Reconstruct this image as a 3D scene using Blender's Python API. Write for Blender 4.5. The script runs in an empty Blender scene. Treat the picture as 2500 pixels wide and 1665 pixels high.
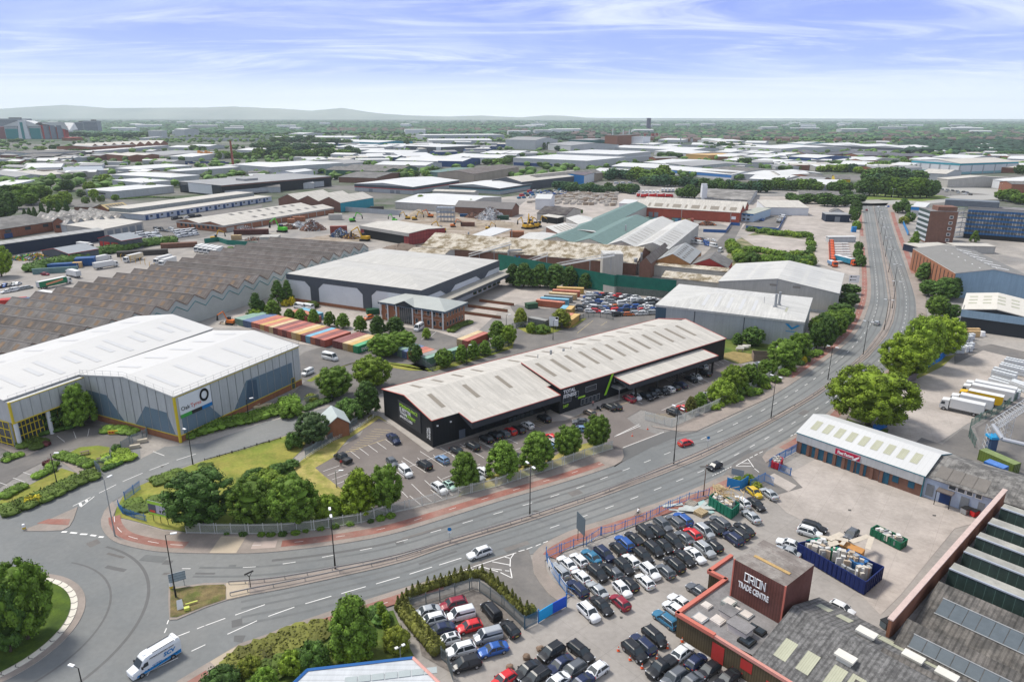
import bpy,math,random
import mathutils;V=getattr(mathutils,"Vector");Matrix=mathutils.Matrix
from math import pi,sin,cos,radians
RN=random.Random
R=RN(7)
sc=bpy.context.scene
COL=sc.collection;AT=math.atan2;LNK=COL.objects.link;NOB=bpy.data.objects.new;NME=bpy.data.meshes.new
# ---------------------------------------------------------------- camera
F=1700.;CX,CY=1250.,832.5;HOR=285.;H=76.;ROLL=radians(0.15)
pit=math.atan((CY-HOR)/F)
cd=bpy.data.cameras.new('camera');cam=NOB('camera',cd);LNK(cam)
cam.location=(0,0,H)
cam.rotation_euler=(Matrix.Rotation(pi/2-pit,3,'X')@Matrix.Rotation(ROLL,3,'Z')).to_euler()
cd.sensor_width=36;cd.lens=36*F/2500;cd.clip_start=1;cd.clip_end=60000
sc.camera=cam
# ---------------------------------------------------------------- light
SUN_EL,SUN_AZ,SUN_E,SKY_E,EXPO=radians(56),radians(-58),2.6,0.125,0.6
w=bpy.data.worlds.new('World');sc.world=w;w.use_nodes=True
nt=w.node_tree;nt.nodes.clear();NN=nt.nodes.new;LK=nt.links.new
out=NN('ShaderNodeOutputWorld');bg=NN('ShaderNodeBackground');LK(bg.outputs[0],out.inputs[0])
sky=NN('ShaderNodeTexSky');sky.sky_type='NISHITA';sky.sun_disc=False
sky.sun_elevation=SUN_EL;sky.sun_rotation=SUN_AZ;sky.air_density=1.0;sky.dust_density=1.0;sky.ozone_density=2.0
tc=NN('ShaderNodeTexCoord');sep=NN('ShaderNodeSeparateXYZ');LK(tc.outputs['Generated'],sep.inputs[0])
def mrange(src,a,b,c,d,st='SMOOTHSTEP'):
 m=NN('ShaderNodeMapRange');m.interpolation_type=st
 for i,v in enumerate((a,b,c,d)):m.inputs[i+1].default_value=v
 LK(src,m.inputs[0]);return m.outputs[0]
def wmix(f,a,b):
 m=NN('ShaderNodeMixRGB')
 for k,x in enumerate((f,a,b)):
  if isinstance(x,tuple):m.inputs[k].default_value=(*x,1)
  else:LK(x,m.inputs[k])
 return m.outputs[0]
mx=NN('ShaderNodeMath');mx.operation='ADD';mx.inputs[1].default_value=.09;LK(sep.outputs[2],mx.inputs[0])
dv=NN('ShaderNodeVectorMath');dv.operation='DIVIDE';LK(tc.outputs['Generated'],dv.inputs[0])
cb=NN('ShaderNodeCombineXYZ');[LK(mx.outputs[0],cb.inputs[i])for i in range(3)];LK(cb.outputs[0],dv.inputs[1])
def wnoise(rot,scl,det,rough,dist):
 mp=NN('ShaderNodeMapping');mp.inputs['Rotation'].default_value=(0,0,radians(rot));mp.inputs['Scale'].default_value=scl;LK(dv.outputs[0],mp.inputs[0])
 n=NN('ShaderNodeTexNoise');n.inputs['Scale'].default_value=1;n.inputs['Detail'].default_value=det
 n.inputs['Roughness'].default_value=rough;n.inputs['Distortion'].default_value=dist;LK(mp.outputs[0],n.inputs[0]);return n.outputs[0]
lowc=wmix(mrange(sep.outputs[2],.0,.06,0,1,'LINEAR'),(7.2,7.5,8.0),(2.3,3.1,6.0));lowc=wmix(mrange(sep.outputs[2],.05,.19,0,1,'LINEAR'),lowc,(1.1,1.6,4.9))
streak=mrange(wnoise(30,(.40,.95,0),13,.66,1.3),.43,.68,0,.72);broad=mrange(wnoise(-14,(.20,.36,0),8,.6,.8),.43,.62,0,.6)
cl=wmix(streak,wmix(broad,lowc,(4.0,4.7,6.2)),(5.2,5.6,6.4))
veil=mrange(sep.outputs[2],0,.05,.75,0);cl=wmix(veil,cl,(7.2,7.5,8.0))
over=wmix(mrange(wnoise(10,(.5,.5,0),4,.5,.2),.3,.7,.35,.9),sky.outputs[0],(4.6,4.75,5.0))
LK(wmix(mrange(sep.outputs[2],.17,.34,0,1),cl,over),bg.inputs[0]);bg.inputs[1].default_value=SKY_E
sl=bpy.data.lights.new('sun','SUN');so=NOB('sun',sl);LNK(so)
sl.energy=SUN_E;sl.angle=radians(12);sl.color=(1,.95,.86)
sd=V((sin(SUN_AZ)*cos(SUN_EL),cos(SUN_AZ)*cos(SUN_EL),sin(SUN_EL)))
so.rotation_euler=(-sd).to_track_quat('-Z','Y').to_euler();so.location=(0,0,300)
sc.view_settings.view_transform='Standard';sc.view_settings.look='None';sc.view_settings.exposure=EXPO
sc.view_settings.gamma=1
sc.render.engine='CYCLES';sc.cycles.max_bounces=5;sc.cycles.diffuse_bounces=3;sc.cycles.transparent_max_bounces=4
sc.cycles.volume_bounces=2
# ---------------------------------------------------------------- pixel -> ground
def G(x,y,z=0.):
 dx,dy=x-CX,y-CY;c,s=cos(ROLL),sin(ROLL)
 dx,dy=(dx*c+dy*s)/F,(-dx*s+dy*c)/F
 vy=cos(pit)-dy*sin(pit);vz=-sin(pit)-dy*cos(pit);t=(z-H)/vz
 return V((dx*t,vy*t,z))
def proj(X,Y,Z):
 z=Z-H;fy=Y*cos(pit)-z*sin(pit);up=Y*sin(pit)+z*cos(pit)
 a,b=F*X/fy,-F*up/fy;c,s=cos(ROLL),sin(ROLL)
 return CX+a*c-b*s,CY+a*s+b*c
def hgt(bx,by,ty):
 B=G(bx,by);lo,hi=0.,150.
 for _ in range(40):
  m=(lo+hi)/2
  if proj(B.x,B.y,m)[1]>ty:lo=m
  else:hi=m
 return lo
ROW={'a':250,'b':480,'c':760,'d':1040,'e':1332}
def Q(tile,s):
 r,k=tile[0],int(tile[1]);ox,sc_=(625*k,.26539)if r=='a' else(500*k,.2124)
 return[(ox+float(p.split(',')[0])*sc_,ROW[r]+float(p.split(',')[1])*sc_)for p in s.split()]
def QG(tile,s,z=0.):return[G(x,y,z)for x,y in Q(tile,s)]
def GG(s,z=0.):return[G(*map(float,p.split(',')),z)for p in s.split()]
# ---------------------------------------------------------------- materials
MC={}
def M(key,col=None,rough=.75,var=.12,sc_=.35,metal=0.,st_=None,bump=0.,alpha=None,emis=None,mode='noise',col2=None,spec=.3,det=5,isl=False,streak=.12):
 if key in MC:return MC[key]
 m=bpy.data.materials.new(key);MC[key]=m;m.use_nodes=True;t=m.node_tree
 b=t.nodes['Principled BSDF'];N,L=t.nodes.new,t.links.new
 b.inputs['Roughness'].default_value=rough;b.inputs['Metallic'].default_value=metal
 b.inputs['Specular IOR Level'].default_value=spec
 c=(*col,1)if len(col)==3 else col
 b.inputs['Base Color'].default_value=c
 cur=None
 def mul(o_):
  nonlocal cur
  if cur is None:cur=o_;return
  q=N('ShaderNodeMath');q.operation='MULTIPLY';L(cur,q.inputs[0]);L(o_,q.inputs[1]);cur=q.outputs[0]
 def mr_(src,*v):
  m_=N('ShaderNodeMapRange');L(src,m_.inputs[0])
  for i,x in enumerate(v):m_.inputs[i+1].default_value=x
  return m_.outputs[0]
 def noise(vec,s1,d1,r1):
  n=N('ShaderNodeTexNoise');L(vec,n.inputs[0])
  for k_,x in(('Scale',s1),('Detail',d1),('Roughness',r1)):n.inputs[k_].default_value=x
  return n.outputs[0]
 geo=N('ShaderNodeNewGeometry');pos=geo.outputs['Position'];uvm=N('ShaderNodeUVMap').outputs[0]
 if isl:mul(mr_(geo.outputs['Random Per Island'],0,1,1-isl,1+isl));mul(mr_(N('ShaderNodeObjectInfo').outputs['Random'],0,1,.8,1.25))
 if var or col2:mul(mr_(noise(pos,sc_,det,.62),.3,.7,1-var,1+var))
 if var>=.05 and not isl:
  mul(mr_(noise(pos,max(1.2,sc_*9),4,.5),.3,.7,1-var*.6,1+var*.5))
  if st_ and streak:mp_=N('ShaderNodeMapping');mp_.inputs['Scale'].default_value=(.9,.07,1);L(uvm,mp_.inputs[0]);mul(mr_(noise(mp_.outputs[0],1,6,.7),.35,.65,1-streak,1+streak*.4))
 for ax,per,wd,fa in st_ or():
  s=N('ShaderNodeSeparateXYZ');L(uvm,s.inputs[0]);o_=s.outputs[ax]
  for op,v in(('DIVIDE',per),('FRACT',0),('LESS_THAN',wd)):
   d=N('ShaderNodeMath');d.operation=op;d.inputs[1].default_value=v;L(o_,d.inputs[0]);o_=d.outputs[0]
  mul(mr_(o_,0,1,1,fa))
 basec=None
 if col2:
  mx_=N('ShaderNodeMixRGB');mx_.inputs[1].default_value=c;mx_.inputs[2].default_value=(*col2,1);L(mr_(noise(pos,sc_*.45,9,.7),.44,.58,0,1),mx_.inputs[0]);basec=mx_.outputs[0]
 if cur is not None:
  v=N('ShaderNodeVectorMath');v.operation='SCALE'
  if basec is not None:L(basec,v.inputs[0])
  else:v.inputs[0].default_value=c[:3]
  L(cur,v.inputs['Scale']);L(v.outputs[0],b.inputs['Base Color'])
 if alpha is not None:b.inputs['Alpha'].default_value=alpha
 return m
# ---------------------------------------------------------------- mesh builder
class MB:
 def __init__(s):s.v=[];s.f=[];s.m=[];s.uv=[]
 def fc(s,pts,m=0,uv=None):
  i=len(s.v);s.v+=[tuple(p)for p in pts];s.f.append(tuple(range(i,i+len(pts))));s.m.append(m)
  if uv is None:
   a,b_=V(pts[0]),V(pts[1]);e=(b_-a);e=e.normalized()if e.length>1e-6 else V((1,0,0))
   n=V((0,0,0))
   for k in range(1,len(pts)-1):n+=(V(pts[k])-a).cross(V(pts[k+1])-a)
   n=n.normalized()if n.length>1e-9 else V((0,0,1));f_=n.cross(e)
   uv=[((V(p)-a).dot(e),(V(p)-a).dot(f_))for p in pts]
  s.uv+=uv
 def box(s,x0,x1,y0,y1,z0,z1,m=0,mt=None):
  mt=m if mt is None else mt
  A=[(x0,y0,z0),(x1,y0,z0),(x1,y1,z0),(x0,y1,z0)];T=[(p[0],p[1],z1)for p in A]
  s.fc(T,mt);s.fc(A[::-1],m)
  for i in range(4):j=(i+1)%4;s.fc([A[i],A[j],T[j],T[i]],m)
 def obox(s,c,ax,hl,hw,z0,z1,m=0,mt=None):
  ax=V((ax[0],ax[1],0)).normalized();n=V((-ax.y,ax.x,0));c=V((c[0],c[1],0))
  A=[c-ax*hl-n*hw,c+ax*hl-n*hw,c+ax*hl+n*hw,c-ax*hl+n*hw]
  B=[p+V((0,0,z0))for p in A];T=[p+V((0,0,z1))for p in A]
  s.fc(T,m if mt is None else mt);s.fc(B[::-1],m)
  for i in range(4):j=(i+1)%4;s.fc([B[i],B[j],T[j],T[i]],m)
 def prism(s,pts,z0,z1,m=0,mt=None):
  ar=sum(pts[i][0]*pts[(i+1)%len(pts)][1]-pts[(i+1)%len(pts)][0]*pts[i][1]for i in range(len(pts)))
  if ar<0:pts=pts[::-1]
  T=[(p[0],p[1],z1)for p in pts];s.fc(T,m if mt is None else mt)
  n=len(pts)
  for i in range(n):j=(i+1)%n;s.fc([(pts[i][0],pts[i][1],z0),(pts[j][0],pts[j][1],z0),T[j],T[i]],m)
 def tb(s,a,b,r0,r1=None,n=6,m=0,cap=True):
  r1=r0 if r1 is None else r1;a,b=V(a),V(b);d=(b-a)
  if d.length<1e-6:return
  q=d.to_track_quat('Z','Y');A=[a+q@V((cos(2*pi*i/n)*r0,sin(2*pi*i/n)*r0,0))for i in range(n)]
  B=[b+q@V((cos(2*pi*i/n)*r1,sin(2*pi*i/n)*r1,0))for i in range(n)]
  for i in range(n):j=(i+1)%n;s.fc([A[i],A[j],B[j],B[i]],m)
  if cap:s.fc(B,m);s.fc(A[::-1],m)
 def mesh(s,name,mats):
  me=NME(name);me.from_pydata(s.v,[],s.f)
  for m_ in(mats if isinstance(mats,(list,tuple))else[mats]):me.materials.append(m_)
  if len(me.polygons)==len(s.m):me.polygons.foreach_set('material_index',s.m)
  ul=me.uv_layers.new(name='UVMap')
  if len(ul.data)==len(s.uv):ul.data.foreach_set('uv',[c for u in s.uv for c in u])
  me.validate();me.update();return me
 def bd(s,name,mats,parent=None,loc=None):
  o=NOB(name,s.mesh(name,mats));LNK(o)
  if parent:o.parent=parent
  if loc is not None:o.location=loc
  return o
LABELS={}
def tag(o,lb=None,cat=None,gp=None,kind=None):
 if lb:
  o['label']=lb
 if cat:o['category']=cat
 if gp:o['group']=gp
 if kind:o['kind']=kind
 return o
def em(name,loc=(0,0,0),rz=0.):
 o=NOB(name,None);LNK(o);o.location=loc;o.rotation_euler=(0,0,rz);o.empty_display_size=.5
 return o
KIDS={}
def copy_tree(o,parent=None):
 c=o.copy();LNK(c)
 if parent:c.parent=parent
 for ch in o.children:copy_tree(ch,c)
 return c
ORD='first second third fourth fifth sixth seventh eighth ninth tenth eleventh twelfth thirteenth fourteenth fifteenth sixteenth seventeenth eighteenth nineteenth twentieth'.split()
def nth(i,n,side='left'):
 if n==1:return ''
 if i==0:return 'leftmost' if side=='left' else 'nearest'
 if i==n-1:return 'rightmost' if side=='left' else 'farthest'
 if i>19:return nth_tens(i+1)+' from '+('the left' if side=='left' else 'the near end')
 return ORD[i]+' from '+('the left' if side=='left' else 'the near end')
def nth_tens(k):
 t,u=divmod(k,10);T={2:'twenty',3:'thirty',4:'forty',5:'fifty',6:'sixty'}[t]
 return T+'-'+ORD[u-1]if u else{2:'twentieth',3:'thirtieth',4:'fortieth',5:'fiftieth',6:'sixtieth'}[t]
def tm(s,size,m,name='lettering',parent=None,o=(0,0,0),r=(1,0,0),u=(0,0,1),bold=0.,xs=1.,ext=.02,align='LEFT',italic=0.):
 cu=bpy.data.curves.new('t','FONT');cu.body=s;cu.size=size;cu.offset=bold*size;cu.extrude=ext;cu.align_x=align;cu.shear=italic
 cu.resolution_u=2
 ob=NOB('t',cu);LNK(ob)
 dg=bpy.context.evaluated_depsgraph_get();me=bpy.data.meshes.new_from_object(ob.evaluated_get(dg));bpy.data.objects.remove(ob)
 r,u=V(r).normalized(),V(u).normalized();n=r.cross(u)
 mt=Matrix(((r.x*xs,u.x,n.x,o[0]),(r.y*xs,u.y,n.y,o[1]),(r.z*xs,u.z,n.z,o[2]),(0,0,0,1)))
 me.transform(mt);me.materials.clear();me.materials.append(m)
 q=NOB(name,me);LNK(q)
 if parent:q.parent=parent
 return q
# ================================================================ SETTING
CONC=M('concrete_yard',(.31,.285,.262),.9,.12,.09,col2=(.265,.243,.223),st_=[(0,6,.012,.82),(1,6,.012,.82)],streak=0)
CONC2=M('concrete_pale',(.40,.355,.32),.9,.12,.14,col2=(.32,.285,.255),st_=[(0,5,.014,.82),(1,5,.014,.82)],streak=0)
YARD=M('mixed_yard_ground',(.215,.203,.192),.92,.16,.05,col2=(.335,.305,.275),det=8)
ASPH=M('asphalt_road',(.165,.172,.172),.88,.10,.05,col2=(.20,.202,.196))
ASPW=M('asphalt_worn',(.125,.124,.122),.88,.06,.05)
ASPB=M('asphalt_carpark',(.18,.157,.143),.9,.08,.2,col2=(.158,.137,.126))
ASPD=M('asphalt_dark',(.14,.132,.126),.9,.10,.15,col2=(.18,.166,.153))
PAVE=M('paving',(.29,.245,.215),.9,.10,.3,col2=(.25,.215,.188))
REDT=M('red_cycle_surface',(.27,.115,.09),.9,.14,.25,col2=(.28,.16,.13))
TACT=M('pale_paving',(.42,.35,.265),.9,.08,.5)
KERB=M('kerb_stone',(.42,.38,.33),.85,.1,.5)
LINE=M('road_paint',(.72,.70,.67),.7,.12,.8)
LINY=M('yellow_paint',(.55,.43,.20),.7,.15,.8)
GRAS=M('mown_grass',(.165,.20,.03),.95,.22,.18,col2=(.25,.235,.05),det=8)
GRAD=M('rough_grass',(.07,.115,.02),.95,.3,.3,col2=(.12,.15,.03),det=9)
STRAW=M('cut_grass_straw',(.36,.30,.10),.95,.2,.5,col2=(.22,.22,.05),det=8)
SCRUBG=M('scrub_ground',(.10,.125,.045),.95,.35,.2,col2=(.25,.21,.13),det=9)
SOIL=M('brown_soil',(.24,.19,.14),.95,.25,.2,col2=(.34,.29,.24),det=9)
GRND=M('town_ground',(.17,.16,.15),.95,.2,.02,col2=(.055,.08,.035),det=8)
FARG=M('far_ground',(.035,.06,.03),.95,.3,.004,col2=(.16,.17,.13),det=9)
WATR=None
def Sh(name,mat,pts,z,kind='structure',z0=None,side=None):
 mb=MB();pts=[(p[0],p[1])for p in pts]
 if z0 is None:
  ar=sum(pts[i][0]*pts[(i+1)%len(pts)][1]-pts[(i+1)%len(pts)][0]*pts[i][1]for i in range(len(pts)))
  if ar<0:pts=pts[::-1]
  mb.fc([(x,y,z)for x,y in pts]);o=mb.bd(name,[mat])
 else:mb.prism(pts,z0,z,1,0);o=mb.bd(name,[mat,side or KERB])
 return tag(o,kind=kind)
def poly(*a):r=[];[r.extend(x)for x in a];return r
def rs(pl,step=3.):
 out_=[pl[0].copy()]
 for a,b in zip(pl,pl[1:]):
  n=max(1,int((b-a).length/step));out_+=[a.lerp(b,(i+1)/n)for i in range(n)]
 return out_
def smooth(pl,it=2):
 for _ in range(it):
  q=[pl[0]]
  for a,b in zip(pl,pl[1:]):q+=[a.lerp(b,.25),a.lerp(b,.75)]
  q.append(pl[-1]);pl=q
 return pl
def offs(pl,d):
 o=[]
 for i,p in enumerate(pl):
  a=pl[max(0,i-1)];b=pl[min(len(pl)-1,i+1)];t=(b-a).to_2d().normalized();o.append(p+V((-t.y*d,t.x*d,0)))
 return o
def strip(name,mat,pl,d0,d1,z,z0=None,side=None):
 return Sh(name,mat,[*offs(pl,d0),*offs(pl,d1)[::-1]],z,z0=z0,side=side)
def dashes(mb,pl,d,dash,gap,wd,z,m=0,start=0.):
 pl=offs(pl,d);acc=-start;per=dash+gap;L=0
 cum=[0.]
 for a,b in zip(pl,pl[1:]):cum.append(cum[-1]+(b-a).length)
 def at(s):
  s=min(max(s,0),cum[-1]-1e-4)
  for i in range(len(cum)-1):
   if cum[i+1]>=s:
    t=(s-cum[i])/max(1e-6,cum[i+1]-cum[i]);return pl[i].lerp(pl[i+1],t)
  return pl[-1]
 s=start
 while s<cum[-1]:
  seg=[at(s+dash*k/4 if gap else s)for k in range(5)]if dash<20 else rs([at(s)]+[p for p,c in zip(pl,cum)if s<c<s+dash]+[at(s+dash)],4)
  a,b=offs(seg,wd/2),offs(seg,-wd/2)
  for i in range(len(seg)-1):
   if(seg[i+1]-seg[i]).length>1e-3:
    mb.fc([(a[i].x,a[i].y,z),(b[i].x,b[i].y,z),(b[i+1].x,b[i+1].y,z),(a[i+1].x,a[i+1].y,z)][::1],m)
  s+=per
def seg(mb,a,b,wd,z,m=0):
 a,b=V((a[0],a[1],0)),V((b[0],b[1],0));mb.obox((a+b)/2,b-a,(b-a).length/2,wd/2,z-.01,z,m)
S=45000.
mb=MB();mb.fc([(-S,-400,-.30),(S,-400,-.30),(S,S,-.30),(-S,S,-.30)]);tag(mb.bd('far_ground',FARG),kind='structure')
Sh('ground',GRND,[(-1300,-100),(1300,-100),(1700,2100),(-2600,2100)],-.12)
Sh('yard_ground',YARD,GG('-900,1900 3500,1900 2760,640 2500,560 2060,470 1500,450 900,520 300,560 -500,640 -1400,900'),-.06)
Sh('yard',CONC,GG('1303,1351 1500,1302 1600,1264 1700,1220 1775,1190 1880,1112 1946,1100 2250,1209 2420,1268 2330,1290 2178,1510 2600,1800 1000,1800 1030,1640 1160,1600 1262,1545 1320,1514 1372,1492 1400,1450 1345,1412'),-.052)
Sh('yard',CONC2,GG('640,830 735,840 790,845 880,850 900,870 1090,880 1230,750 1340,725 1600,745 1600,700 1400,672 1200,640 1030,712 720,735 500,760'),-.05)
Sh('yard',CONC,GG('0,640 100,620 300,590 440,575 500,590 0,800 -200,880'),-.048)
Sh('yard',CONC2,GG('1680,520 1850,480 2100,480 2105,600 2095,680 1990,640 1960,600 1800,560'),-.046)
# --- roads -----------------------------------------------------------
kN=GG('246.4,1269 247.5,1288.5 261,1309.8 282.5,1324.7 318.6,1335 361,1343.8 403.6,1349 500,1351.5 590,1352 636,1350 689,1345.9 765,1337 840,1326.8 925,1312 1000,1292.8 1106,1259.8 1212,1225.9 1318.6,1195 1424.8,1163 1500,1137')
kN2=GG('1585,1084 1640,1067 1712,1052 1733.6,1042.5 1818.6,1004 1903.6,957.5 2000,891.7 2042.5,859.8 2085,821.6 2106,787.6 2116.8,760 2125,735 2127,705 2125,671 2119,616 2114.7,582 2110,543.7 2107,518 2104,503')
mN=GG('551,1423 608,1420 670,1414 740,1403 818.6,1388 925,1368 1000,1349.5 1106,1317 1212,1285 1293,1261 1425,1218 1500,1188.7 1644,1131 1733.6,1093 1848,1040 1925,998 2000,951 2051,911 2106,864 2148.7,809 2165,771 2169,735 2165.7,709 2161.4,675.4 2153,628.7 2146.6,590.5 2138,539.5 2132.8,509.7 2131,503')
mS=GG('540,1470 553,1466 610,1453 702,1436 818.6,1410.6 925,1387 1000,1367.5 1085,1337 1212,1299 1318.6,1265 1425,1229 1500,1202.5 1627,1154.7 1712,1120.7 1776,1089 1869.6,1040 1940,1000 2000,964 2060,918 2120,872 2165,820 2181,785 2188,745.5 2188,713.6 2180.5,675.4 2170,641.4 2157,599 2146.6,556.5 2138,522.5 2135,505')
kS=GG('390,1690 430,1665 500,1623 585,1572 659,1546.5 691,1531.7 797,1495.5 903.6,1461.6 1000,1431 1070,1412')
kS2=GG('1303,1351 1318.6,1335 1340,1320 1403.6,1290.6 1500,1262 1627,1220.5 1712,1186.5 1760,1163 1778,1160')
kS3=GG('1861,1116 1874,1099.5 1944,1061 2010.6,1017 2040,989 2140,925 2190,880 2225,830 2238,777.4 2235.8,735 2229.4,709.4 2216.7,671 2204,628.7 2187,582 2174,539.5 2167.8,512 2165,500')
road=poly(GG('-400,1330 -60,1262 0,1238 60,1222 100,1205 180,1160 248,1120'),GG('262,1112 300,1100 337,1083 341,1075 343,1120 403,1090 440,1088 500,1081 649,1030 819,990 826,1008 731,1042 702,1060 606,1091 500,1121 446,1140 403.6,1158 350.5,1181 308,1203.6 274,1224.8 255,1248'),smooth(kN,1),smooth(kN2,1),GG('2100,498 2170,496'),smooth(kS3,1)[::-1],smooth(kS2,1)[::-1],smooth(kS,1)[::-1],GG('300,1760 -700,1760 -900,1500'))
Sh('road',ASPH,road,.0)
roundC=G(-60,1545)
def arc(c,r,a0,a1,n=40):return[c+V((r*cos(a0+(a1-a0)*i/n),r*sin(a0+(a1-a0)*i/n),0))for i in range(n+1)]
Sh('road',ASPD,GG('819,990 860,968 905,930 925,905 900,880 895,850 905,815 940,793 1000,801 1060,808 1120,826 1190,832 1235,826 1262,800 1262,770 1250,756 1246,748 1262,744 1290,750 1340,754 1400,752 1445,742 1480,720 1540,728 1580,740 1650,750 1650,790 1240,930 930,960 905,985 826,1008'),.01)
Sh('road',ASPD,GG('700,895 742,860 800,842 880,850 905,870 925,905 905,935 870,958 800,972 745,975 690,985 600,1012 640,990 715,960 745,930'),.004)
Sh('road',ASPD,GG('1160,1402 1312,1494 1318,1514 1372,1492 1362,1466 1340,1451 1318.6,1423 1303.7,1400 1299.5,1371 1290,1340 1180,1366 1100,1398'),.012)
Sh('road',ASPD,GG('1763,1164 1800,1160 1870,1215 1960,1190 1900,1130 1861,1114 1880,1090 1820,1110 1780,1140'),.012)
Sh('car_park',ASPB,GG('906,1012 1057,1093 1366,1012 1742,870 1800,888 1860,900 1850,935 1720,1000 1640,1018 1565,1000 1530,1020 1560,1045 1610,1062 1585,1084 1500,1140 1520,1128 1505,1105 1499,1092 1290,1150 1200,1185 1090,1216 1000,1238 950,1250 860,1214 800,1170 770,1142 832,1092 880,1062'),.016)
Sh('car_park',ASPW,GG('1500,1137 1519,1128 1523,1110 1519,1095 1640,1050 1665,1058 1712,1052 1640,1072 1590,1092'),.018)
Sh('car_park',ASPD,GG('-60,1075 0,1075 60,1078 125,1050 200,1035 245,1040 300,1060 345,1082 300,1102 262,1112 262,1095 205,1090 150,1105 60,1150 0,1190 -60,1210'),.008)
Sh('path',PAVE,GG('-30,1065 20,1075 40,1082 95,1100 60,1115 40,1110 0,1092 -30,1082'),.03)
Sh('path',PAVE,GG('136,1118 150,1117 235,1146 215,1160 190,1156'),.03)
def nearest_r():
 return(G(205,1490)-roundC).length
rr=(G(205,1492)-roundC).length
ring=arc(roundC,rr,-pi*.62,pi*.62,60)
Sh('kerb_strip',PAVE,[*arc(roundC,rr,0,2*pi,90)],.10,z0=-.05)
rin=(G(188,1490)-roundC).length
Sh('chevron_ring',M('pale_block',(.62,.58,.5),.85,.1,.8),arc(roundC,rin,0,2*pi,90),.2,z0=.1)
rg=(G(172,1490)-roundC).length
Sh('roundabout_grass',M('roundabout_grass',(.075,.12,.012),.95,.3,.4,col2=(.045,.08,.012),det=9),arc(roundC,rg,0,2*pi,80),.30,z0=.2)
mb=MB()
DARKP=M('dark_chevron',(.10,.09,.085),.85,.1)
nchev=int(2*pi*rin/1.9)
for i in range(nchev):
 a=2*pi*i/nchev;da=.022
 rm=(rin+rg)/2
 def pt(r_,a_):return(roundC.x+r_*cos(a_),roundC.y+r_*sin(a_),.21)
 mb.fc([pt(rg,a),pt(rm,a-da*.9),pt(rm,a-da*.9+.012),pt(rg,a+.012)]);mb.fc([pt(rm,a-da*.9),pt(rin,a),pt(rin,a+.012),pt(rm,a-da*.9+.012)])
for p_ in mb.f:pass
tag(mb.bd('chevron_markings',DARKP),kind='structure')
med=poly(mN,mS[::-1],GG('500,1484 432,1513 414,1514 411,1470 412,1437 500,1424'))
Sh('central_reservation',PAVE,med,.14,z0=-.05)
Sh('soil_bed',M('weedy_soil',(.17,.13,.06),.95,.4,.6,col2=(.10,.11,.03),det=9),GG('416,1440 495,1430 547,1428 552,1434 551,1464 500,1481 432,1508 416,1508'),.19)
Sh('path',TACT,GG('552,1425 606,1421 610,1452 554,1465'),.18)
isl=GG('57,1294 100,1278 185,1240 190,1237 180,1268 170,1285 152,1295 110,1297 62,1297')
Sh('splitter_island',PAVE,isl,.13,z0=-.05)
Sh('cycle_track',REDT,GG('90,1279 118,1268 172,1268 167,1283'),.155)
fenN=GG('276,1262 330,1276 400,1296 455,1303 530,1304.5 608.3,1305.5 689,1303.4 767.6,1296 882.3,1278 956.6,1254.5 1000,1245 1090,1220.5 1153,1204.6 1213.5,1189.7 1270.8,1170.6 1325,1153.6 1378,1136.6 1427,1118.6 1496,1097.3')
Sh('pavement',PAVE,poly(GG('255,1248 274,1224.8 276,1262')[:2],GG('285,1240 276,1262'),fenN,GG('1520,1098 1523,1115 1517,1127'),smooth(kN,1)[::-1]),.12,z0=-.05)
fenN2=GG('1574,1025 1640,1042.5 1674,1027.6 1733.6,1002 1803.7,968 1874,930 1950,880 2000,835 2050,790 2085,740 2090,700')
kN2s=smooth(kN2,1)
side_N2=GG('1590,1040 1640,1047 1676,1030 1733.6,1005 1803.7,971 1874,933 1950,884 2000,842 2040,805 2075,765 2096,730 2099,700 2097,640 2097,600 2098,560 2096,520 2094,503')
Sh('pavement',PAVE,poly(side_N2,kN2s[::-1][:-10],GG('1700,1053 1661,1054 1600,1044')),.12,z0=-.05)
wS=GG('420,1710 470,1681 530,1642 620,1594 690,1560 800,1520 903,1480 1000,1449 1070,1425 1150,1402 1160,1402 1158,1398 1110,1404')
Sh('pavement',PAVE,poly(kS,GG('1110,1404'),wS[::-1][2:]),.12,z0=-.05)
wS2=GG('1330,1369 1345,1358 1500,1302 1600,1264 1700,1220 1775,1190 1800,1172')
Sh('pavement',PAVE,poly(GG('1361,1466 1340,1451 1318.6,1423 1303.7,1400 1299.5,1371'),smooth(kS2,1),wS2[::-1],GG('1333,1390 1345,1412 1375,1440 1400,1450 1382,1462')),.12,z0=-.05)
wS3=GG('1861,1116 1870,1130 1945,1082 2010,1045 2060,1035 2080,1000 2160,960 2210,905 2250,860 2262,800 2262,735 2252,690 2240,640 2222,590 2205,550 2190,520 2180,500')
Sh('pavement',PAVE,poly(smooth(kS3,1),wS3[::-1]),.12,z0=-.05)
def sub(pl,a,b):
 n=len(pl);return pl[int(a*n):max(int(b*n),int(a*n)+2)]
kNs=rs(smooth(kN,2),3)
for a,b in((.0,.36),(.52,.985)):strip('cycle_track',REDT if a!=.0 else REDT,sub(kNs,a,b),1.3,3.4,.135)
strip('path',TACT,sub(kNs,.385,.435),.1,5.4,.133)
strip('path',M('pink_paving',(.42,.34,.30),.9,.08,.4),sub(kNs,.44,.518),1.3,3.6,.135)
k2=rs(kN2s,3);strip('cycle_track',REDT,sub(k2,.12,.58),1.6,3.9,.135);strip('cycle_track',REDT,sub(k2,.66,.95),1.4,3.4,.135)
kSs=rs(smooth(kS,2),3);strip('cycle_track',REDT,sub(kSs,.0,.26),-1.2,-3.3,.135);strip('path',TACT,sub(kSs,.27,.36),-.1,-4.6,.133);strip('cycle_track',REDT,sub(kSs,.37,1.),-1.2,-3.3,.135)
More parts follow.
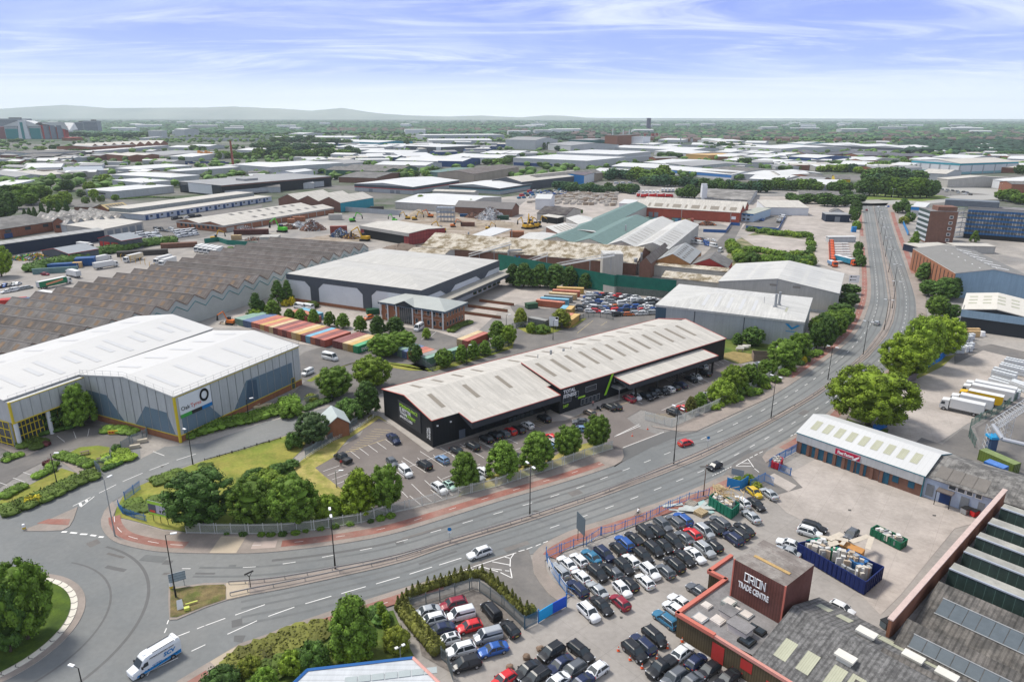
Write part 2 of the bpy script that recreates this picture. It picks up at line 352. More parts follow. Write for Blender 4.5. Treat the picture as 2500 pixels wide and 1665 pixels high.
kS2s=rs(smooth(kS2,1),3);strip('cycle_track',REDT,sub(kS2s,.1,.97),-1.6,-4.2,.135)
kS3s=rs(smooth(kS3,1),3);strip('cycle_track',REDT,sub(kS3s,.02,.2),-1.,-3.3,.135);strip('cycle_track',REDT,sub(kS3s,.42,.9),-1.6,-4.2,.135)
WK=M('lane_wear',(.145,.149,.147),.88,.1,.4)
for pl_,ds in((rs(smooth(kN,2),3)[30:],(-4.1,-6.6)),(rs(kN2s,3),(-1.6,-3.4,-5.4)),(rs(smooth(mS,2),3)[8:],(-1.2,-3.0,-5.2,-7.0))):
 for k_,d_ in enumerate(ds):strip('lane_wear',WK,pl_,d_-.28,d_+.28,.0045+.0008*k_)
r_=RN(9)
for k_ in range(26):
 pl_=rs(smooth(mS,2),3)if k_%2 else rs(smooth(kN,2),3);i_=r_.randrange(5,len(pl_)-8);d_=-r_.uniform(1,6);strip('road_patch',r_.choice((ASPW,WK,ASPD)),pl_[i_:i_+r_.choice((2,3,5))],d_,d_-r_.uniform(.5,2),.0085+.0002*k_)
strip('wheel_tracks',ASPW,rs(smooth(kN,2),3)[40:],-2.2,-2.9,.004)
strip('wheel_tracks',ASPW,arc(roundC,rr+9.5,-.9,1.25,60),0,.5,.004)
strip('wheel_tracks',ASPW,arc(roundC,rr+3.8,-1.2,1.35,60),0,.35,.004)
for s_ in('340,1030 470,1028 430,1112 330,1100',):Sh('road_patch',ASPW,QG('e1',s_),.008)
for t_,s_ in(('d2','1430,970 1500,975 1480,990 1415,985'),('d3','975,460 1060,455 1050,475 990,478'),('d0','1830,455 1890,458 1860,478'),('e3','60,810 95,812 90,835 65,832'),('d4','330,955 370,957 365,975 335,972'),('d4','1300,1015 1345,1020 1340,1037 1305,1032')):Sh('manhole_cover',M('iron_cover',(.09,.085,.08),.8,.1),QG(t_,s_),.012)
mb=MB()
mNs=rs(smooth(mN,2),3);mSs=rs(smooth(mS,2),3)
dashes(mb,mNs[2:],4.2,2.2,4.6,.14,.02,0,1.)
dashes(mb,sub(mSs,.17,1.),-3.9,2.2,4.6,.14,.02,0,1.)
for s_ in('e0,0,1140 170,1060','e1,260,1015 600,860','e1,730,810 1030,703','e1,1155,665 1455,577','e1,1570,548 1850,468','e1,1968,437 2240,357','e1,-5,920 235,832','e1,350,795 690,675','e0,2000,1055 2180,985','e0,2265,953 2360,915','e0,2200,1210 2360,1135','e0,1735,1435 2045,1285','e2,340,220 595,140','e2,0,325 258,243','e0,1690,1490 1725,1435','e0,1890,1000 1915,945','e0,1920,900 1938,852','e0,2092,262 2190,262','d0,1138,770 1335,672','d0,1410,637 1637,540','d0,1718,507 1942,422','d0,2030,390 2250,320','d0,838,920 1040,818','d0,930,930 1085,808','d0,1760,292 1890,340'):
 t_,a_=s_.split(',',1);p,q=QG(t_,a_);seg(mb,p,q,.16,.022)
for s_,wd in(('d0,708,1215 770,1215',.45),('d0,808,1222 885,1230',.45),('d0,922,1240 1003,1243',.45),('d0,1040,1252 1105,1260',.45),('d0,1135,1272 1190,1275',.45),('d0,918,885 935,920',.5),('d0,990,845 1000,870',.5)):
 t_,a_=s_.split(',',1);p,q=QG(t_,a_);seg(mb,p,q,wd,.022)
for s_ in('e2,730,242 1225,80','e2,800,232 1015,297','e2,1045,307 1178,372','e2,1198,92 1158,150','e2,1158,150 1155,238','e2,1157,260 1178,372','e2,950,183 1150,220','e2,1095,130 1165,145','e2,940,262 1060,278','e2,1098,285 1148,290','d3,1400,455 1535,378','d3,1535,378 1600,472','d3,1610,488 1662,530','d3,1460,422 1555,428','d3,1395,460 1572,462','e2,1253,65 1320,47','e2,1345,40 1410,15','d2,1450,1378 1508,1353','d2,1535,1342 1590,1322','d3,1555,368 1592,350','d3,1610,340 1645,322','d3,1668,310 1705,292','d3,2025,115 2052,102','d3,2066,96 2095,82','d3,0,120 285,-20','d3,95,250 570,68','c3,0,1440 300,1315'):
 t_,a_=s_.split(',',1);p,q=QG(t_,a_);seg(mb,p,q,.17,.034)
for k in range(7):
 a,b=QG('e2','%d,%d %d,%d'%(330+k*58,378-k*19,372+k*58,365-k*19));seg(mb,a,b,.2,.034)
 if 1<k:a,b=QG('e2','%d,%d %d,%d'%(450+(k-2)*82,362-(k-2)*26,495+(k-2)*82,348-(k-2)*26));seg(mb,a,b,.2,.034)
for k in range(8):
 a,b=QG('d3','%d,%d %d,%d'%(1125+k*29,573-k*14,1142+k*29,564-k*14));seg(mb,a,b,.16,.034)
dashes(mb,sub(kNs,0,.36),2.3,2.4,2.4,.1,.145);dashes(mb,sub(kNs,.44,.98),2.4,1.6,6,.08,.145);dashes(mb,sub(k2,.12,.9),2.7,1.6,5,.08,.145)
dashes(mb,sub(kSs,.37,1.),-2.3,2.,3,.08,.145);dashes(mb,sub(kSs,0,.26),-2.3,2.,3,.08,.145)
def bays(tile,a,b,n,ln,wd=.1,z=.028,m=0):
 A,B,C_=QG(tile,a+' '+b+' '+ln);v=C_-A
 for i in range(n+1):p=A.lerp(B,i/n);seg(mb,p,p+v,wd,z,m)
bays('d1','1675,290','2075,152',4,'1780,372')
bays('d1','1360,520','1515,665',3,'1545,455')
bays('d1','2075,435','2275,360',1,'2335,615')
bays('d2','-280,435','450,300',4,'-150,570');bays('d2','120,290','800,165',3,'385,458')
bays('d2','-130,710','320,580',3,'-20,820');bays('d2','0,800','590,632',5,'130,905')
bays('c2','800,1500','1100,1450',3,'940,1570');bays('c3','1040,580','1200,520',3,'1150,645');bays('c3','220,1000','980,760',10,'320,1062')
for s_ in('d2,0,465 630,228','c3,540,1140 810,1025','c3,1060,570 1160,540','d2,370,610 810,435','d2,880,390 1270,255'):
 t_,a_=s_.split(',',1);p,q=QG(t_,a_);seg(mb,p,q,.1,.03)
for i in range(11):
 f=i/10;a,b=QG('d1','%d,%d %d,%d'%(1620+f*330,290-f*255,1735+f*400,290-f*240));seg(mb,a,b,.09,.03,1)
a,b=QG('d1','1620,305 2080,150');seg(mb,a,b,.1,.03,1)
for i in range(6):a,b=QG('c2','%d,%d %d,%d'%(1370+i*35,1280-i*13,1510+i*35,1330-i*14));seg(mb,a,b,.09,.03,1)
for i in range(7):a,b=QG('c2','%d,%d %d,%d'%(1780+i*95,1240-i*24,1940+i*95,1190-i*24));seg(mb,a,b,.09,.03,1)
for i in range(6):a,b=QG('c3','%d,%d %d,%d'%(350+i*45,1190-i*3,560+i*35,1250-i*8));seg(mb,a,b,.09,.03,1)
for i in range(8):a,b=QG('c3','%d,%d %d,%d'%(530+i*25,745-i*10,640+i*25,800-i*10));seg(mb,a,b,.08,.03,0)
bays('c2','445,245','625,175',4,'590,275',.1,.028);bays('c2','200,270','310,230',1,'130,330',.1,.028)
bays('b1','1620,1400','1800,1330',2,'1530,1350',.1,.028)
for s_ in('d0,655,112 745,182','d0,845,60 875,140','d0,1025,30 1008,115','d0,150,595 290,645','d0,265,530 380,570','d0,0,650 80,680','d0,0,360 120,300'):
 t_,a_=s_.split(',',1);p,q=QG(t_,a_);seg(mb,p,q,.1,.03)
for s_ in('c2,1930,250 2110,105','c2,2200,165 2270,120'):
 t_,a_=s_.split(',',1);p,q=QG(t_,a_);seg(mb,p,q,.12,.03,1)
tag(mb.bd('road_markings',[LINE,LINY]),kind='structure')
Sh('road',M('far_road',(.33,.32,.30),.9,.05),GG('2104,503 2172,503 2190,497 2260,499 2330,492 2500,484 2760,480 2760,468 2500,474 2330,478 2230,488 2160,490 2080,490 2000,492 2000,500'),.0)
Sh('road',MC['far_road'],GG('2275,452 2500,466 2760,482 2760,510 2500,484 2275,462'),.004)
# --- grass -------------------------------------------------------------
Sh('lawn',GRAS,GG('285,1240 300,1212 340,1186 400,1160 446,1143 500,1124 606,1094 702,1063 740,1048 765,1062 745,1085 736,1100 712,1122 640,1150 605,1165 575,1165 580,1230 560,1290 500,1300 400,1292 330,1272 280,1260'),.06,z0=-.05)
Sh('verge_grass',STRAW,GG('926,1016 905,1012 880,1040 850,1062 800,1082 768,1098 742,1118 712,1148 720,1165 745,1195 768,1216 800,1218 840,1216 866,1215 828,1190 790,1160 769,1142 812,1118 832,1092 850,1072 925,1022 944,1030'),.05,z0=-.05)
Sh('rough_grass',GRAD,GG('575,1165 605,1165 640,1150 712,1135 735,1170 768,1216 860,1216 900,1240 950,1252 882,1276 767,1294 689,1300 608,1302 530,1301 455,1300 330,1272 400,1292'),.055)
Sh('verge_grass',STRAW,GG('1115,1215 1130,1195 1200,1160 1290,1132 1345,1120 1380,1095 1440,1080 1496,1088 1496,1096 1427,1117 1378,1135 1325,1152 1270,1169 1213,1188 1153,1203'),.05)
Sh('lawn',GRAD,GG('1742,835 1760,828 1850,830 1960,845 2040,800 2075,740 2094,740 2050,788 2000,833 1950,880 1900,915 1860,900 1845,880 1800,888 1742,869'),.05)
Sh('verge_grass',M('dry_grass',(.26,.20,.08),.95,.25,.5),GG('1745,868 1790,858 1850,866 1840,880 1808,888'),.07)
Sh('lawn',GRAS,GG('170,1105 195,1092 240,1088 268,1092 272,1130 238,1146 200,1133 165,1112'),.07,z0=-.05)
Sh('lawn',GRAS,GG('0,1222 60,1190 130,1155 150,1143 188,1155 170,1170 110,1195 40,1225 0,1240 -60,1265 -60,1245'),.06,z0=-.05)
Sh('verge_grass',GRAS,GG('1020,905 1090,885 1160,862 1225,845 1255,830 1252,850 1200,868 1110,895 1050,908 1000,890'),.06)
Sh('verge_grass',GRAS,GG('900,880 925,882 1000,890 1050,908 1060,905 1000,905 940,895'),.075)
Sh('verge_grass',GRAS,GG('1262,800 1290,795 1400,800 1432,778 1425,776 1360,810 1330,818 1290,815'),.06)
Sh('verge_grass',GRAS,GG('748,930 780,912 800,905 870,885 880,880 840,895 800,912 760,932'),.06)
Sh('rough_grass',GRAD,GG('560,1665 640,1625 700,1590 800,1535 905,1500 960,1490 990,1560 1030,1640 1080,1720 300,1760 440,1712'),.06,z0=-.05)
Sh('rough_grass',GRAD,GG('2045,1012 2130,1045 2170,1048 2165,1060 2120,1055 2040,1035'),.05)
Sh('verge_grass',GRAS,GG('2240,925 2300,895 2335,865 2310,870 2260,900 2235,920'),.05)
Sh('rough_grass',M('highway_grass',(.17,.22,.04),.95,.25,.05,col2=(.10,.15,.03)),GG('2060,490 2075,477 2180,474 2300,478 2320,484 2250,492 2160,487'),.05)
Sh('rough_grass',SCRUBG,GG('1765,640 1800,585 1850,565 1975,585 1990,610 1985,650 1900,660 1780,650'),.03)
Sh('yard',CONC2,GG('1806,577 1860,574 1977,586 1975,616 1915,620 1860,613'),.06)
Sh('yard',CONC2,GG('1900,562 1990,568 2080,540 2082,510 1920,530'),.02)
Sh('dirt_yard',SOIL,GG('640,590 760,580 900,560 1000,532 1060,520 1240,532 1330,560 1270,590 1020,600 960,575 880,590 760,590'),-0.049)
Sh('dirt_yard',CONC2,GG('1220,540 1300,478 1560,470 1640,498 1500,540 1400,560'),-0.043)
Sh('yard',ASPD,GG('240,545 430,530 640,500 640,520 500,580 340,600 240,575'),-0.037)
Sh('yard',ASPD,GG('1840,520 1915,500 1935,530 1880,565 1810,560'),-0.031)
Sh('yard',ASPD,GG('1815,545 1790,590 1760,620 1740,640 1700,640 1750,590 1790,550'),-0.025)
Sh('yard',CONC2,GG('2180,950 2400,852 2560,880 2560,1010 2470,985 2360,1035 2300,1075 2240,1100 2170,1075 2165,1030'),-0.019)
Sh('yard',ASPD,GG('2228,1085 2250,1068 2300,1085 2350,1046 2372,1052 2392,1105 2430,1140 2330,1120'),.01)
Sh('yard',ASPD,GG('2380,1045 2480,985 2620,1000 2620,1220 2480,1160 2400,1098'),.012)
Sh('yard',ASPD,GG('2330,840 2370,830 2395,845 2420,840 2600,880 2600,905 2400,855 2330,890'),.012)
Sh('yard',CONC2,GG('1995,1118 2070,1120 2200,1170 2420,1265 2330,1290 2200,1450 2150,1500 2050,1400 2080,1330 1920,1250 1880,1210 1920,1160'),-0.013)
Sh('yard',CONC2,GG('1880,1160 1890,1155 1945,1185 1925,1200 1888,1178'),.016)
Sh('yard',M('gravel',(.17,.15,.135),.95,.25,1.5),GG('1003,1475 1155,1432 1200,1448 1280,1520 1262,1545 1160,1600 1100,1640 1030,1600'),.006)
def hills(name,pts,mat,ybase,depth):
 mb=MB();ns=len(pts)
 for i in range(ns-1):
  (x0,h0),(x1,h1)=pts[i],pts[i+1]
  for k in range(4):
   f0,f1=k/4,(k+1)/4;g0,g1=sin(f0*pi/2),sin(f1*pi/2)
   mb.fc([(x0,ybase+depth*f0,h0*g0-1),(x1,ybase+depth*f0,h1*g0-1),(x1,ybase+depth*f1,h1*g1-1),(x0,ybase+depth*f1,h0*g1-1)])
  mb.fc([(x0,ybase+depth,h0-1),(x1,ybase+depth,h1-1),(x1,ybase+depth*1.6,-1),(x0,ybase+depth*1.6,-1)])
 o=mb.bd(name,mat);tag(o,kind='structure')
 for p in o.data.polygons:p.use_smooth=True
def hp(y0,s):
 r=[]
 Rr=RN(3)
 for p in s.split():
  px,py=map(float,p.split(','))
  yy=y0
  X=(px-CX)/F*yy*1.05;r.append((X,max(1,H*.6+(HOR-py)/F*yy*.84)))
 out_=[]
 for(a,b),(c,d)in zip(r,r[1:]):
  for k in range(6):t=k/6;out_.append((a+(c-a)*t,b+(d-b)*t+Rr.uniform(-1,1)*b*.012))
 out_.append(r[-1]);return out_
hills('hills',hp(18500,'-500,290 -100,284 0,267 60,264 140,257 200,253 250,256 300,261 420,260 520,259 600,256 700,261 780,267 850,259 880,264 930,273 1000,279 1100,282 1180,279 1220,282 1270,284 1330,278 1370,279 1420,284 1500,287 1700,287 2000,288 2500,291 3200,292'),M('hill_moor_hazed',(.27,.28,.22),.95,.2,.0006,col2=(.19,.22,.17)),17800,1800)  # moor colours made paler, so part of the distance haze is painted in
# ================================================================ BUILDINGS
WHT=M('white_roof',(.54,.54,.53),.55,.04,.08,st_=[(0,1.0,.12,.93),(1,6,.012,.88)],streak=.2)
WHT2=M('pale_roof',(.52,.51,.48),.6,.07,.12,st_=[(0,1.0,.15,.92),(1,6,.012,.88)],streak=.2)
CRM=M('cream_roof',(.50,.47,.42),.7,.08,.2,st_=[(0,1.2,.15,.93),(1,6,.012,.88)],streak=.2)
GRYR=M('grey_roof',(.30,.31,.31),.7,.08,.2,st_=[(0,1.0,.15,.9)])
MOSS=M('mossy_roof',(.52,.47,.39),.9,.12,.5,col2=(.20,.155,.09),st_=[(0,1.1,.2,.85)])
BRV=[M('brown_asbestos_roof'+n_,c_,.95,.16,.4,col2=d_,st_=[(0,1.1,.3,.82)],streak=.25)for n_,c_,d_ in(('',(.135,.115,.105),(.18,.16,.15)),('_grey',(.15,.138,.13),(.20,.185,.175)),('_dark',(.115,.10,.092),(.15,.135,.125)))];BRNR=BRV[0]
DRKR=M('dark_roof',(.13,.125,.12),.9,.15,.4,col2=(.2,.19,.18),st_=[(0,1.1,.25,.85)])
TEALR=M('teal_roof',(.14,.215,.20),.75,.08,.3,st_=[(0,3.2,.28,.8)])
SLAB=M('roof_felt',(.15,.145,.145),.9,.16,.35,col2=(.22,.21,.21))
WY=M('grey_cladding',(.37,.39,.40),.6,.05,.15,st_=[(0,.9,.08,.9)])
WL=M('light_cladding',(.46,.47,.47),.6,.05,.15,st_=[(0,.9,.08,.92)])
WWHT=M('white_wall',(.60,.61,.62),.65,.05,.15)
WBEI=M('beige_cladding',(.42,.405,.37),.65,.07,.2,st_=[(0,.9,.1,.92)])
WDRK=M('dark_cladding',(.075,.085,.10),.6,.08,.2,st_=[(0,.9,.1,.88)])
WNAV=M('navy_cladding',(.012,.022,.045),.6,.1,.2)
WBLU=M('light_blue_cladding',(.25,.36,.45),.65,.06,.2,st_=[(0,.9,.08,.93)])
WBRT=M('bright_blue',(.02,.20,.48),.6,.08,.3)
WTEA=M('teal_cladding',(.03,.26,.33),.6,.08,.3)
BRK=M('red_brick',(.235,.10,.06),.9,.12,.8,st_=[(1,.30,.14,.86),(0,.45,.06,.93)])
BRKD=M('brown_brick',(.20,.105,.075),.9,.12,.8,st_=[(1,.30,.14,.86)])
BRKO=M('orange_brick',(.30,.13,.07),.9,.12,.8,st_=[(1,.30,.14,.86)])
BLK=M('black_cladding',(.014,.016,.020),.55,.15,.3,st_=[(0,.9,.07,1.6)])
GLS=M('window_glass',(.03,.04,.05),.12,0,spec=.6)
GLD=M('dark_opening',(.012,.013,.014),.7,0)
FRW=M('white_frame',(.62,.62,.60),.6,0)
FRY=M('yellow_frame',(.62,.47,.03),.6,.05)
DRB=M('blue_door',(.02,.06,.17),.6,.06)
DRT=M('teal_shutter',(.02,.10,.16),.6,.06,st_=[(1,.25,.3,.8)])
DRG=M('grey_shutter',(.22,.24,.26),.6,.06,st_=[(1,.25,.3,.85)])
DRR=M('red_door',(.42,.035,.03),.6,.06)
TRR=M('red_trim',(.50,.09,.07),.6,.06)
PNK=M('pink_coping',(.62,.33,.28),.8,.1,1)
TRM=M('pale_coping',(.55,.50,.46),.8,.1,1)
SKYB=M('brown_rooflight',(.235,.205,.165),.6,.06)
SKYG=M('grey_rooflight',(.50,.50,.50),.5,.03)
SKYY=M('yellow_rooflight',(.42,.42,.31),.6,.06,st_=[(0,.3,.3,.85)])
GV=M('galvanised_steel',(.33,.34,.35),.5,.08,1,metal=.4)
BLKM=M('black_metal',(.02,.02,.02),.5,0)
TEAT=M('teal_trim',(.04,.20,.25),.6,0)
BLUT=M('blue_trim',(.04,.16,.42),.6,0)
GRNN=M('green_netting',(.02,.21,.14),.8,.12,.3)
class Bld:
 """three survey points at eave height: near-left, near-right, one far point (depth) -> rectangle, local x along the front, y away"""
 def __init__(s,name,lb,cat,pts,h,D=None,Rf='gx',n=1,r=None,wm=WY,rm=WHT,ov=.3,gp=None,th=.22,z0=0.,back=True,parapet=None,L=None,flip=False,ridge=.5,dirv=None):
  p=[G(x,y,h+z0)for x,y in pts]
  if L is not None:d=(p[1]-p[0]).normalized();p[1]=p[0]+d*L
  ex=(p[1]-p[0])
  if dirv:d=(G(*dirv[1],h)-G(*dirv[0],h)).normalized();q=V((d.y,-d.x,0));ex=q*ex.dot(q)
  s.L=ex.length;ex.normalize();ey=V((-ex.y,ex.x,0))
  s.D=D if D is not None else abs((p[2]-p[0]).dot(ey))
  s.h,s.Rf,s.n,s.ridge=h,Rf,n,ridge;s.z0=z0
  s.rr=r if r is not None else{'gx':.16*s.D/n/2*1.0,'gy':.16*s.L/n/2,'flat':0,'hip':.12*min(s.L,s.D)/2,'mono':.08*s.D,'monob':.08*s.D}.get(Rf,0)
  s.E=em(name,(p[0].x,p[0].y,z0),AT(ex.y,ex.x));tag(s.E,lb,cat,gp)
  s.ex,s.ey,s.o=ex,ey,V((p[0].x,p[0].y,z0))
  s.walls(wm);s.mkroof(rm,ov,th)
 def rz(s,x,y):
  L,D,h,r,n=s.L,s.D,s.h,s.rr,s.n
  if s.Rf=='gx':t=(y/D*n)%1 if 0<y<D else 0;return h+r*(t/s.ridge if t<s.ridge else(1-t)/(1-s.ridge))
  if s.Rf=='gy':t=(x/L*n)%1 if 0<x<L else 0;return h+r*(t/s.ridge if t<s.ridge else(1-t)/(1-s.ridge))
  if s.Rf=='hip':m=min(L,D)/2;return h+r*min(1,min(x,L-x,y,D-y)/m)
  if s.Rf=='mono':return h+r*y/D
  if s.Rf=='monob':return h+r*(1-y/D)
  return h
 def prof(s):
  n=s.n
  W=s.D if s.Rf=='gx' else s.L
  p=[]
  for i in range(n):p+=[(W*i/n,s.h),(W*(i+s.ridge)/n,s.h+s.rr)]
  return p+[(W,s.h)]
 def walls(s,wm):
  mb=MB();L,D,h=s.L,s.D,s.h
  if s.Rf=='gx':pr=s.prof();R_=[(L,0,0),(L,D,0)]+[(L,y,z)for y,z in pr[::-1]];Lf=[(0,D,0),(0,0,0)]+[(0,y,z)for y,z in pr]
  elif s.Rf=='mono':R_=[(L,0,0),(L,D,0),(L,D,h+s.rr),(L,0,h)];Lf=[(0,D,0),(0,0,0),(0,0,h),(0,D,h+s.rr)]
  elif s.Rf=='monob':R_=[(L,0,0),(L,D,0),(L,D,h),(L,0,h+s.rr)];Lf=[(0,D,0),(0,0,0),(0,0,h+s.rr),(0,D,h)]
  else:R_=[(L,0,0),(L,D,0),(L,D,h),(L,0,h)];Lf=[(0,D,0),(0,0,0),(0,0,h),(0,D,h)]
  hb=h+s.rr if s.Rf=='mono' else h;hf=h+s.rr if s.Rf=='monob' else h
  if s.Rf=='gy':pr=s.prof();Fr=[(0,0,0),(L,0,0)]+[(x,0,z)for x,z in pr[::-1]];Bk=[(L,D,0),(0,D,0)]+[(x,D,z)for x,z in pr]
  else:Fr=[(0,0,0),(L,0,0),(L,0,hf),(0,0,hf)];Bk=[(L,D,0),(0,D,0),(0,D,hb),(L,D,hb)]
  for f in(Fr,R_,Bk,Lf):mb.fc(f)
  s.wall=mb.bd('wall',wm,s.E)
 def mkroof(s,rm,ov,th):
  mb=MB();L,D,h=s.L,s.D,s.h;e=.03
  def slope(a,b,c,d):mb.fc([a,b,c,d],0)
  if s.Rf=='gx':
   pr=s.prof();sl=s.rr/(D/s.n*s.ridge);pr[0]=(-ov,h-sl*ov);pr[-1]=(D+ov,h-sl*ov)
   for(y0,z0),(y1,z1)in zip(pr,pr[1:]):
    slope((-ov,y0,z0+th),(L+ov,y0,z0+th),(L+ov,y1,z1+th),(-ov,y1,z1+th))
    mb.fc([(-ov,y0,z0+e),(-ov,y0,z0+th),(-ov,y1,z1+th),(-ov,y1,z1+e)],1);mb.fc([(L+ov,y0,z0+th),(L+ov,y0,z0+e),(L+ov,y1,z1+e),(L+ov,y1,z1+th)],1)
   for y,z in(pr[0],pr[-1]):mb.fc([(-ov,y,z+e),(L+ov,y,z+e),(L+ov,y,z+th),(-ov,y,z+th)],1)
  elif s.Rf=='gy':
   pr=s.prof();sl=s.rr/(L/s.n*s.ridge);pr[0]=(-ov,h-sl*ov);pr[-1]=(L+ov,h-sl*ov)
   for(x0,z0),(x1,z1)in zip(pr,pr[1:]):
    slope((x1,-ov,z1+th),(x1,D+ov,z1+th),(x0,D+ov,z0+th),(x0,-ov,z0+th))
    for y in(-ov,D+ov):mb.fc([(x0,y,z0+e),(x1,y,z1+e),(x1,y,z1+th),(x0,y,z0+th)],1)
   for x,z in(pr[0],pr[-1]):mb.fc([(x,-ov,z+e),(x,D+ov,z+e),(x,D+ov,z+th),(x,-ov,z+th)],1)
  elif s.Rf=='hip':
   m=min(L,D)/2;z=h+th;zr=z+s.rr
   A=[(-ov,-ov,z),(L+ov,-ov,z),(L+ov,D+ov,z),(-ov,D+ov,z)]
   if L>=D:p,q=(m,D/2,zr),(L-m,D/2,zr);mb.fc([A[0],A[1],q,p]);mb.fc([A[1],A[2],q]);mb.fc([A[2],A[3],p,q]);mb.fc([A[3],A[0],p])
   else:p,q=(L/2,m,zr),(L/2,D-m,zr);mb.fc([A[0],A[1],p]);mb.fc([A[1],A[2],q,p]);mb.fc([A[2],A[3],q]);mb.fc([A[3],A[0],p,q])
   for i in range(4):a,b=A[i],A[(i+1)%4];mb.fc([(a[0],a[1],h+e-.5),(b[0],b[1],h+e-.5),b,a],1)
  else:
   hb=s.rz(0,D)if s.Rf!='flat' else h;hf=s.rz(0,0)if s.Rf!='flat' else h
   mb.fc([(-ov,-ov,hf+th),(L+ov,-ov,hf+th),(L+ov,D+ov,hb+th),(-ov,D+ov,hb+th)])
   mb.fc([(-ov,-ov,hf+e),(L+ov,-ov,hf+e),(L+ov,-ov,hf+th),(-ov,-ov,hf+th)],1)
   mb.fc([(L+ov,-ov,hf+e),(L+ov,D+ov,hb+e),(L+ov,D+ov,hb+th),(L+ov,-ov,hf+th)],1)
   mb.fc([(-ov,D+ov,hb+e),(-ov,-ov,hf+e),(-ov,-ov,hf+th),(-ov,D+ov,hb+th)],1);mb.fc([(L+ov,D+ov,hb+e),(-ov,D+ov,hb+e),(-ov,D+ov,hb+th),(L+ov,D+ov,hb+th)],1)
  s.roofo=mb.bd('roof',[rm,rm],s.E);s.th=th
 def trim(s,m):
  s.roofo.data.materials[1]=m;return s
 def W(s,side,t,z,pr=.04):
  L,D=s.L,s.D
  return{'F':(t,-pr,z),'R':(L+pr,t,z),'L':(-pr,t,z),'B':(L-t,D+pr,z)}[side]
 def Pn(s,side,t0,t1,z0,z1,name,m,pr=.05,pts=None,parent=None,frame=None):
  mb=MB()
  P_=[(t0,z0),(t1,z0),(t1,z1),(t0,z1)]if pts is None else pts
  a=[s.W(side,t,z,pr)for t,z in P_];b=[s.W(side,t,z,.003)for t,z in P_]
  if side in 'L':a=a[::-1];b=b[::-1]
  mb.fc(a);k=len(a)
  for i in range(k):j=(i+1)%k;mb.fc([b[i],b[j],a[j],a[i]])
  o=mb.bd(name,m,parent or s.E)
  if frame:
   fm,fw=frame;fb=MB()
   for u0,u1,v0,v1 in((t0-fw,t1+fw,z0-fw,z0),(t0-fw,t1+fw,z1,z1+fw),(t0-fw,t0,z0,z1),(t1,t1+fw,z0,z1)):
    c=[s.W(side,u,v,pr+.04)for u,v in((u0,v0),(u1,v0),(u1,v1),(u0,v1))]
    fb.fc(c[::-1]if side=='L' else c)
   fb.bd('frame',fm,o)
  return o
 def wins(s,side,t0,t1,n,z0,z1,wd,m=GLS,name='window',frame=None,pr=.05):
  for i in range(n):
   c=t0+(t1-t0)*(i+.5)/n;s.Pn(side,c-wd/2,c+wd/2,z0,z1,name,m,pr,frame=frame)
 def sky(s,x0,x1,y0,y1,m=SKYB,name='rooflight',off=.06,parent=None):
  mb=MB();q=[(x0,y0),(x1,y0),(x1,y1),(x0,y1)]
  mb.fc([(x,y,s.rz(x,y)+s.th+off)for x,y in q]);return mb.bd(name,m,parent or s.E)
 def boxp(s,x0,x1,y0,y1,z0,z1,name,m,mt=None):
  mb=MB();mb.box(x0,x1,y0,y1,z0,z1,0,1);return mb.bd(name,[m,mt or m],s.E)
 def text(s,side,t,z,txt,size,m,up=(0,0,1),**k):
  r={'F':(1,0,0),'R':(0,1,0),'L':(0,-1,0),'B':(-1,0,0)}[side]
  o=s.W(side,t,z,k.pop('pr',.12));return tm(txt,size,m,parent=s.E,o=o,r=r,u=up,**k)
def local(b,x,y):
 return b.o+b.ex*x+b.ey*y
def px(s):return[tuple(map(float,p.split(',')))for p in s.split()]
# ---- 1 big tyre warehouse, two blocks (right block first)
h1=12.
AB=[(197.5,916.1),(423.7,969.2)];Cf=(728.3,845)
A,B_,C_=G(*AB[0],h1),G(*AB[1],h1),G(*Cf,h1)
oak=Bld('tyre_warehouse','pale roofed tyre warehouse with yellow corner trims and slate blue wall shapes','warehouse',[AB[1],Cf,AB[0]],h1,D=None,Rf='gx',r=2.2,wm=WL,rm=M('bright_white_roof',(.55,.54,.52),.5,.03,.08,st_=[(0,1.,.1,.96),(1,6,.012,.88)],streak=.2),ov=.35,th=.3)
BW=MC['bright_white_roof']
SLT=M('slate_blue_panel',(.13,.19,.24),.6,.06,.3)
SLT2=M('slate_dark_panel',(.06,.10,.15),.6,.06,.3)
Lx,Dy=oak.L,oak.D
oak.Pn('F',0,Lx,0,1.6,'brick_base',BRKO,.10)
oak.Pn('L',0,Dy,0,1.6,'brick_base',BRKO,.10)
oak.Pn('F',.02*Lx,.32*Lx,1.9,0,'slate_panel',SLT,.07,pts=[(.03*Lx,1.75),(.30*Lx,1.75),(.20*Lx,7.4),(.03*Lx,6.2)])
oak.Pn('F',0,0,0,0,'slate_panel',SLT,.07,pts=[(.40*Lx,1.75),(.92*Lx,1.75),(.92*Lx,8.0),(.52*Lx,8.4)])
oak.Pn('F',0,0,0,0,'dark_slate_panel',SLT2,.10,pts=[(.49*Lx,1.75),(.60*Lx,1.75),(.60*Lx,7.6),(.53*Lx,8.2)])
oak.Pn('L',0,0,0,0,'slate_panel',SLT,.07,pts=[(.04*Dy,1.75),(.46*Dy,1.75),(.32*Dy,7.6),(.10*Dy,7.3)])
oak.Pn('L',0,0,0,0,'slate_panel',SLT,.07,pts=[(.58*Dy,1.75),(.98*Dy,1.75),(.98*Dy,8.2),(.74*Dy,8.0)])
for i in range(1,16):oak.Pn('F',Lx*i/16-.06,Lx*i/16+.06,1.7,h1-.3,'panel_joint',GV,.12)
for i in range(1,11):oak.Pn('L',Dy*i/11-.06,Dy*i/11+.06,1.7,oak.rz(0.01,Dy*i/11)-.3,'panel_joint',GV,.12)
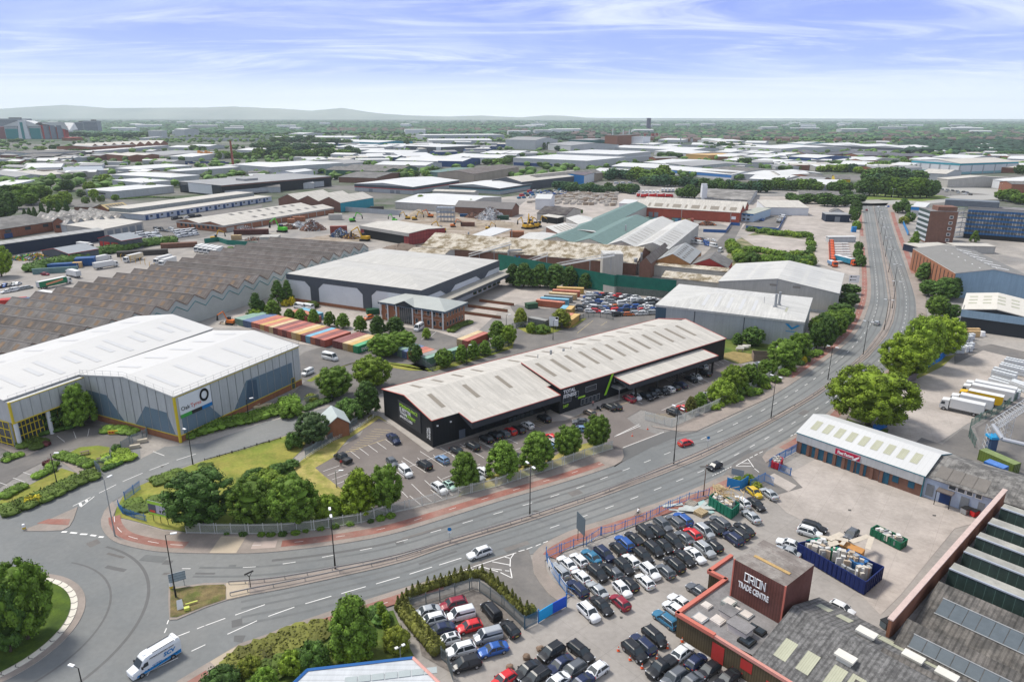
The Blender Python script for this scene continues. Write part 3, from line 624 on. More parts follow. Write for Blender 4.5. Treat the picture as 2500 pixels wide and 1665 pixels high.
oak.boxp(-.25,.25,-.25,.25,0,h1,'corner_trim',FRY);oak.Pn('F',.3,Lx,h1-.35,h1,'eave_trim',FRY,.14)
oak.Pn('F',.3,Lx,1.6,1.8,'base_trim',FRY,.14);oak.Pn('L',.3,Dy,1.6,1.8,'base_trim',FRY,.14)
sg=oak.Pn('F',1.0,10.5,h1-6.0,h1-.5,'sign_board',M('sign_white',(.66,.68,.70),.5,0),.2)
oak.Pn('F',1.0,4.2,h1-6.0,h1-5.1,'sign_stripe',M('sign_green',(.05,.32,.06),.5,0),.26,parent=sg)
oak.Pn('F',4.2,7.3,h1-6.0,h1-5.1,'sign_stripe',BLKM,.26,parent=sg)
oak.Pn('F',7.3,10.5,h1-6.0,h1-5.1,'sign_stripe',M('sign_blue',(.01,.16,.42),.5,0),.26,parent=sg)
TXB,TXR,TXW=M('letter_black',(.02,.02,.02),.5,0),M('letter_red',(.6,.08,.05),.5,0),M('letter_white',(.75,.75,.75),.5,0)
oak.text('F',1.3,h1-4.2,'Oak',1.5,TXB,pr=.25);oak.text('F',4.1,h1-4.2,'Tyres',1.4,TXR,pr=.25)
mb=MB()
for i in range(28):
 a,b=2*pi*i/28,2*pi*(i+1)/28;c=(8.4,-.3,h1-2.4)
 q=[(c[0]+r_*cos(t)*1.0,c[1],c[2]+r_*sin(t)*1.2)for r_,t in((.85,a),(1.4,a),(1.4,b),(.85,b))];mb.fc(q);mb.fc(q[::-1])
mb.bd('ring_emblem',TXB,oak.E)
for i in range(5):
 y0=.06+.0;x0=Lx*(.08+i*.185);oak.sky(x0,x0+1.3,.10*Dy,.40*Dy,SKYG);oak.sky(x0+3,x0+4.2,.60*Dy,.84*Dy,SKYG)
oak.Pn('F',.90*Lx,.93*Lx,0,3.2,'door',M('door_grey_green',(.06,.09,.08),.6,0),.14,frame=(FRY,.15))
rail=MB()
for i in range(19):x=Lx*i/18;rail.tb((x,-.2,h1),(x,-.2,h1+1.6),.035,n=4)
for z in(.8,1.5):rail.tb((0,-.2,h1+z),(Lx,-.2,h1+z),.03,n=4)
for i in range(12):y=Dy*i/11;z=oak.rz(.01,min(y,Dy-.01));rail.tb((-.2,y,z),(-.2,y,z+1.6),.035,n=4)
for y0,y1 in((0,Dy/2),(Dy/2,Dy)):
 for z in(.8,1.5):rail.tb((-.2,y0,oak.rz(1,y0+.01)+z),(-.2,y1,oak.rz(1,y1-.01)+z),.03,n=4)
for z in(.5,1.0):rail.tb((Lx+.3,0,h1+z),(Lx+.3,Dy/2,h1+oak.rr+z),.06,n=4);rail.tb((Lx+.3,Dy/2,h1+oak.rr+z),(Lx+.3,Dy,h1+z),.06,n=4)
rail.bd('guard_rail',GV,oak.E)
A2=[(9.6,977.7),(518,803.5),(337.7,772.7)]
ok2=Bld('tyre_warehouse','white roofed warehouse block with yellow framed glazing and white columns','warehouse',A2,h1,Rf='gx',r=2.6,wm=WL,rm=BW,ov=.35,th=.3)
L2,D2=ok2.L,ok2.D
gl=(A-local(ok2,0,0)).dot(ok2.ex)
ok2.Pn('F',.4,gl,0,6.3,'glazing',GLS,.06)
ok2.Pn('L',.2,D2*.7,0,6.3,'glazing',GLS,.06)
for z in(.3,2.0,4.2,6.2):ok2.Pn('F',.3,gl,z,z+.22,'glazing_bar',FRY,.16);ok2.Pn('L',.2,D2*.7,z,z+.22,'glazing_bar',FRY,.16)
for i in range(19):x=.4+(gl-.8)*i/18;ok2.Pn('F',x,x+.18,0,6.4,'mullion',FRY,.15)
for i in range(8):y=.2+i*2.2;ok2.Pn('L',y,y+.18,0,6.4,'mullion',FRY,.15)
for i in range(3):mb=MB();x=.6+i*gl/2.4;mb.tb((x,-1.2,0),(x,-1.2,6.6),.5,n=14);mb.bd('column',WWHT,ok2.E)
ok2.boxp(-.1,gl,-1.8,-.02,6.4,h1-.3,'overhanging_panel',WL)
for i in range(9):x=gl*i/8;mb=MB();mb.box(x-.06,x+.06,-1.86,-1.81,6.4,h1-.3);mb.bd('panel_joint',GV,ok2.E)
mb=MB();mb.box(-.3,.15,-1.95,-1.5,6.3,h1-.2);mb.box(-.1,gl,-1.88,-1.82,6.3,6.6);mb.box(-.1,gl,-1.88,-1.82,h1-.5,h1-.28);mb.bd('yellow_trim',FRY,ok2.E)
for i in range(6):
 x0=L2*(.03+i*.16);ok2.sky(x0,x0+1.5,.16*D2,.34*D2,SKYG)
 x0+=L2*.06;ok2.sky(x0,x0+1.5,.08*D2,.40*D2,SKYG);ok2.sky(x0-3,x0-1.8,.62*D2,.84*D2,SKYG)
gr=MB()
for i in range(10):x=gl*i/9;gr.tb((x,-1.8,h1),(x,-1.8,h1+1.5),.035,n=4)
for z in(.7,1.4):gr.tb((0,-1.8,h1+z),(gl,-1.8,h1+z),.03,n=4)
gr.bd('guard_rail',GV,ok2.E)
# ---- 2 the black gym
O_=G(1057,1092);X_=G(1742,869.5);ex=(X_-O_);Lg=ex.length;ex.normalize();ey=V((-ex.y,ex.x,0))
Wg=(G(926,1016.5)-O_).dot(ey);hg=6.9
gym=em('gym_building',(O_.x,O_.y,0),AT(ex.y,ex.x));tag(gym,'long black gym building with cream roof, red edging and a green slash on its front','gym')
cornerE=G(1366.4,1010.6);xe=(cornerE-O_).dot(ex);ye=(cornerE-O_).dot(ey)
rid=G(*Q('c2','1220,610')[0],9.6);yr=Wg*.52
xs_=(G(1262,889,9.4)-O_).dot(ex)
hr=9.3;hbk=7.2
fE=ye;sE=(hr-7.0)/(yr-ye);sW=(hr-hg)/yr
he=7.0
mb=MB()
mb.fc([(0,Wg,0),(0,0,0),(0,0,hg),(0,yr,hr),(0,Wg,hbk)])
mb.fc([(0,0,0),(xe,0,0),(xe,0,hg),(0,0,hg)]);mb.fc([(Lg,Wg,0),(0,Wg,0),(0,Wg,hbk),(Lg,Wg,hbk)])
mb.fc([(Lg,ye,0),(Lg,Wg,0),(Lg,Wg,hbk),(Lg,yr,hr+.5),(Lg,ye,he)])
mb.fc([(xe,ye,0),(Lg,ye,0),(Lg,ye,he),(xe,ye,he)])
mb.fc([(xe,yr,0),(xe,ye,0),(xe,ye,he),(xe,yr,hr+.5)])
mb.bd('wall',BLK,gym)
GYR=M('gym_roof',(.50,.47,.42),.65,.06,.15,st_=[(0,1.0,.12,.95),(1,6,.012,.88)],streak=.2)
RDE=M('red_edge_trim',(.42,.10,.08),.6,.05)
t=.2;mb=MB()
mb.fc([(-.2,-.2,hg+t),(xe,-.2,hg+t),(xe,yr,hr+t),(-.2,yr,hr+t)]);mb.fc([(-.2,yr,hr+t),(Lg,yr,hr+t),(Lg,Wg+.2,hbk+t),(-.2,Wg+.2,hbk+t)])
mb.fc([(xe,ye-.2,he+t),(Lg,ye-.2,he+t),(Lg,yr,hr+.5+t),(xe,yr,hr+.5+t)]);mb.fc([(Lg,yr,hr+t),(xe,yr,hr+t),(xe,yr,hr+.5+t),(Lg,yr,hr+.5+t)])
mb.bd('roof',GYR,gym)
def bar(mb,a,b,w_=.16,hh=.28):
 a,b=V(a),V(b);mb.tb(a,b,w_,n=4)
mb=MB()
for a,b in(((-.25,-.25,hg),(-.25,yr,hr)),((-.25,yr,hr),(-.25,Wg+.2,hbk)),((-.25,-.25,hg),(3,-.25,hg)),((-.25,Wg+.25,hbk),(Lg,Wg+.25,hbk)),((Lg+.1,Wg+.2,hbk),(Lg+.1,yr,hr+.5)),((Lg+.1,yr,hr+.5),(Lg+.1,ye,he)),((Lg+.1,ye-.25,he),(xe-.1,ye-.25,he)),((xe-.1,ye-.25,he),(xe-.1,yr,hr+.5))):
 mb.tb(V(a)+V((0,0,.22)),V(b)+V((0,0,.22)),.12,n=4)
mb.bd('roof_edge_trim',RDE,gym)
cw0=(G(1113,1008,6.6)-O_).dot(ex);cw1=(G(1338,959,6)-O_).dot(ex)
cyo=(G(*Q('c2','695,1250')[0],5.9)-O_).dot(ey)
def cy(x0,x1,y0,y1,z0,z1,hh,name='canopy',):
 c=MB();c.fc([(x0,y1,z1),(x1,y1,z1),(x1,y0,z0),(x0,y0,z0)],1)
 c.fc([(x0,y1,z1-hh),(x1,y1,z1-hh),(x1,y1,z1),(x0,y1,z1)]);c.fc([(x0,y0,z0-.4),(x0,y1,z1-hh),(x0,y1,z1),(x0,y0,z0)]);c.fc([(x1,y1,z1-hh),(x1,y0,z0-.4),(x1,y0,z0),(x1,y1,z1)]);c.fc([(x0,y0,z0-.4),(x1,y0,z0-.4),(x1,y1,z1-hh),(x0,y1,z1-hh)])
 o=c.bd(name,[M('black_fascia',(.035,.04,.05),.5,.08),GYR],gym)
 e=MB()
 for a,b in(((x0,y0,z0),(x0,y1,z1)),((x0,y1,z1),(x1,y1,z1)),((x1,y1,z1),(x1,y0,z0))):e.tb(V(a)+V((0,0,.06)),V(b)+V((0,0,.06)),.11,n=4)
 e.bd('edge_trim',RDE,o)
cwe=min(cw1,xe+8)
cy(cw0,xe-1.5,-.2,-5.8,hg+.2,hg-.5,1.6)
c0=(G(*Q('c3','-70,712')[0],6)-O_).dot(ex)
E0=G(*Q('c2','2270,715')[0],6.3);E1=G(*Q('c3','860,385')[0],6.3)
ce0,ce1=(E0-O_).dot(ex),(E1-O_).dot(ex)
cy(ce0,ce1,ye-.05,ye-6.5,6.2,5.6,1.5)
gy=lambda x,y,z:(x,y,z)
GRN=M('letter_lime',(.36,.62,.06),.5,0)
sb=MB();sb.box(-.16,-.003,5.2,16.2,1.7,7.0);sgn=sb.bd('sign_board',M('sign_dark_grey',(.045,.047,.05),.6,.05),gym)
rr_,uu_=(0,-1,0),(0,0,1)
for txt,y_,z_,s_,m_ in(('PERSEVERANCE',15.4,5.75,1.15,GRN),('IS BETTER',15.4,4.75,1.15,TXW),('THAN',15.4,3.75,1.15,TXW),('DEFERT',11.9,3.75,1.15,GRN),('#NOEXCUSES',15.4,2.75,.9,TXW)):
 tm(txt,s_,m_,parent=gym,o=(-.2,y_,z_),r=rr_,u=uu_,bold=.012,xs=1.12)
tm('TOTAL\nFITNESS',.95,TXW,parent=gym,o=(-.2,1.6,1.7),r=(0,0,1),u=(0,1,0),bold=.02,xs=.95)
tm('TOTAL\nFITNESS',1.35,TXW,parent=gym,o=(xe+1.0,ye-.2,5.6),r=(1,0,0),u=uu_,bold=.03,xs=1.0)
tm('24/7',1.1,GRN,parent=gym,o=(xe+1.0,ye-.2,1.5),r=(1,0,0),u=uu_,bold=.03)
mb=MB();mb.fc([(xe+16.6,ye-.12,1.2),(xe+17.5,ye-.12,1.2),(xe+20.2,ye-.12,7.0),(xe+19.3,ye-.12,7.0)]);mb.bd('green_slash',M('lime_paint',(.30,.62,.03),.5,0),gym)
def gwin(x0,x1,z0,z1,m=GLS,nm='window'):
 q=MB();q.box(x0,x1,ye-.10,ye-.003,z0,z1);o=q.bd(nm,m,gym);f=MB()
 for a in((x0-.1,x1+.1,z0-.1,z0),(x0-.1,x1+.1,z1,z1+.1),(x0-.1,x0,z0,z1),(x1,x1+.1,z0,z1)):f.box(a[0],a[1],ye-.14,ye-.003,a[2],a[3])
 f.bd('frame',GV,o)
for a in((1.1,3.9,2.9,4.3),(5.6,6.6,3.6,5.0),(9.4,13.4,4.0,5.4),(20.6,23.2,4.4,6)):gwin(xe+a[0],xe+a[1],a[2],a[3])
for i in range(5):gwin(xe+7.8+i*1.5,xe+8.8+i*1.5,.6,2.2)
mb=MB();mb.box(xe+6.6,xe+9.2,ye-.15,ye-.02,2.75,3.2);mb.bd('lime_sign',GRN,gym)
mb=MB();mb.box(xe+19.5,xe+26,ye-3,ye-.02,3.0,3.35);[mb.tb((xe+x_,ye-2.9,0),(xe+x_,ye-2.9,3),.1)for x_ in(19.8,25.7)];[mb.tb((xe+a,ye-3,3.9),(xe+b,ye-3 if b!=a else ye-.1,3.9),.05)for a,b in((19.5,26),(19.5,19.5),(26,26))];mb.bd('entrance_porch',GV,gym)
for i in range(4):
 x=5+i*10.6
 if x<xe-3:mb=MB();mb.fc([(x,yr*.28,hg+sW*yr*.28+t+.05),(x+1.3,yr*.28,hg+sW*yr*.28+t+.05),(x+1.3,yr*.82,hg+sW*yr*.82+t+.05),(x,yr*.82,hg+sW*yr*.82+t+.05)]);mb.bd('rooflight',SKYB,gym)
nE=12
for i in range(nE):
 x=xe+3+(Lg-xe-6)*i/nE;s_=(hr+.5-he)/(yr-ye);y0,y1=ye+(yr-ye)*.36,ye+(yr-ye)*.86
 mb=MB();mb.fc([(x,y0,he+s_*(y0-ye)+t+.05),(x+1.3,y0,he+s_*(y0-ye)+t+.05),(x+1.3,y1,he+s_*(y1-ye)+t+.05),(x,y1,he+s_*(y1-ye)+t+.05)]);mb.bd('rooflight',SKYB,gym)
for i in range(15):
 x=6+(Lg-12)*i/15;s_=(hbk-hr)/(Wg-yr);y0,y1=yr+(Wg-yr)*.25,yr+(Wg-yr)*.72
 if i==4:continue
 mb=MB();mb.fc([(x,y0,hr+s_*(y0-yr)+t+.05),(x+1.1,y0,hr+s_*(y0-yr)+t+.05),(x+1.1,y1,hr+s_*(y1-yr)+t+.05),(x,y1,hr+s_*(y1-yr)+t+.05)]);mb.bd('rooflight',SKYB,gym)
for x_,r_,z_ in((xe+12,.35,1.6),(xe+17,.35,1.0),(xe+7,.12,1.3),(xe+20,.12,1.2)):mb=MB();mb.tb((x_,yr+1.0,hr),(x_,yr+1.0,hr+z_),r_,n=10);mb.bd('roof_vent',GV,gym)
mb=MB();mb.box(7.6,9.4,-.1,-.003,0,2.3);mb.bd('door',M('door_blue_grey',(.12,.14,.18),.5,0),gym)
for x_ in(1.2,5.0):mb=MB();mb.box(x_,x_+.4,-.3,-.003,5.2,5.5);mb.bd('flood_light',TXW,gym)
for i,x_ in enumerate((ce0+3,ce0+12,ce0+21,ce0+30,ce1-2)):mb=MB();mb.box(x_,x_+.5,ye-6.2,ye-5.7,0,4.3);mb.bd('canopy_column',BLKM,gym)
def gl_(x,y):v=O_+ex*x+ey*y;return v
Sh('path',M('forecourt',(.30,.27,.25),.9,.08,.4),[gl_(xe-4,ye-.3),gl_(xe+30,ye-.3),gl_(xe+30,ye-2.6),gl_(xe+10,ye-3.2),gl_(xe-1.5,ye-4),gl_(xe-5,ye-2.5)],.12,z0=-.05)
Sh('path',M('pale_kerb',(.36,.33,.3),.9,.1,.5),[gl_(-2.2,-1.5),gl_(-.3,-1.0),gl_(-.3,Wg),gl_(-1.4,Wg)],.1,z0=-.05)
st=MB()
for i in range(18):
 a=i*.38;z=.3+i*.3
 c=(xe-3.4,-1.9);st.fc([(c[0],c[1],z),(c[0]+1.1*cos(a),c[1]+1.1*sin(a),z),(c[0]+1.1*cos(a+.36),c[1]+1.1*sin(a+.36),z)]);st.tb((c[0]+1.1*cos(a),c[1]+1.1*sin(a),z),(c[0]+1.1*cos(a),c[1]+1.1*sin(a),z+1),.03,n=4)
st.tb((xe-3.4,-1.9,0),(xe-3.4,-1.9,6.5),.1);st.bd('spiral_stair',BLKM,gym)
# ---- 3 cold store with dark band
hw=hgt(705,733,669)
cs=Bld('warehouse','large off-white roofed depot with charcoal band and loading docks','warehouse',[(698.6,669),(1027.6,710.5),(1214.5,636)],hw,Rf='flat',wm=WWHT,rm=M('depot_roof',(.47,.455,.42),.6,.07,.15,st_=[(0,6,.02,.88),(1,1,.1,.95)],streak=.15),th=.1,ov=.1)
for k in range(2):
 y0,y1=cs.D*k/2,cs.D*(k+1)/2;m_=cs.D/4;mb=MB();z=hw+.15;zr=z+1.6;L_=cs.L
 A_=[(0,y0+.2,z),(L_,y0+.2,z),(L_,y1,z),(0,y1,z)];p_,q_=(m_,(y0+y1)/2,zr),(L_-m_,(y0+y1)/2,zr)
 for f in([A_[0],A_[1],q_,p_],[A_[1],A_[2],q_],[A_[2],A_[3],p_,q_],[A_[3],A_[0],p_]):mb.fc(f)
 mb.bd('hipped_roof',MC['depot_roof'],cs.E)
cs.Pn('F',-.1,cs.L+.1,hw-2.2,hw+.15,'charcoal_band',WDRK,.12);cs.Pn('R',0,cs.D,hw-3.0,hw+.15,'charcoal_band',WDRK,.12)
cs.Pn('F',0,cs.L,0,1.3,'brick_base',BRKO,.1)
for f in(.22,.62):x=cs.L*f;cs.Pn('F',0,0,0,0,'charcoal_pier',WDRK,.16,pts=[(x-2.2,1.3),(x+2.2,1.3),(x+2.2,hw-4.5),(x+5,hw-2.1),(x-5,hw-2.1),(x-2.2,hw-4.5)])
for f in(.3,.75):x=cs.D*f;cs.Pn('R',0,0,0,0,'charcoal_wedge',WDRK,.16,pts=[(x-1,hw-5.6),(x+1,hw-5.6),(x+6,hw-2.9),(x-6,hw-2.9)])
cs.boxp(cs.L+.2,cs.L+6.5,4,cs.D+14,5.0,6.4,'dock_canopy',WDRK,M('dock_roof',(.32,.30,.26),.8,.1))
for i in range(6):y=cs.D*(.62+i*.07);cs.Pn('R',y,y+2.4,.9,4.2,'dock_door',M('dock_green',(.02,.07,.05),.6,.05),.3,frame=(M('dock_frame',(.30,.16,.05),.7,0),.25))
cs.Pn('R',5,11,0,4.6,'dock_wall',WWHT,.4)
cs.Pn('R',7,8.6,.6,3.6,'green_door',M('green_frame',(.03,.32,.09),.6,0),.5)
for k in range(3):
 rp=MB();y=cs.D*(.22+k*.15);rp.box(cs.L+6.6,cs.L+27-k*2,y,y+.7,0,1.1,0,1)
 tag(rp.bd('retaining_wall',[BRK,M('hedge_top',(.10,.09,.05),.9,.3,1)],cs.E),None)
# ---- 4 long saw-tooth roofed shed
SN=17
sB=G(697,669,8);eL=(G(763.4,583,8)-G(30,771,8));eL.normalize()
Ln=262.
gdir=eL
shed_r0=sB-gdir*(150)
n_=V((-gdir.y,gdir.x,0));wdt=abs((G(465,640,8)-sB).dot(n_))
shed=em('saw_tooth_shed',(shed_r0.x,shed_r0.y,0),AT(gdir.y,gdir.x));tag(shed,'very long shed with many brown ridged roofs and a pale stepped side wall','warehouse')
LT=(G(904,606,8)-shed_r0).dot(gdir);nb=round(LT/9.35);bw=LT/nb;hs=8.
wl=MB();pr=[]
for i in range(nb):pr+=[(i*bw,hs),(i*bw+bw*.46,hs+2.9)]
pr.append((LT,hs))
wl.fc([(0,0,0),(LT,0,0)]+[(x,0,z)for x,z in pr[::-1]]);wl.fc([(LT,wdt,0),(0,wdt,0)]+[(x,wdt,z)for x,z in pr])
wl.fc([(LT,0,0),(LT,wdt,0),(LT,wdt,hs),(LT,0,hs)]);wl.fc([(0,wdt,0),(0,0,0),(0,0,hs),(0,wdt,hs)])
wl.bd('wall',M('pale_green_wall',(.40,.42,.40),.7,.07,.2),shed)
for i in range(nb):
 mb=MB();x0,x1,x2=i*bw,i*bw+bw*.46,(i+1)*bw
 mb.fc([(x1,-.3,hs+3.1),(x1,wdt+.3,hs+3.1),(x0,wdt+.3,hs+.2),(x0,-.3,hs+.2)],0);mb.fc([(x2,-.3,hs+.2),(x2,wdt+.3,hs+.2),(x1,wdt+.3,hs+3.1),(x1,-.3,hs+3.1)],0)
 mb.fc([(x0,-.3,hs),(x1,-.3,hs+2.9),(x1,-.3,hs+3.1),(x0,-.3,hs+.2)],1);mb.fc([(x1,-.3,hs+2.9),(x2,-.3,hs),(x2,-.3,hs+.2),(x1,-.3,hs+3.1)],1)
 ro=mb.bd('roof_bay',[BRV[(1 if i<nb*.3 else 0)if i*7%5 else 2],M('rust_edge',(.18,.09,.06),.9,.1)],shed)
 q=MB();q.tb((x1,-.3,hs+3.14),(x1,wdt+.3,hs+3.14),.17,n=4);q.bd('ridge_cap',M('ridge_cap_grey',(.24,.22,.205),.9,.1),ro);q=MB();q.box(x2-.35,x2+.2,0,wdt,hs+.2,hs+.3);q.bd('valley_gutter',M('gutter_pale',(.33,.31,.29),.9,.15),ro)
 for k in range(9 if i<nb*.6 else 0):
  y=wdt*(.06+k*.105);q=MB();sl_=2.9/(bw*.46);q.fc([(x0+bw*.36,y,hs+sl_*bw*.36+.24),(x0+bw*.36,y+1.6,hs+sl_*bw*.36+.24),(x0+bw*.16,y+1.6,hs+sl_*bw*.16+.24),(x0+bw*.16,y,hs+sl_*bw*.16+.24)]);q.bd('rooflight',M('rust_rooflight',(.19,.13,.085),.8,.2,.6),ro)
tr=MB()
for a,b in zip(pr,pr[1:]):tr.tb((a[0],-.12,a[1]-2.4),(b[0],-.12,b[1]-2.4),.16,n=4)
tr.bd('teal_stripe',M('teal_stripe_paint',(.12,.27,.28),.6,0),shed)
yv=wdt*.64
# ---- 5 brick office with hip roof
ho=hgt(1085.5,806,762)
of=Bld('office_building','two-storey orange brick office with pale hipped roof and white columns','office',[(931,738),(1085,761.4),(1129.6,740)],ho,Rf='hip',r=2.6,wm=BRKO,rm=M('office_roof',(.36,.38,.36),.6,.05),ov=1.0,th=.35)
of.trim(M('slate_fascia',(.09,.12,.15),.5,0))
for z in(1.1,4.6):
 of.wins('F',.5,of.L*.30,2,z,z+1.6,1.1,frame=(FRW,.08));of.wins('F',of.L*.52,of.L-.5,5,z,z+1.6,1.1,frame=(FRW,.08));of.wins('R',.8,of.D-.8,6,z,z+1.6,.9,frame=(FRW,.08))
of.Pn('F',of.L*.30,of.L*.5,.2,ho,'curtain_glazing',GLS,.15)
for i in range(7):x=of.L*.30+of.L*.2*i/6;of.Pn('F',x-.05,x+.05,.2,ho,'mullion',GV,.22)
for f in(.0,.12,.26,.52,.67,.83,.99):mb=MB();mb.tb((of.L*f,-.75,0),(of.L*f,-.75,ho),.28,n=10);mb.bd('column',WWHT,of.E)
mb=MB();x0,x1=of.L*.24,of.L*.56;xm=(x0+x1)/2
mb.fc([(x0,-1,ho+.3),(xm,-1,ho+2.2),(xm,5,ho+2.3),(x0,4,ho+.4)]);mb.fc([(xm,-1,ho+2.2),(x1,-1,ho+.3),(x1,4,ho+.4),(xm,5,ho+2.3)]);mb.fc([(x0,-1,ho-.1),(x1,-1,ho-.1),(x1,-1,ho+.3),(xm,-1,ho+2.2),(x0,-1,ho+.3)],1);mb.bd('entrance_gable',[MC['office_roof'],GLS],of.E)
for z in(3.4,5.0):of.Pn('F',of.L*.52,of.L,z,z+.12,'stone_band',TRM,.06)
# ---- 6 grey warehouse with bird logo
hv=hgt(1748.5,823,762.8)
vw=Bld('warehouse','grey metal warehouse with a blue wing mark and twin roof flues','warehouse',[(1602,745.5),(1963,788),(1975.8,728.5)],hv,D=None,Rf='hip',r=2.4,wm=WY,rm=WHT2,th=.3)
vw.Pn('F',0,vw.L*.075,0,hv-.1,'dark_corner',M('slate_corner',(.05,.09,.13),.6,.05),.1)
for f in(.28,.62):vw.Pn('F',vw.L*f-.12,vw.L*f+.12,0,hv,'downpipe',WDRK,.15)
mb=MB();x=vw.L*.93;z=hv*.72
mb.fc([(x-2.4,-.2,z+1.6),(x-1.2,-.2,z+1.6),(x,-.2,z+.4),(x,-.2,z-.4)]);mb.fc([(x,-.2,z-.4),(x,-.2,z+.4),(x+1.6,-.2,z+1.5),(x+2.6,-.2,z+1.5)]);mb.fc([(x-1.9,-.2,z-.9),(x+1.4,-.2,z-.9),(x+1.4,-.2,z-1.15),(x-1.9,-.2,z-1.15)])
mb.bd('wing_logo',M('logo_blue',(.01,.22,.45),.5,0),vw.E)
for dx,dy in((0,0),(.9,3.5)):mb=MB();x,y=vw.L*.79+dx,vw.D*.3+dy;mb.box(x-.7,x+.7,y-.7,y+.7,hv+.5,hv+2.0);mb.tb((x,y,hv+1),(x,y,hv+6.5),.45,n=12);mb.bd('flue',GV,vw.E)
mb=MB();mb.tb((vw.L*.71,vw.D*.35,hv),(vw.L*.71,vw.D*.35,hv+4.5),.08);mb.bd('mast',GV,vw.E)
for i in range(6):x=vw.L*(.22+i*.085);vw.sky(x,x+1.2,vw.D*.12,vw.D*.42,SKYG)
vw.sky(vw.L*.86,vw.L*.875,vw.D*.2,vw.D*.38,SKYY)
# ---- 7 beige gable warehouse
hb=hgt(2040,768,718)
bg_=Bld('warehouse','broad beige warehouse with white gabled roof beside the dual carriageway','warehouse',[(1754.9,688),(2047.8,717.9),(2050,668)],hb,Rf='gy',r=3.6,wm=WBEI,rm=WHT2,th=.3)
bg_.Pn('F',0,bg_.L,0,1.2,'base',WY,.1);bg_.Pn('R',0,bg_.D,0,2.4,'base',WY,.1)
bg_.Pn('F',bg_.L*.5-.15,bg_.L*.5+.15,0,hb+3.2,'downpipe',GV,.12)
for f in(.44,.63):bg_.Pn('F',bg_.L*f,bg_.L*f+3,hb+.6,hb+1.5,'louvre',M('louvre_brown',(.25,.23,.20),.7,0),.1)
for i in range(2):
 for j in range(8):x=bg_.L*(.12+i*.14);y=bg_.D*(.1+j*.1);bg_.sky(x,x+bg_.L*.1,y,y+1.1,SKYG);bg_.sky(x+bg_.L*.46,x+bg_.L*.56,y,y+1.1,SKYG)
# ---- 8 fleet shop
hf=hgt(1946,1101.6,1056);
ff=Bld('shop_unit','long trade counter with white roof, brick piers and teal shutters under a red sign','shop',[(1949,1056),(2256,1161),(1990,1000)],hf,D=15,Rf='gx',r=2.3,wm=BRKD,rm=WHT,th=.25,ov=.4)
ff.trim(TEAT)
ff.Pn('F',-.1,ff.L+.1,hf-2.0,hf,'fascia_cladding',WL,.35)
ff.Pn('L',0,15,hf-2.0,hf,'fascia_cladding',WL,.25)
sg=ff.Pn('F',ff.L*.335,ff.L*.535,hf-1.75,hf-.45,'sign_board',M('sign_crimson',(.42,.01,.05),.5,0),.5)
FTX=ff
mb=MB();x=ff.L*.53;mb.fc([(x-1.6,-.57,hf-1.75),(x-.8,-.57,hf-1.75),(x,-.57,hf-.9),(x,-.57,hf-.5)]);mb.bd('sign_slash',TXW,sg);sg.children
nd=7
for f,w_ in((.045,.07),(.14,.06),(.20,.075),(.272,.072),(.352,.068),(.44,.065),(.515,.075),(.69,.075)):
 ff.Pn('F',ff.L*f,ff.L*(f+w_),0.1,hf-2.1,'roller_shutter',DRT,.12)
for f in(.79,.905):ff.Pn('F',ff.L*f,ff.L*(f+.045),1.2,hf-2.2,'window_shutter',DRT,.12)
for i in range(10):x=ff.L*(.02+i*.075);ff.Pn('F',x,x+.7,0,hf-2,'brick_pier',BRKD,.3)
for i in range(9):x=ff.L*(.06+i*.10);ff.sky(x,x+1.5,2.2,5.6,SKYY)
ff.Pn('R',-.05,.4,0,hf,'corner_post',TEAT,.2)
# ---- 9 pale blue unit with mottled roof
hu=hf-.3
bu=Bld('workshop','pale blue painted workshop with dark lichened roof beside the trade counter','workshop',[(2257.5,1162),(2440,1222),(2300,1100)],hu,D=15,Rf='gx',r=2.1,wm=M('pale_blue_wall',(.38,.45,.56),.75,.07,.3),rm=M('lichen_roof',(.11,.105,.10),.95,.2,.9,col2=(.24,.23,.215),st_=[(0,1.,.2,.85)]),th=.2,L=None)
k=bu.L
bu.Pn('F',k*.055,k*.16,.6,3.2,'roller_shutter',DRG,.12);bu.Pn('F',k*.25,k*.40,0,3.0,'blue_door',M('navy_shutter',(.01,.035,.13),.6,.05),.1)
bu.boxp(k*.22,k*.44,-2.0,-.05,3.1,3.3,'porch_canopy',M('porch_felt',(.13,.11,.10),.9,.2))
for x in(k*.23,k*.43):mb=MB();mb.tb((x,-1.9,0),(x,-1.9,3.1),.08);mb.bd('porch_post',BLKM,bu.E)
for a,b in((.35,.44),(.47,.56),(.59,.66),(.71,.78)):bu.Pn('F',k*a,k*b,3.7,4.5,'window',GLS,.1,frame=(FRW,.14))
bu.Pn('F',k*.53,k*.64,.2,3.0,'roller_shutter',DRG,.15);bu.Pn('F',k*.76,k*.84,.4,3,'roller_shutter',DRG,.12)
for i in range(4):x=k*(.12+i*.17);bu.sky(x,x+2.4,.6,4.4,M('roof_patch',(.17,.155,.14),.95,.1),'roof_patch')
b2=Bld('workshop','dark mottled roof of a low workshop behind the brick parapet','workshop',[(2441,1222),(2540,1255),(2480,1150)],hu,D=15,Rf='gx',r=2.1,wm=BRKD,rm=MC['lichen_roof'],th=.2)
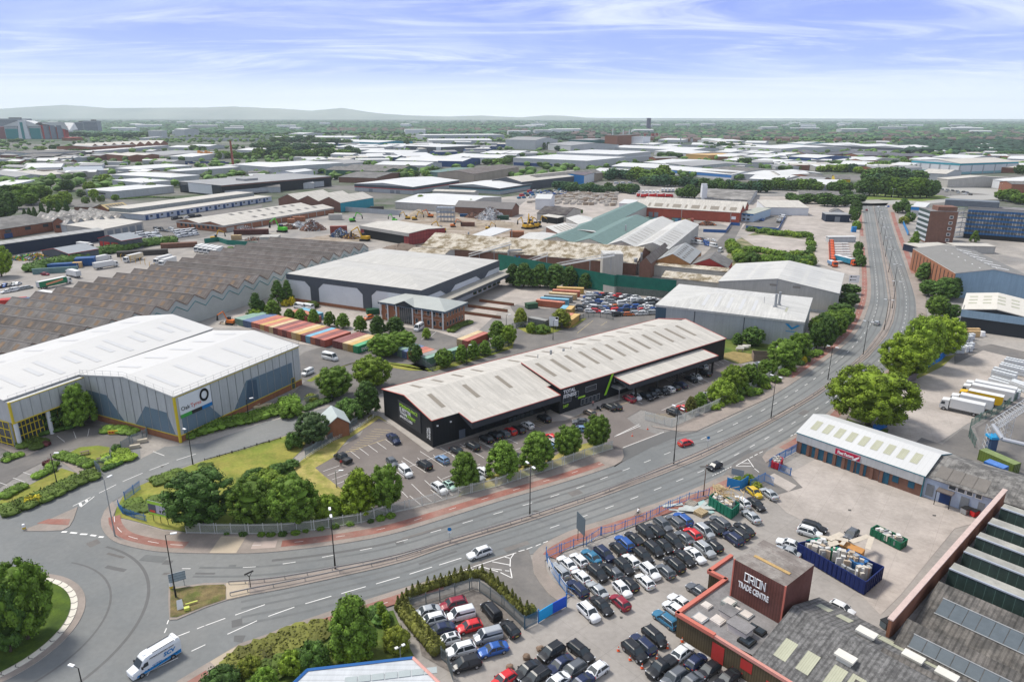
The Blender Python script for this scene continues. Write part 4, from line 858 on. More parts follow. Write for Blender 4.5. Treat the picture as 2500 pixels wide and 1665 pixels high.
# ---- 10 north-light factory, bottom right
hp_=7.6
P0,P1=G(2178,1503,hp_),G(2450,1196,hp_);ex=(P1-P0);Ln=ex.length;ex.normalize();ey=V((-ex.y,ex.x,0))
nl=em('north_light_factory',(P0.x,P0.y,0),AT(ex.y,ex.x));tag(nl,'north-light factory with dark glazed saw-tooth roofs behind a brick parapet wall','factory')
mb=MB();mb.box(-1.2,Ln+.3,-.45,.0,0,hp_);mb.bd('parapet_wall',BRK,nl);mb=MB();mb.box(-1.2,Ln+.3,-.6,.2,hp_,hp_+.2);mb.bd('coping',M('pale_pink_coping',(.52,.40,.36),.8,.1,1),nl)
def nlx(t,s_):
 p=G(*Q(t,s_)[0],7.0);return(p-P0).dot(ex)
W_=46.
xs4=[nlx('d4','1840,1110'),nlx('d4','1975,930'),nlx('d4','1690,1260'),nlx('d4','1540,1430'),nlx('e4','1375,250'),nlx('e4','1240,430'),nlx('e4','1000,720')]
xs4.sort()
BZ,ZT=4.2,7.2
mb=MB();mb.box(-24,Ln+.3,-W_,-.5,0,BZ-.05,0,1);mb.bd('wall',[BRK,SLAB],nl)
NLG=M('north_light_glass',(.022,.04,.036),.35,.2,.5,st_=[(0,1.3,.06,2.6)]);NLR=M('north_light_roof',(.36,.35,.31),.85,.12,.5,col2=(.27,.265,.24),streak=.25)
COR=M('corrugated_cement',(.10,.094,.087),.95,.22,1.0,col2=(.17,.155,.14),st_=[(0,.7,.35,.7)],streak=.35)
for i,x in enumerate(xs4[2:]):
 nx=xs4[2:][i+1]if i+1<len(xs4[2:])else x+6.5;xm=x+(nx-x)*.42
 g=MB()
 g.fc([(x,-1.5,BZ),(x,-W_,BZ),(x+.5,-W_,ZT),(x+.5,-1.5,ZT)],1)
 g.fc([(x+.5,-1.5,ZT+.05),(x+.5,-W_,ZT+.05),(xm,-W_,ZT+.1),(xm,-1.5,ZT+.1)],0)
 g.fc([(xm,-1.5,ZT+.1),(xm,-W_,ZT+.1),(nx-.02,-W_,BZ+.05),(nx-.02,-1.5,BZ+.05)],0)
 g.fc([(x,-1.5,BZ),(x+.5,-1.5,ZT),(xm,-1.5,ZT+.1),(nx,-1.5,BZ+.05)],0)
 o=g.bd('north_light',[NLR,NLG],nl);g=MB();g.box(x+.35,x+.65,-W_,-1.5,ZT,ZT+.22);g.bd('gutter_capping',M('lead_capping',(.36,.39,.44),.6,.05),o)
lo=xs4[2]-.05
for j_ in range(4):
 hi=lo;lo=hi-(hi-xs4[0]if j_==0 else 8.6)if j_<2 else hi-8.6;wdx=hi-lo;xr=lo+wdx*.72;f=lambda q:BZ+(ZT-BZ)*(q-lo)/(xr-lo)
 g=MB();g.fc([(xr,-1.5,ZT),(xr,-W_,ZT),(hi,-W_,BZ),(hi,-1.5,BZ)],0);g.fc([(lo,-1.5,BZ),(lo,-W_,BZ),(xr,-W_,ZT),(xr,-1.5,ZT)],0)
 o=g.bd('roof_bay',COR,nl);q0,q1=lo+(xr-lo)*.42,lo+(xr-lo)*.72
 for j in range(22):
  y0=-3.2-j*1.75;g=MB();g.fc([(q0,y0,f(q0)+.06),(q0,y0-1.66,f(q0)+.06),(q1,y0-1.66,f(q1)+.06),(q1,y0,f(q1)+.06)]);g.bd('rooflight',M('slate_glass',(.10,.12,.135),.4,.1,1),o)
 g=MB();g.tb((q0-.1,-3.1,f(q0)+.1),(q0-.1,-42,f(q0)+.1),.08,n=4);g.tb((q1+.1,-3.1,f(q1)+.1),(q1+.1,-42,f(q1)+.1),.08,n=4);g.bd('rooflight_flashing',GV,o)
# ---- 11 trade centre
hl=3.9
TZ=10.6
tA,tB,tC=G(1793,1364.9,TZ),G(1918.4,1431.8,TZ),G(1983,1375.5,TZ)
ux=(tB-tA);TL=ux.length;ux.normalize();uy=V((-ux.y,ux.x,0));TD=abs((tC-tB).dot(uy))
tc_=em('trade_centre',(tA.x,tA.y,0),AT(ux.y,ux.x));tag(tc_,'maroon clad ORION TRADE CENTRE building with tall block, felt roof and red trim','trade centre')
MAR=M('maroon_cladding',(.125,.045,.036),.7,.12,.5,st_=[(0,.45,.3,.75)],col2=(.15,.06,.05))
ORC=M('orange_coping',(.50,.15,.11),.7,.06)
mb=MB();mb.box(0,TL,0,TD,0,TZ,0,1);mb.bd('tower_block',[MAR,M('weathered_roof',(.19,.165,.15),.95,.15,.6,col2=(.30,.275,.25),st_=[(1,1.4,.1,.8)])],tc_)
for x,y in((-.08,-.08),(TL-.12,-.08)):mb=MB();mb.box(x,x+.22,y,y+.22,3,TZ+.05);mb.bd('corner_trim',ORC,tc_)
mb=MB();mb.box(1.5,7.5,TD*.35,TD*.35+.6,TZ+.02,TZ+.1);mb.bd('roof_plank',M('raw_plank',(.42,.28,.12),.9,.2),tc_)
LT_={'O':('0,0 0,1 .62,1 .62,0 0,0',),'R':('0,0 0,1 .6,1 .6,.45 0,.45','.28,.45 .62,0'),'I':('0,0 0,1',),'N':('0,0 0,1 .6,0 .6,1',)}
def strokes(word,x,z,hh,wd,t,par):
 mb=MB();adv={'I':.28};tot=sum(adv.get(c,.86)for c in word)-.22;k=wd/tot
 for c in word:
  for s_ in LT_[c]:
   P_=[tuple(map(float,q.split(',')))for q in s_.split()]
   for a,b in zip(P_,P_[1:]):A_,B2=V((x+a[0]*k,-.1,z+a[1]*hh)),V((x+b[0]*k,-.1,z+b[1]*hh));d=(B2-A_).normalized()*t*.5;mb.tb(A_-d,B2+d,t*.62,n=4)
  x+=adv.get(c,.86)*k
 return mb.bd('lettering',TXW,par)
strokes('ORION',TL*.25,TZ-2.55,1.35,TL*.40,.15,tc_)
def fit_text(s,wd,hh,m,par,o,r=(1,0,0),u=(0,0,1),bold=.03):
 q=tm(s,hh*1.4,m,parent=None,bold=bold);xs_2=[v.co.x for v in q.data.vertices];L_=max(xs_2)-min(xs_2);bpy.data.objects.remove(q)
 return tm(s,hh*1.4,m,parent=par,o=o,r=r,u=u,bold=bold,xs=wd/L_)
fit_text('Fleet Factors',ff.L*.13,.72,TXW,ff.E,(ff.L*.355,-.6,hf-1.4),bold=.03)
fit_text('TRADE CENTRE',TL*.60,1.0,TXW,tc_,(TL*.14,-.12,TZ-4.1),bold=.035)
def TLc(t,s_,z):return[((p-tA).dot(ux),(p-tA).dot(uy))for p in QG(t,s_,z)]
low=TLc('e3','725,790 1280,400 1090,305 1340,130 1400,165 1900,700 2040,700 1610,1265 1140,1035',hl)
mb=MB();mb.prism(low,0,hl,0,1);mb.bd('low_block',[M('brown_corrugated',(.10,.075,.04),.8,.15,.4,st_=[(0,.4,.35,.7)]),SLAB],tc_)
cp=MB()
for a,b in zip(low[:4],low[1:4]):
 c_=(V((*a,0))+V((*b,0)))/2;d_=V((*b,0))-V((*a,0));cp.obox(c_,d_,d_.length/2+.2,.32,hl-.15,hl+.45)
a,b=low[0],low[-1];c_=(V((*a,0))+V((*b,0)))/2;d_=V((*b,0))-V((*a,0));cp.obox(c_,d_,d_.length/2+.2,.32,hl-.15,hl+.45)
cp.bd('coping',ORC,tc_)
w2=TLc('e3','1140,1035 2000,1568',hl);v_=V((*w2[1],0))-V((*w2[0],0));e2_=V((*w2[0],0))+v_*1.6
cp=MB();c_=(V((*w2[0],0))+e2_)/2;cp.obox(c_,v_,(e2_-V((*w2[0],0))).length/2,.25,hl-.2,hl+.3);cp.bd('coping',M('pink_coping2',(.52,.24,.20),.8,.08,1),tc_)
for cx_,cy_,s_,hh,m_ in((1060,700,.7,.35,TRM),(1410,745,.5,.3,TRM),(1190,865,.9,.3,TRM),(1375,890,.8,.3,TRM),(1590,945,.6,.4,BLKM),(1675,1000,.7,.4,BLKM),(985,840,1.0,.25,GV),(1520,1105,1.0,.4,BLKM),(1515,800,.9,.25,GV),(1315,680,.9,.7,M('roof_glass',(.30,.32,.30),.3,.1))):
 p=TLc('e3','%d,%d'%(cx_,cy_),hl)[0];mb=MB();mb.box(p[0]-s_,p[0]+s_,p[1]-s_,p[1]+s_,hl+.01,hl+hh);mb.box(p[0]-s_*.8,p[0]+s_*.8,p[1]-s_*.8,p[1]+s_*.8,hl+hh,hl+hh+.08,1);mb.bd('roof_hatch',[m_,GLS if s_>1 or m_ is BLKM else TRM],tc_)
for cx_,cy_,sx_,sy_ in((1310,830,.95,.95),(1440,1000,1.5,1.0)):
 p=TLc('e3','%d,%d'%(cx_,cy_),hl)[0];mb=MB();mb.box(p[0]-sx_,p[0]+sx_,p[1]-sy_,p[1]+sy_,hl+.01,hl+1.3,0,1);mb.box(p[0]-sx_-.2,p[0]+sx_+.2,p[1]-sy_-.2,p[1]+sy_+.2,hl+1.3,hl+1.5,1);mb.bd('lantern_light',[TRM,SLAB],tc_)
a,b=TLc('e3','1280,400 1090,305',hl);
hq=Bld('corrugated_hall','broad hall with grey corrugated roof, translucent panels and white roof vents','industrial hall',Q('e3','1590,1288 2354,1765 2140,640'),3.9,D=19.4,L=46,Rf='gx',r=3.0,wm=MC['brown_corrugated'],rm=M('corrugated_grey',(.12,.117,.115),.95,.2,2.6,col2=(.20,.195,.19),st_=[(0,.7,.38,.72)],streak=.3),ov=.2,th=.15,ridge=.55)
for s_ in('e3,1975,1160','e3,2230,1310','e4,190,1480','e4,400,1590','e4,10,1640'):
 t_,a_=s_.split(',',1);p=G(*Q(t_,a_)[0],5.6)-hq.o;x,y=p.dot(hq.ex),p.dot(hq.ey)
 if y<hq.D*.6:hq.sky(x-.9,x+.9,y-1.7,y+1.7,SKYY)
for s_ in('e4,60,725','e4,290,845','e4,600,1020','e4,780,1105','e4,955,1195','e4,1150,1290','e4,1310,1380','e4,1500,1500'):
 t_,a_=s_.split(',',1);p=G(*Q(t_,a_)[0],5.0)-hq.o;x,y=p.dot(hq.ex),p.dot(hq.ey);hq.sky(x-1.,x+1.,y-.9,y+.9,SKYY)
for s_ in('e4,540,1030','e4,1075,1305','e4,1460,1510','e4,300,1300'):
 t_,a_=s_.split(',',1);p=G(*Q(t_,a_)[0],6.3)-hq.o;x,y=p.dot(hq.ex),p.dot(hq.ey);z=hq.rz(x,max(.1,min(y,hq.D-.1)))
 mb=MB();mb.box(x-1.0,x+1.0,y-.55,y+.55,z+.05,z+.75);mb.box(x-1.3,x+1.3,y-.75,y+.75,z+.75,z+1.05);mb.bd('roof_vent',M('vent_white',(.62,.60,.54),.6,.05),hq.E)
for s_,m_ in(('e3,1215,1200',DRR),('e3,1550,1400',DRR)):
 pass
mb=MB()
for cx_,z0_,z1_,wd_ in((1215,0,3.0,1.0),(1552,1.6,3.3,.9),(1850,0,2.2,.9)):
 f=(cx_-1140)/860.;p=V((*w2[0],0))+v_*f;nrm=V((v_.y,-v_.x,0)).normalized();mb=MB();mb.obox(p+nrm*.08,v_,wd_,.08,z0_,z1_);mb.bd('red_door',DRR,tc_)
mb=MB();c_=(V((*w2[0],0))+e2_)/2;mb.obox(c_,v_,(e2_-V((*w2[0],0))).length/2,.1,0,hl);mb.bd('brown_wall',MC['brown_corrugated'],tc_)
# ---- 12 white roofed building with blue trim, bottom centre
hz_=5.2
bq=GG('750.6,1635.7 1008.5,1606 1150,1742 640,1742',hz_);bb=em('white_roof_building',tuple(G(900,1680)));tag(bb,'low building with ribbed white roof, blue rear edge and pink side edge','building')
bo=bb.location;rl=[(p.x-bo.x,p.y-bo.y)for p in bq]
mb=MB();mb.prism(rl,0,hz_,0,1);mb.bd('shell',[WWHT,M('ribbed_white_roof',(.50,.52,.54),.5,.05,.2,st_=[(1,.9,.14,.75)])],bb)
def edge(a,b,m,nm):q=MB();A_,B2=V((*a,hz_+.1)),V((*b,hz_+.1));q.tb(A_,B2,.24,n=4);q.bd(nm,m,bb)
edge(rl[0],rl[1],BLUT,'blue_edge');edge(rl[0],rl[3],BLUT,'blue_edge');edge(rl[1],rl[2],PNK,'pink_edge')
p_=G(*Q('e1','1650,1568')[0],hz_)-bo
d_=(bq[1]-bq[0]).normalized();n_=V((-d_.y,d_.x,0))
for k in range(7):
 a=G(*Q('e1','1680,1545')[0],hz_)-bo+d_*k*1.75;mb=MB();mb.obox(a,d_,.8,.55,hz_+.02,hz_+.1);mb.bd('rooflight',M('roof_glass2',(.36,.40,.40),.3,.05),bb)
# ================================================================ MIDDLE AND FAR BUILDINGS
NUM={}
def far(t,pts,h,D,Rf,n,wm,rm,lb,name='industrial_unit',cat='building',r=None,ov=.4,**k):
 if t[0]=='a':
  q=QG(t,pts,h);u=(q[1]-q[0]).normalized()
  if D is None:D=min(abs((q[2]-q[0]).dot(V((-u.y,u.x,0)))),130)
  if r is None:r=min(3,.07*D/n)
 return Bld(name,lb,cat,Q(t,pts),h,D=D,Rf=Rf,n=n,r=r,wm=wm,rm=rm,ov=ov,th=.3,**k)
WF=M('far_white_roof',(.56,.56,.55),.6,.10,.03)
GFAR=M('far_grey_roof',(.27,.27,.27),.7,.1,.03)
# --- far row (tile row a)
far('a0','200,522 527,518 440,490',7,None,'flat',1,WY,WF,'long low white-roofed unit in front of the red saw-tooth works')
far('a0','530,523 822,505 720,486',7,None,'flat',1,WY,WF,'white-roofed unit with a dark window band near the red works')
far('a0','228,608 560,600 430,575',8,None,'gx',1,WWHT,WF,'white gabled shed with a dark doorway on the far left')
far('a0','-120,650 150,690 60,628',8,None,'gx',1,WY,GFAR,'grey gabled building with a red corner at the left edge')
b=far('a0','68,770 320,716 205,697',8,None,'flat',1,WWHT,WF,'white flat-roofed building with a blue window band behind trees at left');b.Pn('F',1,b.L-1,4.5,6,'window_band',DRB,.1)
far('a0','275,682 632,655 350,632',6,None,'gx',2,WBEI,CRM,'cream patched roofs behind the round green tree at left')
b=far('a0','590,640 955,628 700,603',8,None,'gx',1,WY,M('blue_grey_roof',(.30,.33,.37),.7,.05),'blue-grey roofed workshop with a row of small round windows');b.wins('F',3,b.L-3,8,4,6,2.5,WWHT)
far('a0','725,585 938,580 930,560',10,None,'flat',1,WWHT,GFAR,'square pale office block above the left workshops')
b=far('a0','1285,620 1765,583 1165,603',9,None,'hip',1,WL,WF,'new white warehouse, rearmost of the overlapping left group');b.wins('F',b.L*.25,b.L*.7,3,3,6,b.L*.06)
b=far('a0','1650,636 2250,595 1550,628',9,None,'hip',1,WL,WF,'long new white warehouse beside the brick chimney')
b=far('a0','1030,668 1570,696 1830,673',9,None,'hip',1,WL,WF,'wide white-roofed warehouse in the middle of the left group')
far('a0','1030,718 1300,743 1560,722',9,None,'flat',1,WL,WF,'narrow white warehouse squeezed behind the front left one')
b=far('a0','1030,824 1595,770 805,803',hgt(*Q('a0','1030,890')[0],Q('a0','1030,824')[0][1]),None,'flat',1,WL,WF,'front-left pale grey warehouse with ribbon windows on its end');b.Pn('L',b.D*.25,b.D*.7,b.h*.55,b.h*.75,'ribbon_window',GLS,.1)
hs_=hgt(*Q('a0','2035,870')[0],Q('a0','2035,768')[0][1])
b=far('a0','2035,768 3045,683 1592,735',hs_,None,'flat',1,BLK,GFAR,'black and white showroom with a big blank white screen on its end','showroom','showroom')
b.Pn('L',b.D*.22,b.D*.78,hs_*.12,hs_*.98,'white_screen',WWHT,.2);b.Pn('L',b.D*.79,b.D*.97,hs_*.15,hs_*.95,'glazing',GLS,.15);b.Pn('L',b.D*.03,b.D*.21,hs_*.15,hs_*.95,'glazing',GLS,.15)
b.Pn('F',b.L*.02,b.L*.45,hs_*.15,hs_*.5,'pale_wall',WY,.2);b.Pn('F',b.L*.75,b.L*.92,hs_*.05,hs_*.6,'pale_wall',WY,.2)
b.boxp(b.L*.02,b.L*.45,-5,-.3,hs_*.1,hs_*.18,'canopy',GFAR);b.Pn('F',0,b.L,hs_*.9,hs_+.3,'parapet',M('rust_parapet',(.20,.10,.08),.8,.1),.1)
b.boxp(b.L*.3,b.L*.42,b.D*.3,b.D*.5,hs_,hs_+2.5,'plant_room',GFAR)
b=far('b0','1650,212 3120,2 1430,152',hgt(*Q('b0','1655,275')[0],Q('b0','1650,212')[0][1]),None,'flat',1,M('pale_blue_grey',(.42,.46,.53),.7,.05),CRM,'long terrace of pale blue units with navy doors, left of the brick sheds','terrace_unit','industrial unit')
for i in range(14):x=b.L*(.01+i*.07);b.Pn('F',x,x+b.L*.018,0,b.h*.8,'navy_door',DRB,.15);b.Pn('F',x+b.L*.03,x+b.L*.045,b.h*.45,b.h*.75,'window',GLS,.12)
b.boxp(2,b.L*.98,b.D*.45,b.D*.98,b.h,b.h+3.4,'clerestory',M('clerestory_glass',(.22,.24,.24),.4,.2,.5),CRM)
far('a1','150,592 432,560 0,552',11,None,'flat',1,WL,WF,'tall white flat-roofed depot behind the blue containers')
b=far('a1','345,650 528,628 345,612',10,25,'gx',1,WWHT,WF,'plain white box building among the blue containers')
far('a1','640,582 1030,552 600,548',8,None,'gx',1,WL,GFAR,'grey gabled shed behind the green-walled works')
far('a1','640,622 1180,640 1230,592',8,None,'gx',2,M('green_wall',(.05,.12,.08),.8,.1),DRKR,'old works with dark green walls and grey glass roof')
far('a1','760,690 1100,700 1040,640',6,None,'gx',1,BRKD,DRKR,'brick works with long dark roof below the green-walled works')
b=far('a1','905,752 1442,782 1805,716',hgt(*Q('a1','1440,850')[0],Q('a1','1440,782')[0][1]),None,'gy',1,WY,WF,'white-roofed depot with charcoal and red stripes on its walls',r=2.5)
for sd_,le in(('F',b.L),('R',b.D)):b.Pn(sd_,0,le,b.h*.66,b.h,'charcoal_band',WDRK,.15);b.Pn(sd_,0,le,b.h*.56,b.h*.65,'red_stripe',DRR,.18)
for f in(.25,.62,.72):b.Pn('F',b.L*f,b.L*f+5,0,b.h*.45,'dock_door',DRG,.15)
b=far('a1','1775,765 2240,795 2460,742',hgt(*Q('a1','2240,850')[0],Q('a1','2240,795')[0][1]),None,'gy',1,WY,WF,'white-roofed depot with charcoal band and thin blue stripe',r=2.5)
for sd_,le in(('F',b.L),('R',b.D)):b.Pn(sd_,0,le,b.h*.66,b.h,'charcoal_band',WDRK,.15);b.Pn(sd_,0,le,b.h*.56,b.h*.65,'blue_stripe',WTEA,.18)
hh=hgt(*Q('b1','1565,155')[0],Q('b1','1560,50')[0][1])
b=far('a1','205,888 775,927 1025,875',hh,None,'gy',3,BRKD,CRM,'three-gabled brown brick shed with bright teal side wall',r=4.2);b.Pn('R',0,b.D,0,b.h-.2,'teal_cladding',WTEA,.2)
for i in range(3):
 for j in range(5):b.sky(b.L*(i/3+.04),b.L*(i/3+.12),b.D*(.1+j*.18),b.D*(.1+j*.18)+2)
far('a1','1280,918 1900,955 1430,828',6,None,'gx',1,WBEI,WF,'pale shed roof above the demolition yard')
b=far('a1','1625,818 2005,830 2000,808',7,14,'gx',1,WBEI,CRM,'long narrow cream-roofed shed beside the demolition yard')
far('a1','1670,650 2005,663 2600,597',12,None,'gy',1,M('tan_wall',(.36,.30,.24),.85,.12,.1),BRNR,'big tan-walled shed with long brown roof and many small vents',r=3)
b=far('a2','-185,715 90,735 430,590',9,None,'gy',1,WDRK,CRM,'blue-grey gabled shed with cream ribbed roof',r=4)
b=far('a2','92,700 262,712 600,625',9,None,'gy',1,M('tan_wall2',(.33,.27,.21),.85,.12,.1),DRKR,'tan-walled shed with dark grey roof beside the blue hall',r=4)
b=far('a2','420,668 664,676 795,650',10,None,'gy',1,WBRT,DRKR,'bright blue hall with solar panelled roof',r=1.6);b.Pn('R',0,b.D,0,b.h-.3,'white_side',WWHT,.15)
for i in range(3):b.sky(b.L*(.55+i*.14),b.L*(.65+i*.14),2,b.D-2,M('solar_panel',(.10,.05,.05),.4,0),'solar_panel')
b=far('a2','10,512 690,541 982,487',hgt(*Q('a2','690,620')[0],Q('a2','690,541')[0][1]),None,'flat',1,WL,WF,'very large white distribution centre, nearer of the central pair','distribution_centre','warehouse')
b.Pn('F',1,b.L*.55,b.h*.1,b.h*.45,'blue_glazed_band',DRB,.2);b.Pn('R',0,b.D,0,b.h*.12,'blue_base',DRB,.2)
b=far('a2','410,462 982,482 1312,434',hgt(*Q('a2','1090,556')[0],Q('a2','1090,468')[0][1]),None,'flat',1,WL,WF,'very large white distribution centre, rearmost of the central pair','distribution_centre','warehouse');b.Pn('R',0,14,0,b.h*.55,'grey_panel',WY,.2);b.Pn('R',0,b.D,b.h*.55,b.h*.66,'pale_band',WWHT,.2)
far('a2','915,588 1345,608 1385,575',8,None,'gx',1,WL,WF,'cream-walled unit behind the tree belt');far('a2','730,636 1005,650 990,622',7,None,'gx',1,WY,WF,'small white-roofed unit just right of the blue hall')
b=far('a2','1335,612 2020,668 2105,640',hgt(*Q('a2','2020,715')[0],Q('a2','2020,665')[0][1]),None,'gx',1,WWHT,WF,'long white shed with a broad blue stripe above the tree belt');b.Pn('F',0,b.L,b.h*.45,b.h*.95,'blue_stripe',M('mid_blue',(.06,.20,.48),.6,0),.2)
for s_,h,lab in(('1210,552 1420,568 1540,508',7,'white unit left of the grey office shed'),('1415,560 1660,590 1955,545',8,'grey roofed office shed with dark windows'),('1310,448 1650,475 1620,440',8,'white shed just behind the distribution centre'),('895,415 1660,442 1865,415',8,'broad low white warehouse behind the distribution centre'),('1085,385 1300,392 1340,378',8,'white shed below the red silos'),('1650,392 1880,395 1850,368',8,'pale domed-looking white shed right of the silos'),('1345,345 1560,350 1500,330',8,'distant white shed beside the red silos'),('1720,345 1900,348 1880,335',8,'distant white shed in a row beyond the silos, left one'),('1900,360 2140,358 2080,345',8,'distant white shed in a row beyond the silos, middle one'),('2140,372 2330,375 2320,358',8,'distant white shed in a row beyond the silos, right one'),('2035,405 2480,430 2360,382',9,'broad white warehouse near the long white depot'),('1340,400 1460,405 1440,388',7,'small cream shed right of centre'),('1870,455 2010,462 1990,440',8,'white shed with a dark bay behind the orange roofed one'),('1900,492 2090,500 2080,478',7,'small white office behind the right-hand units'),('2000,462 2200,468 2190,445',7,'slim white-roofed unit above the right tree belt'),('2200,470 2340,475 2330,455',7,'slim white-roofed unit right of another slim one'),('2140,500 2360,512 2340,490',8,'white sheds beside the dark tree at right'),('2195,540 2370,552 2360,525',7,'low white unit with green glazing'),('1950,530 2100,540 2080,515',7,'tiny white unit at the middle right'),('1700,625 2010,655 2170,600',8,'dark-roofed brick factory beyond the blue-striped shed'),('2105,660 2500,680 2360,630',7,'white and blue unit beyond the blue-striped shed'),('2185,705 2500,720 2360,682',7,'white unit at the edge of the tree belt')):
 far('a2',s_,h,None,'gx',1,WL,DRKR if 'dark-roofed' in lab else GFAR if 'grey roofed' in lab else WF,lab)
b=far('a2','1600,478 1805,490 1800,462',8,None,'flat',1,M('orange_wall',(.50,.30,.10),.7,0),M('orange_roof',(.50,.33,.14),.7,0),'orange-sided flat unit behind the white sheds')
b=far('a2','-60,345 215,352 515,345',22,None,'gx',1,WL,GFAR,'huge grey curved-roof depot on the skyline left of centre',r=6)
b=far('a2','330,385 540,400 700,360',14,None,'gx',1,WL,GFAR,'arched grey hall with white end frames',r=5);b=far('a2','540,395 735,405 720,372',12,60,'gx',1,WL,GFAR,'smaller arched hall at the right of the grey halls',r=5)
b=far('a2','520,345 740,350 700,325',14,None,'flat',1,M('green_glass',(.04,.13,.13),.4,0),GFAR,'dark green glazed office behind the arched halls');b=far('a2','745,345 970,350 900,330',14,None,'flat',1,MC['green_glass'],GFAR,'dark green glazed office next to the thin flues')
far('a1','1550,305 2285,300 2100,285',14,None,'flat',1,WY,WF,'long pale distribution warehouse near the horizon at centre');far('a1','1590,352 2170,350 2100,340',8,None,'gx',1,WL,WF,'long low white shed below the horizon warehouse')
b=far('a1','1360,402 1700,415 2130,382',hgt(*Q('a1','1700,470')[0],Q('a1','1700,412')[0][1]),None,'flat',1,WDRK,WF,'dark grey walled distribution centre with white striped corners');b.Pn('F',b.L*.88,b.L,0,b.h,'striped_corner',WWHT,.3);b.Pn('F',0,b.L*.05,0,b.h,'striped_corner',WWHT,.3)
for s_,h,lab,wm_ in(('130,330 500,330 420,305',8,'low white shed left of the tree mass',WL),('350,322 890,325 700,300',8,'wide white-roofed shed behind the trees',WL),('600,355 1130,372 1480,335',9,'wide white shed with teal walls behind the poplars',WTEA),('965,460 1420,468 1300,445',10,'white shed with vertical fins',WY),('970,505 1190,500 1140,488',8,'white curved shed with dark bays',WL),('1330,500 1640,495 1600,462',8,'cream shed in front of the dark-walled centre',WL),('1280,535 1675,545 1660,503',8,'triple gable white shed',WY),('1675,540 1900,545 1880,515',9,'white roof unit with blue and brick walls',DRB),('1745,495 2000,508 1990,475',8,'white unit in the centre distance',WL),('1980,510 2235,515 2230,485',8,'white car showroom with blue sign',WWHT),('1090,575 1560,585 1500,555',7,'low white shed with thin fascia',WL),('715,412 845,415 840,392',7,'white roof peeping from the trees, left',WL),('860,405 1050,408 1040,390',7,'white roof peeping from the trees, middle',WL),('1070,408 1190,412 1180,394',7,'white roof peeping from the trees, right',WL),('1215,408 1340,412 1330,392',7,'white roof beside the dark-walled centre',WL),('470,535 660,528 640,512',7,'beige flat shed behind the grey gabled shed',WBEI),('1575,640 1760,655 1900,595',7,'light teal ribbed roof behind the tan shed',TEALR),('300,290 440,292 430,272',10,'white block on the far side of the trees',WL),('2060,470 2250,475 2230,450',8,'grey flat roof unit right of the dark-walled centre',WY),('2215,470 2400,475 2380,450',8,'cream flat roof unit right of the dark-walled centre',WY)):
 far('a1',s_,h,None,'gx',3 if 'triple' in lab else 1,wm_,TEALR if 'teal ribbed' in lab else WF,lab)
b=far('a3','325,388 1250,422 1480,400',12,None,'gy',3,WL,WF,'very long white depot in front of the houses at right',r=3);b.Pn('F',2,b.L-2,b.h*.5,b.h*.95,'dark_band',WDRK,.2)
far('a3','180,380 330,385 380,362',9,None,'gx',1,WTEA,WF,'teal-walled shed joined to the very long white depot')
b=far('a3','1770,566 2305,548 1482,533',hgt(*Q('a3','1770,665')[0],Q('a3','1770,566')[0][1]),None,'gx',1,WWHT,CRM,'tall white hall with teal eaves and teal base','large_hall','hall',r=4)
for sd_,le in(('F',b.L),('L',b.D)):
 b.Pn(sd_,0,le,b.h*.84,b.h,'teal_eave',WTEA,.3);b.Pn(sd_,0,le,0,b.h*.22,'teal_base',M('pale_teal',(.20,.38,.40),.7,0),.2)
 for i in range(6):b.Pn(sd_,le*i/5-1,le*i/5+1,0,b.h*.84,'grey_pier',WY,.4)
far('a3','1400,650 1640,662 1620,625',9,None,'gx',1,WL,CRM,'low cream shed left of the tall white hall');b=far('a3','1555,700 1660,712 1780,655',9,None,'gx',1,WBEI,CRM,'cream gabled shed in front of the tall white hall')
for s_,h,lab,wm_,rm_ in(('195,500 455,515 580,492',11,'white-roofed unit with navy walls and orange base',DRB,WF),('0,545 50,552 260,532',8,'white-roofed shed left of the navy-walled unit',WY,WF),('125,575 460,582 400,556',7,'cream-walled low unit below the navy-walled unit',WL,WF),('0,640 60,655 265,608',8,'white shed with red and blue doors at right',WL,WF),('145,685 440,688 560,640',8,'white flat roof with a chimney block',WBEI,WF),('440,700 560,695 750,650',8,'dark flat-roofed brick unit',BRK,DRKR),('620,708 760,712 945,688',6,'unit with yellow roller doors',M('yellow_wall',(.55,.40,.03),.7,0),DRKR),('180,720 480,735 620,705',6,'brick flat-roofed shed in front of the white roofs',BRK,GFAR),('665,570 960,580 1090,560',8,'grey gabled shed behind the middle trees',WY,WF),('1100,580 1290,590 1380,565',8,'grey triple gabled shed behind the middle trees',WY,WF),('0,705 130,715 190,680',7,'white roofed shed at the left of the middle trees',WBEI,WF),('490,760 750,765 890,722',7,'white metal shed behind the round trees',WL,WF),('0,480 110,490 185,468',7,'small white shed beside the navy-walled unit',WL,WF),('0,512 180,515 180,490',7,'low white shed beside the navy-walled unit',WL,WF),('580,530 880,545 870,505',7,'cluster of low white shed roofs',WBEI,WF),('1510,505 1850,520 2030,490',9,'white block behind the tall white hall',WL,WF),('1300,520 1480,540 1490,510',7,'white shed left behind the tall white hall',WL,WF),('2070,712 2240,735 2420,690',9,'white gabled showroom with dark glass at right',WWHT,WF),('2245,755 2500,760 2400,738',9,'brick building at the right edge',BRK,DRKR),('2200,520 2500,530 2400,505',9,'white shed at the far right edge',WL,WF),('-20,400 320,425 200,385',8,'white roofed shed left of the very long depot',WL,WF),('290,850 660,862 640,830',6,'low grey office behind the hedge at right',WBEI,DRKR)):
 far('a3',s_,h,None,'gx',1,wm_,rm_,lab)
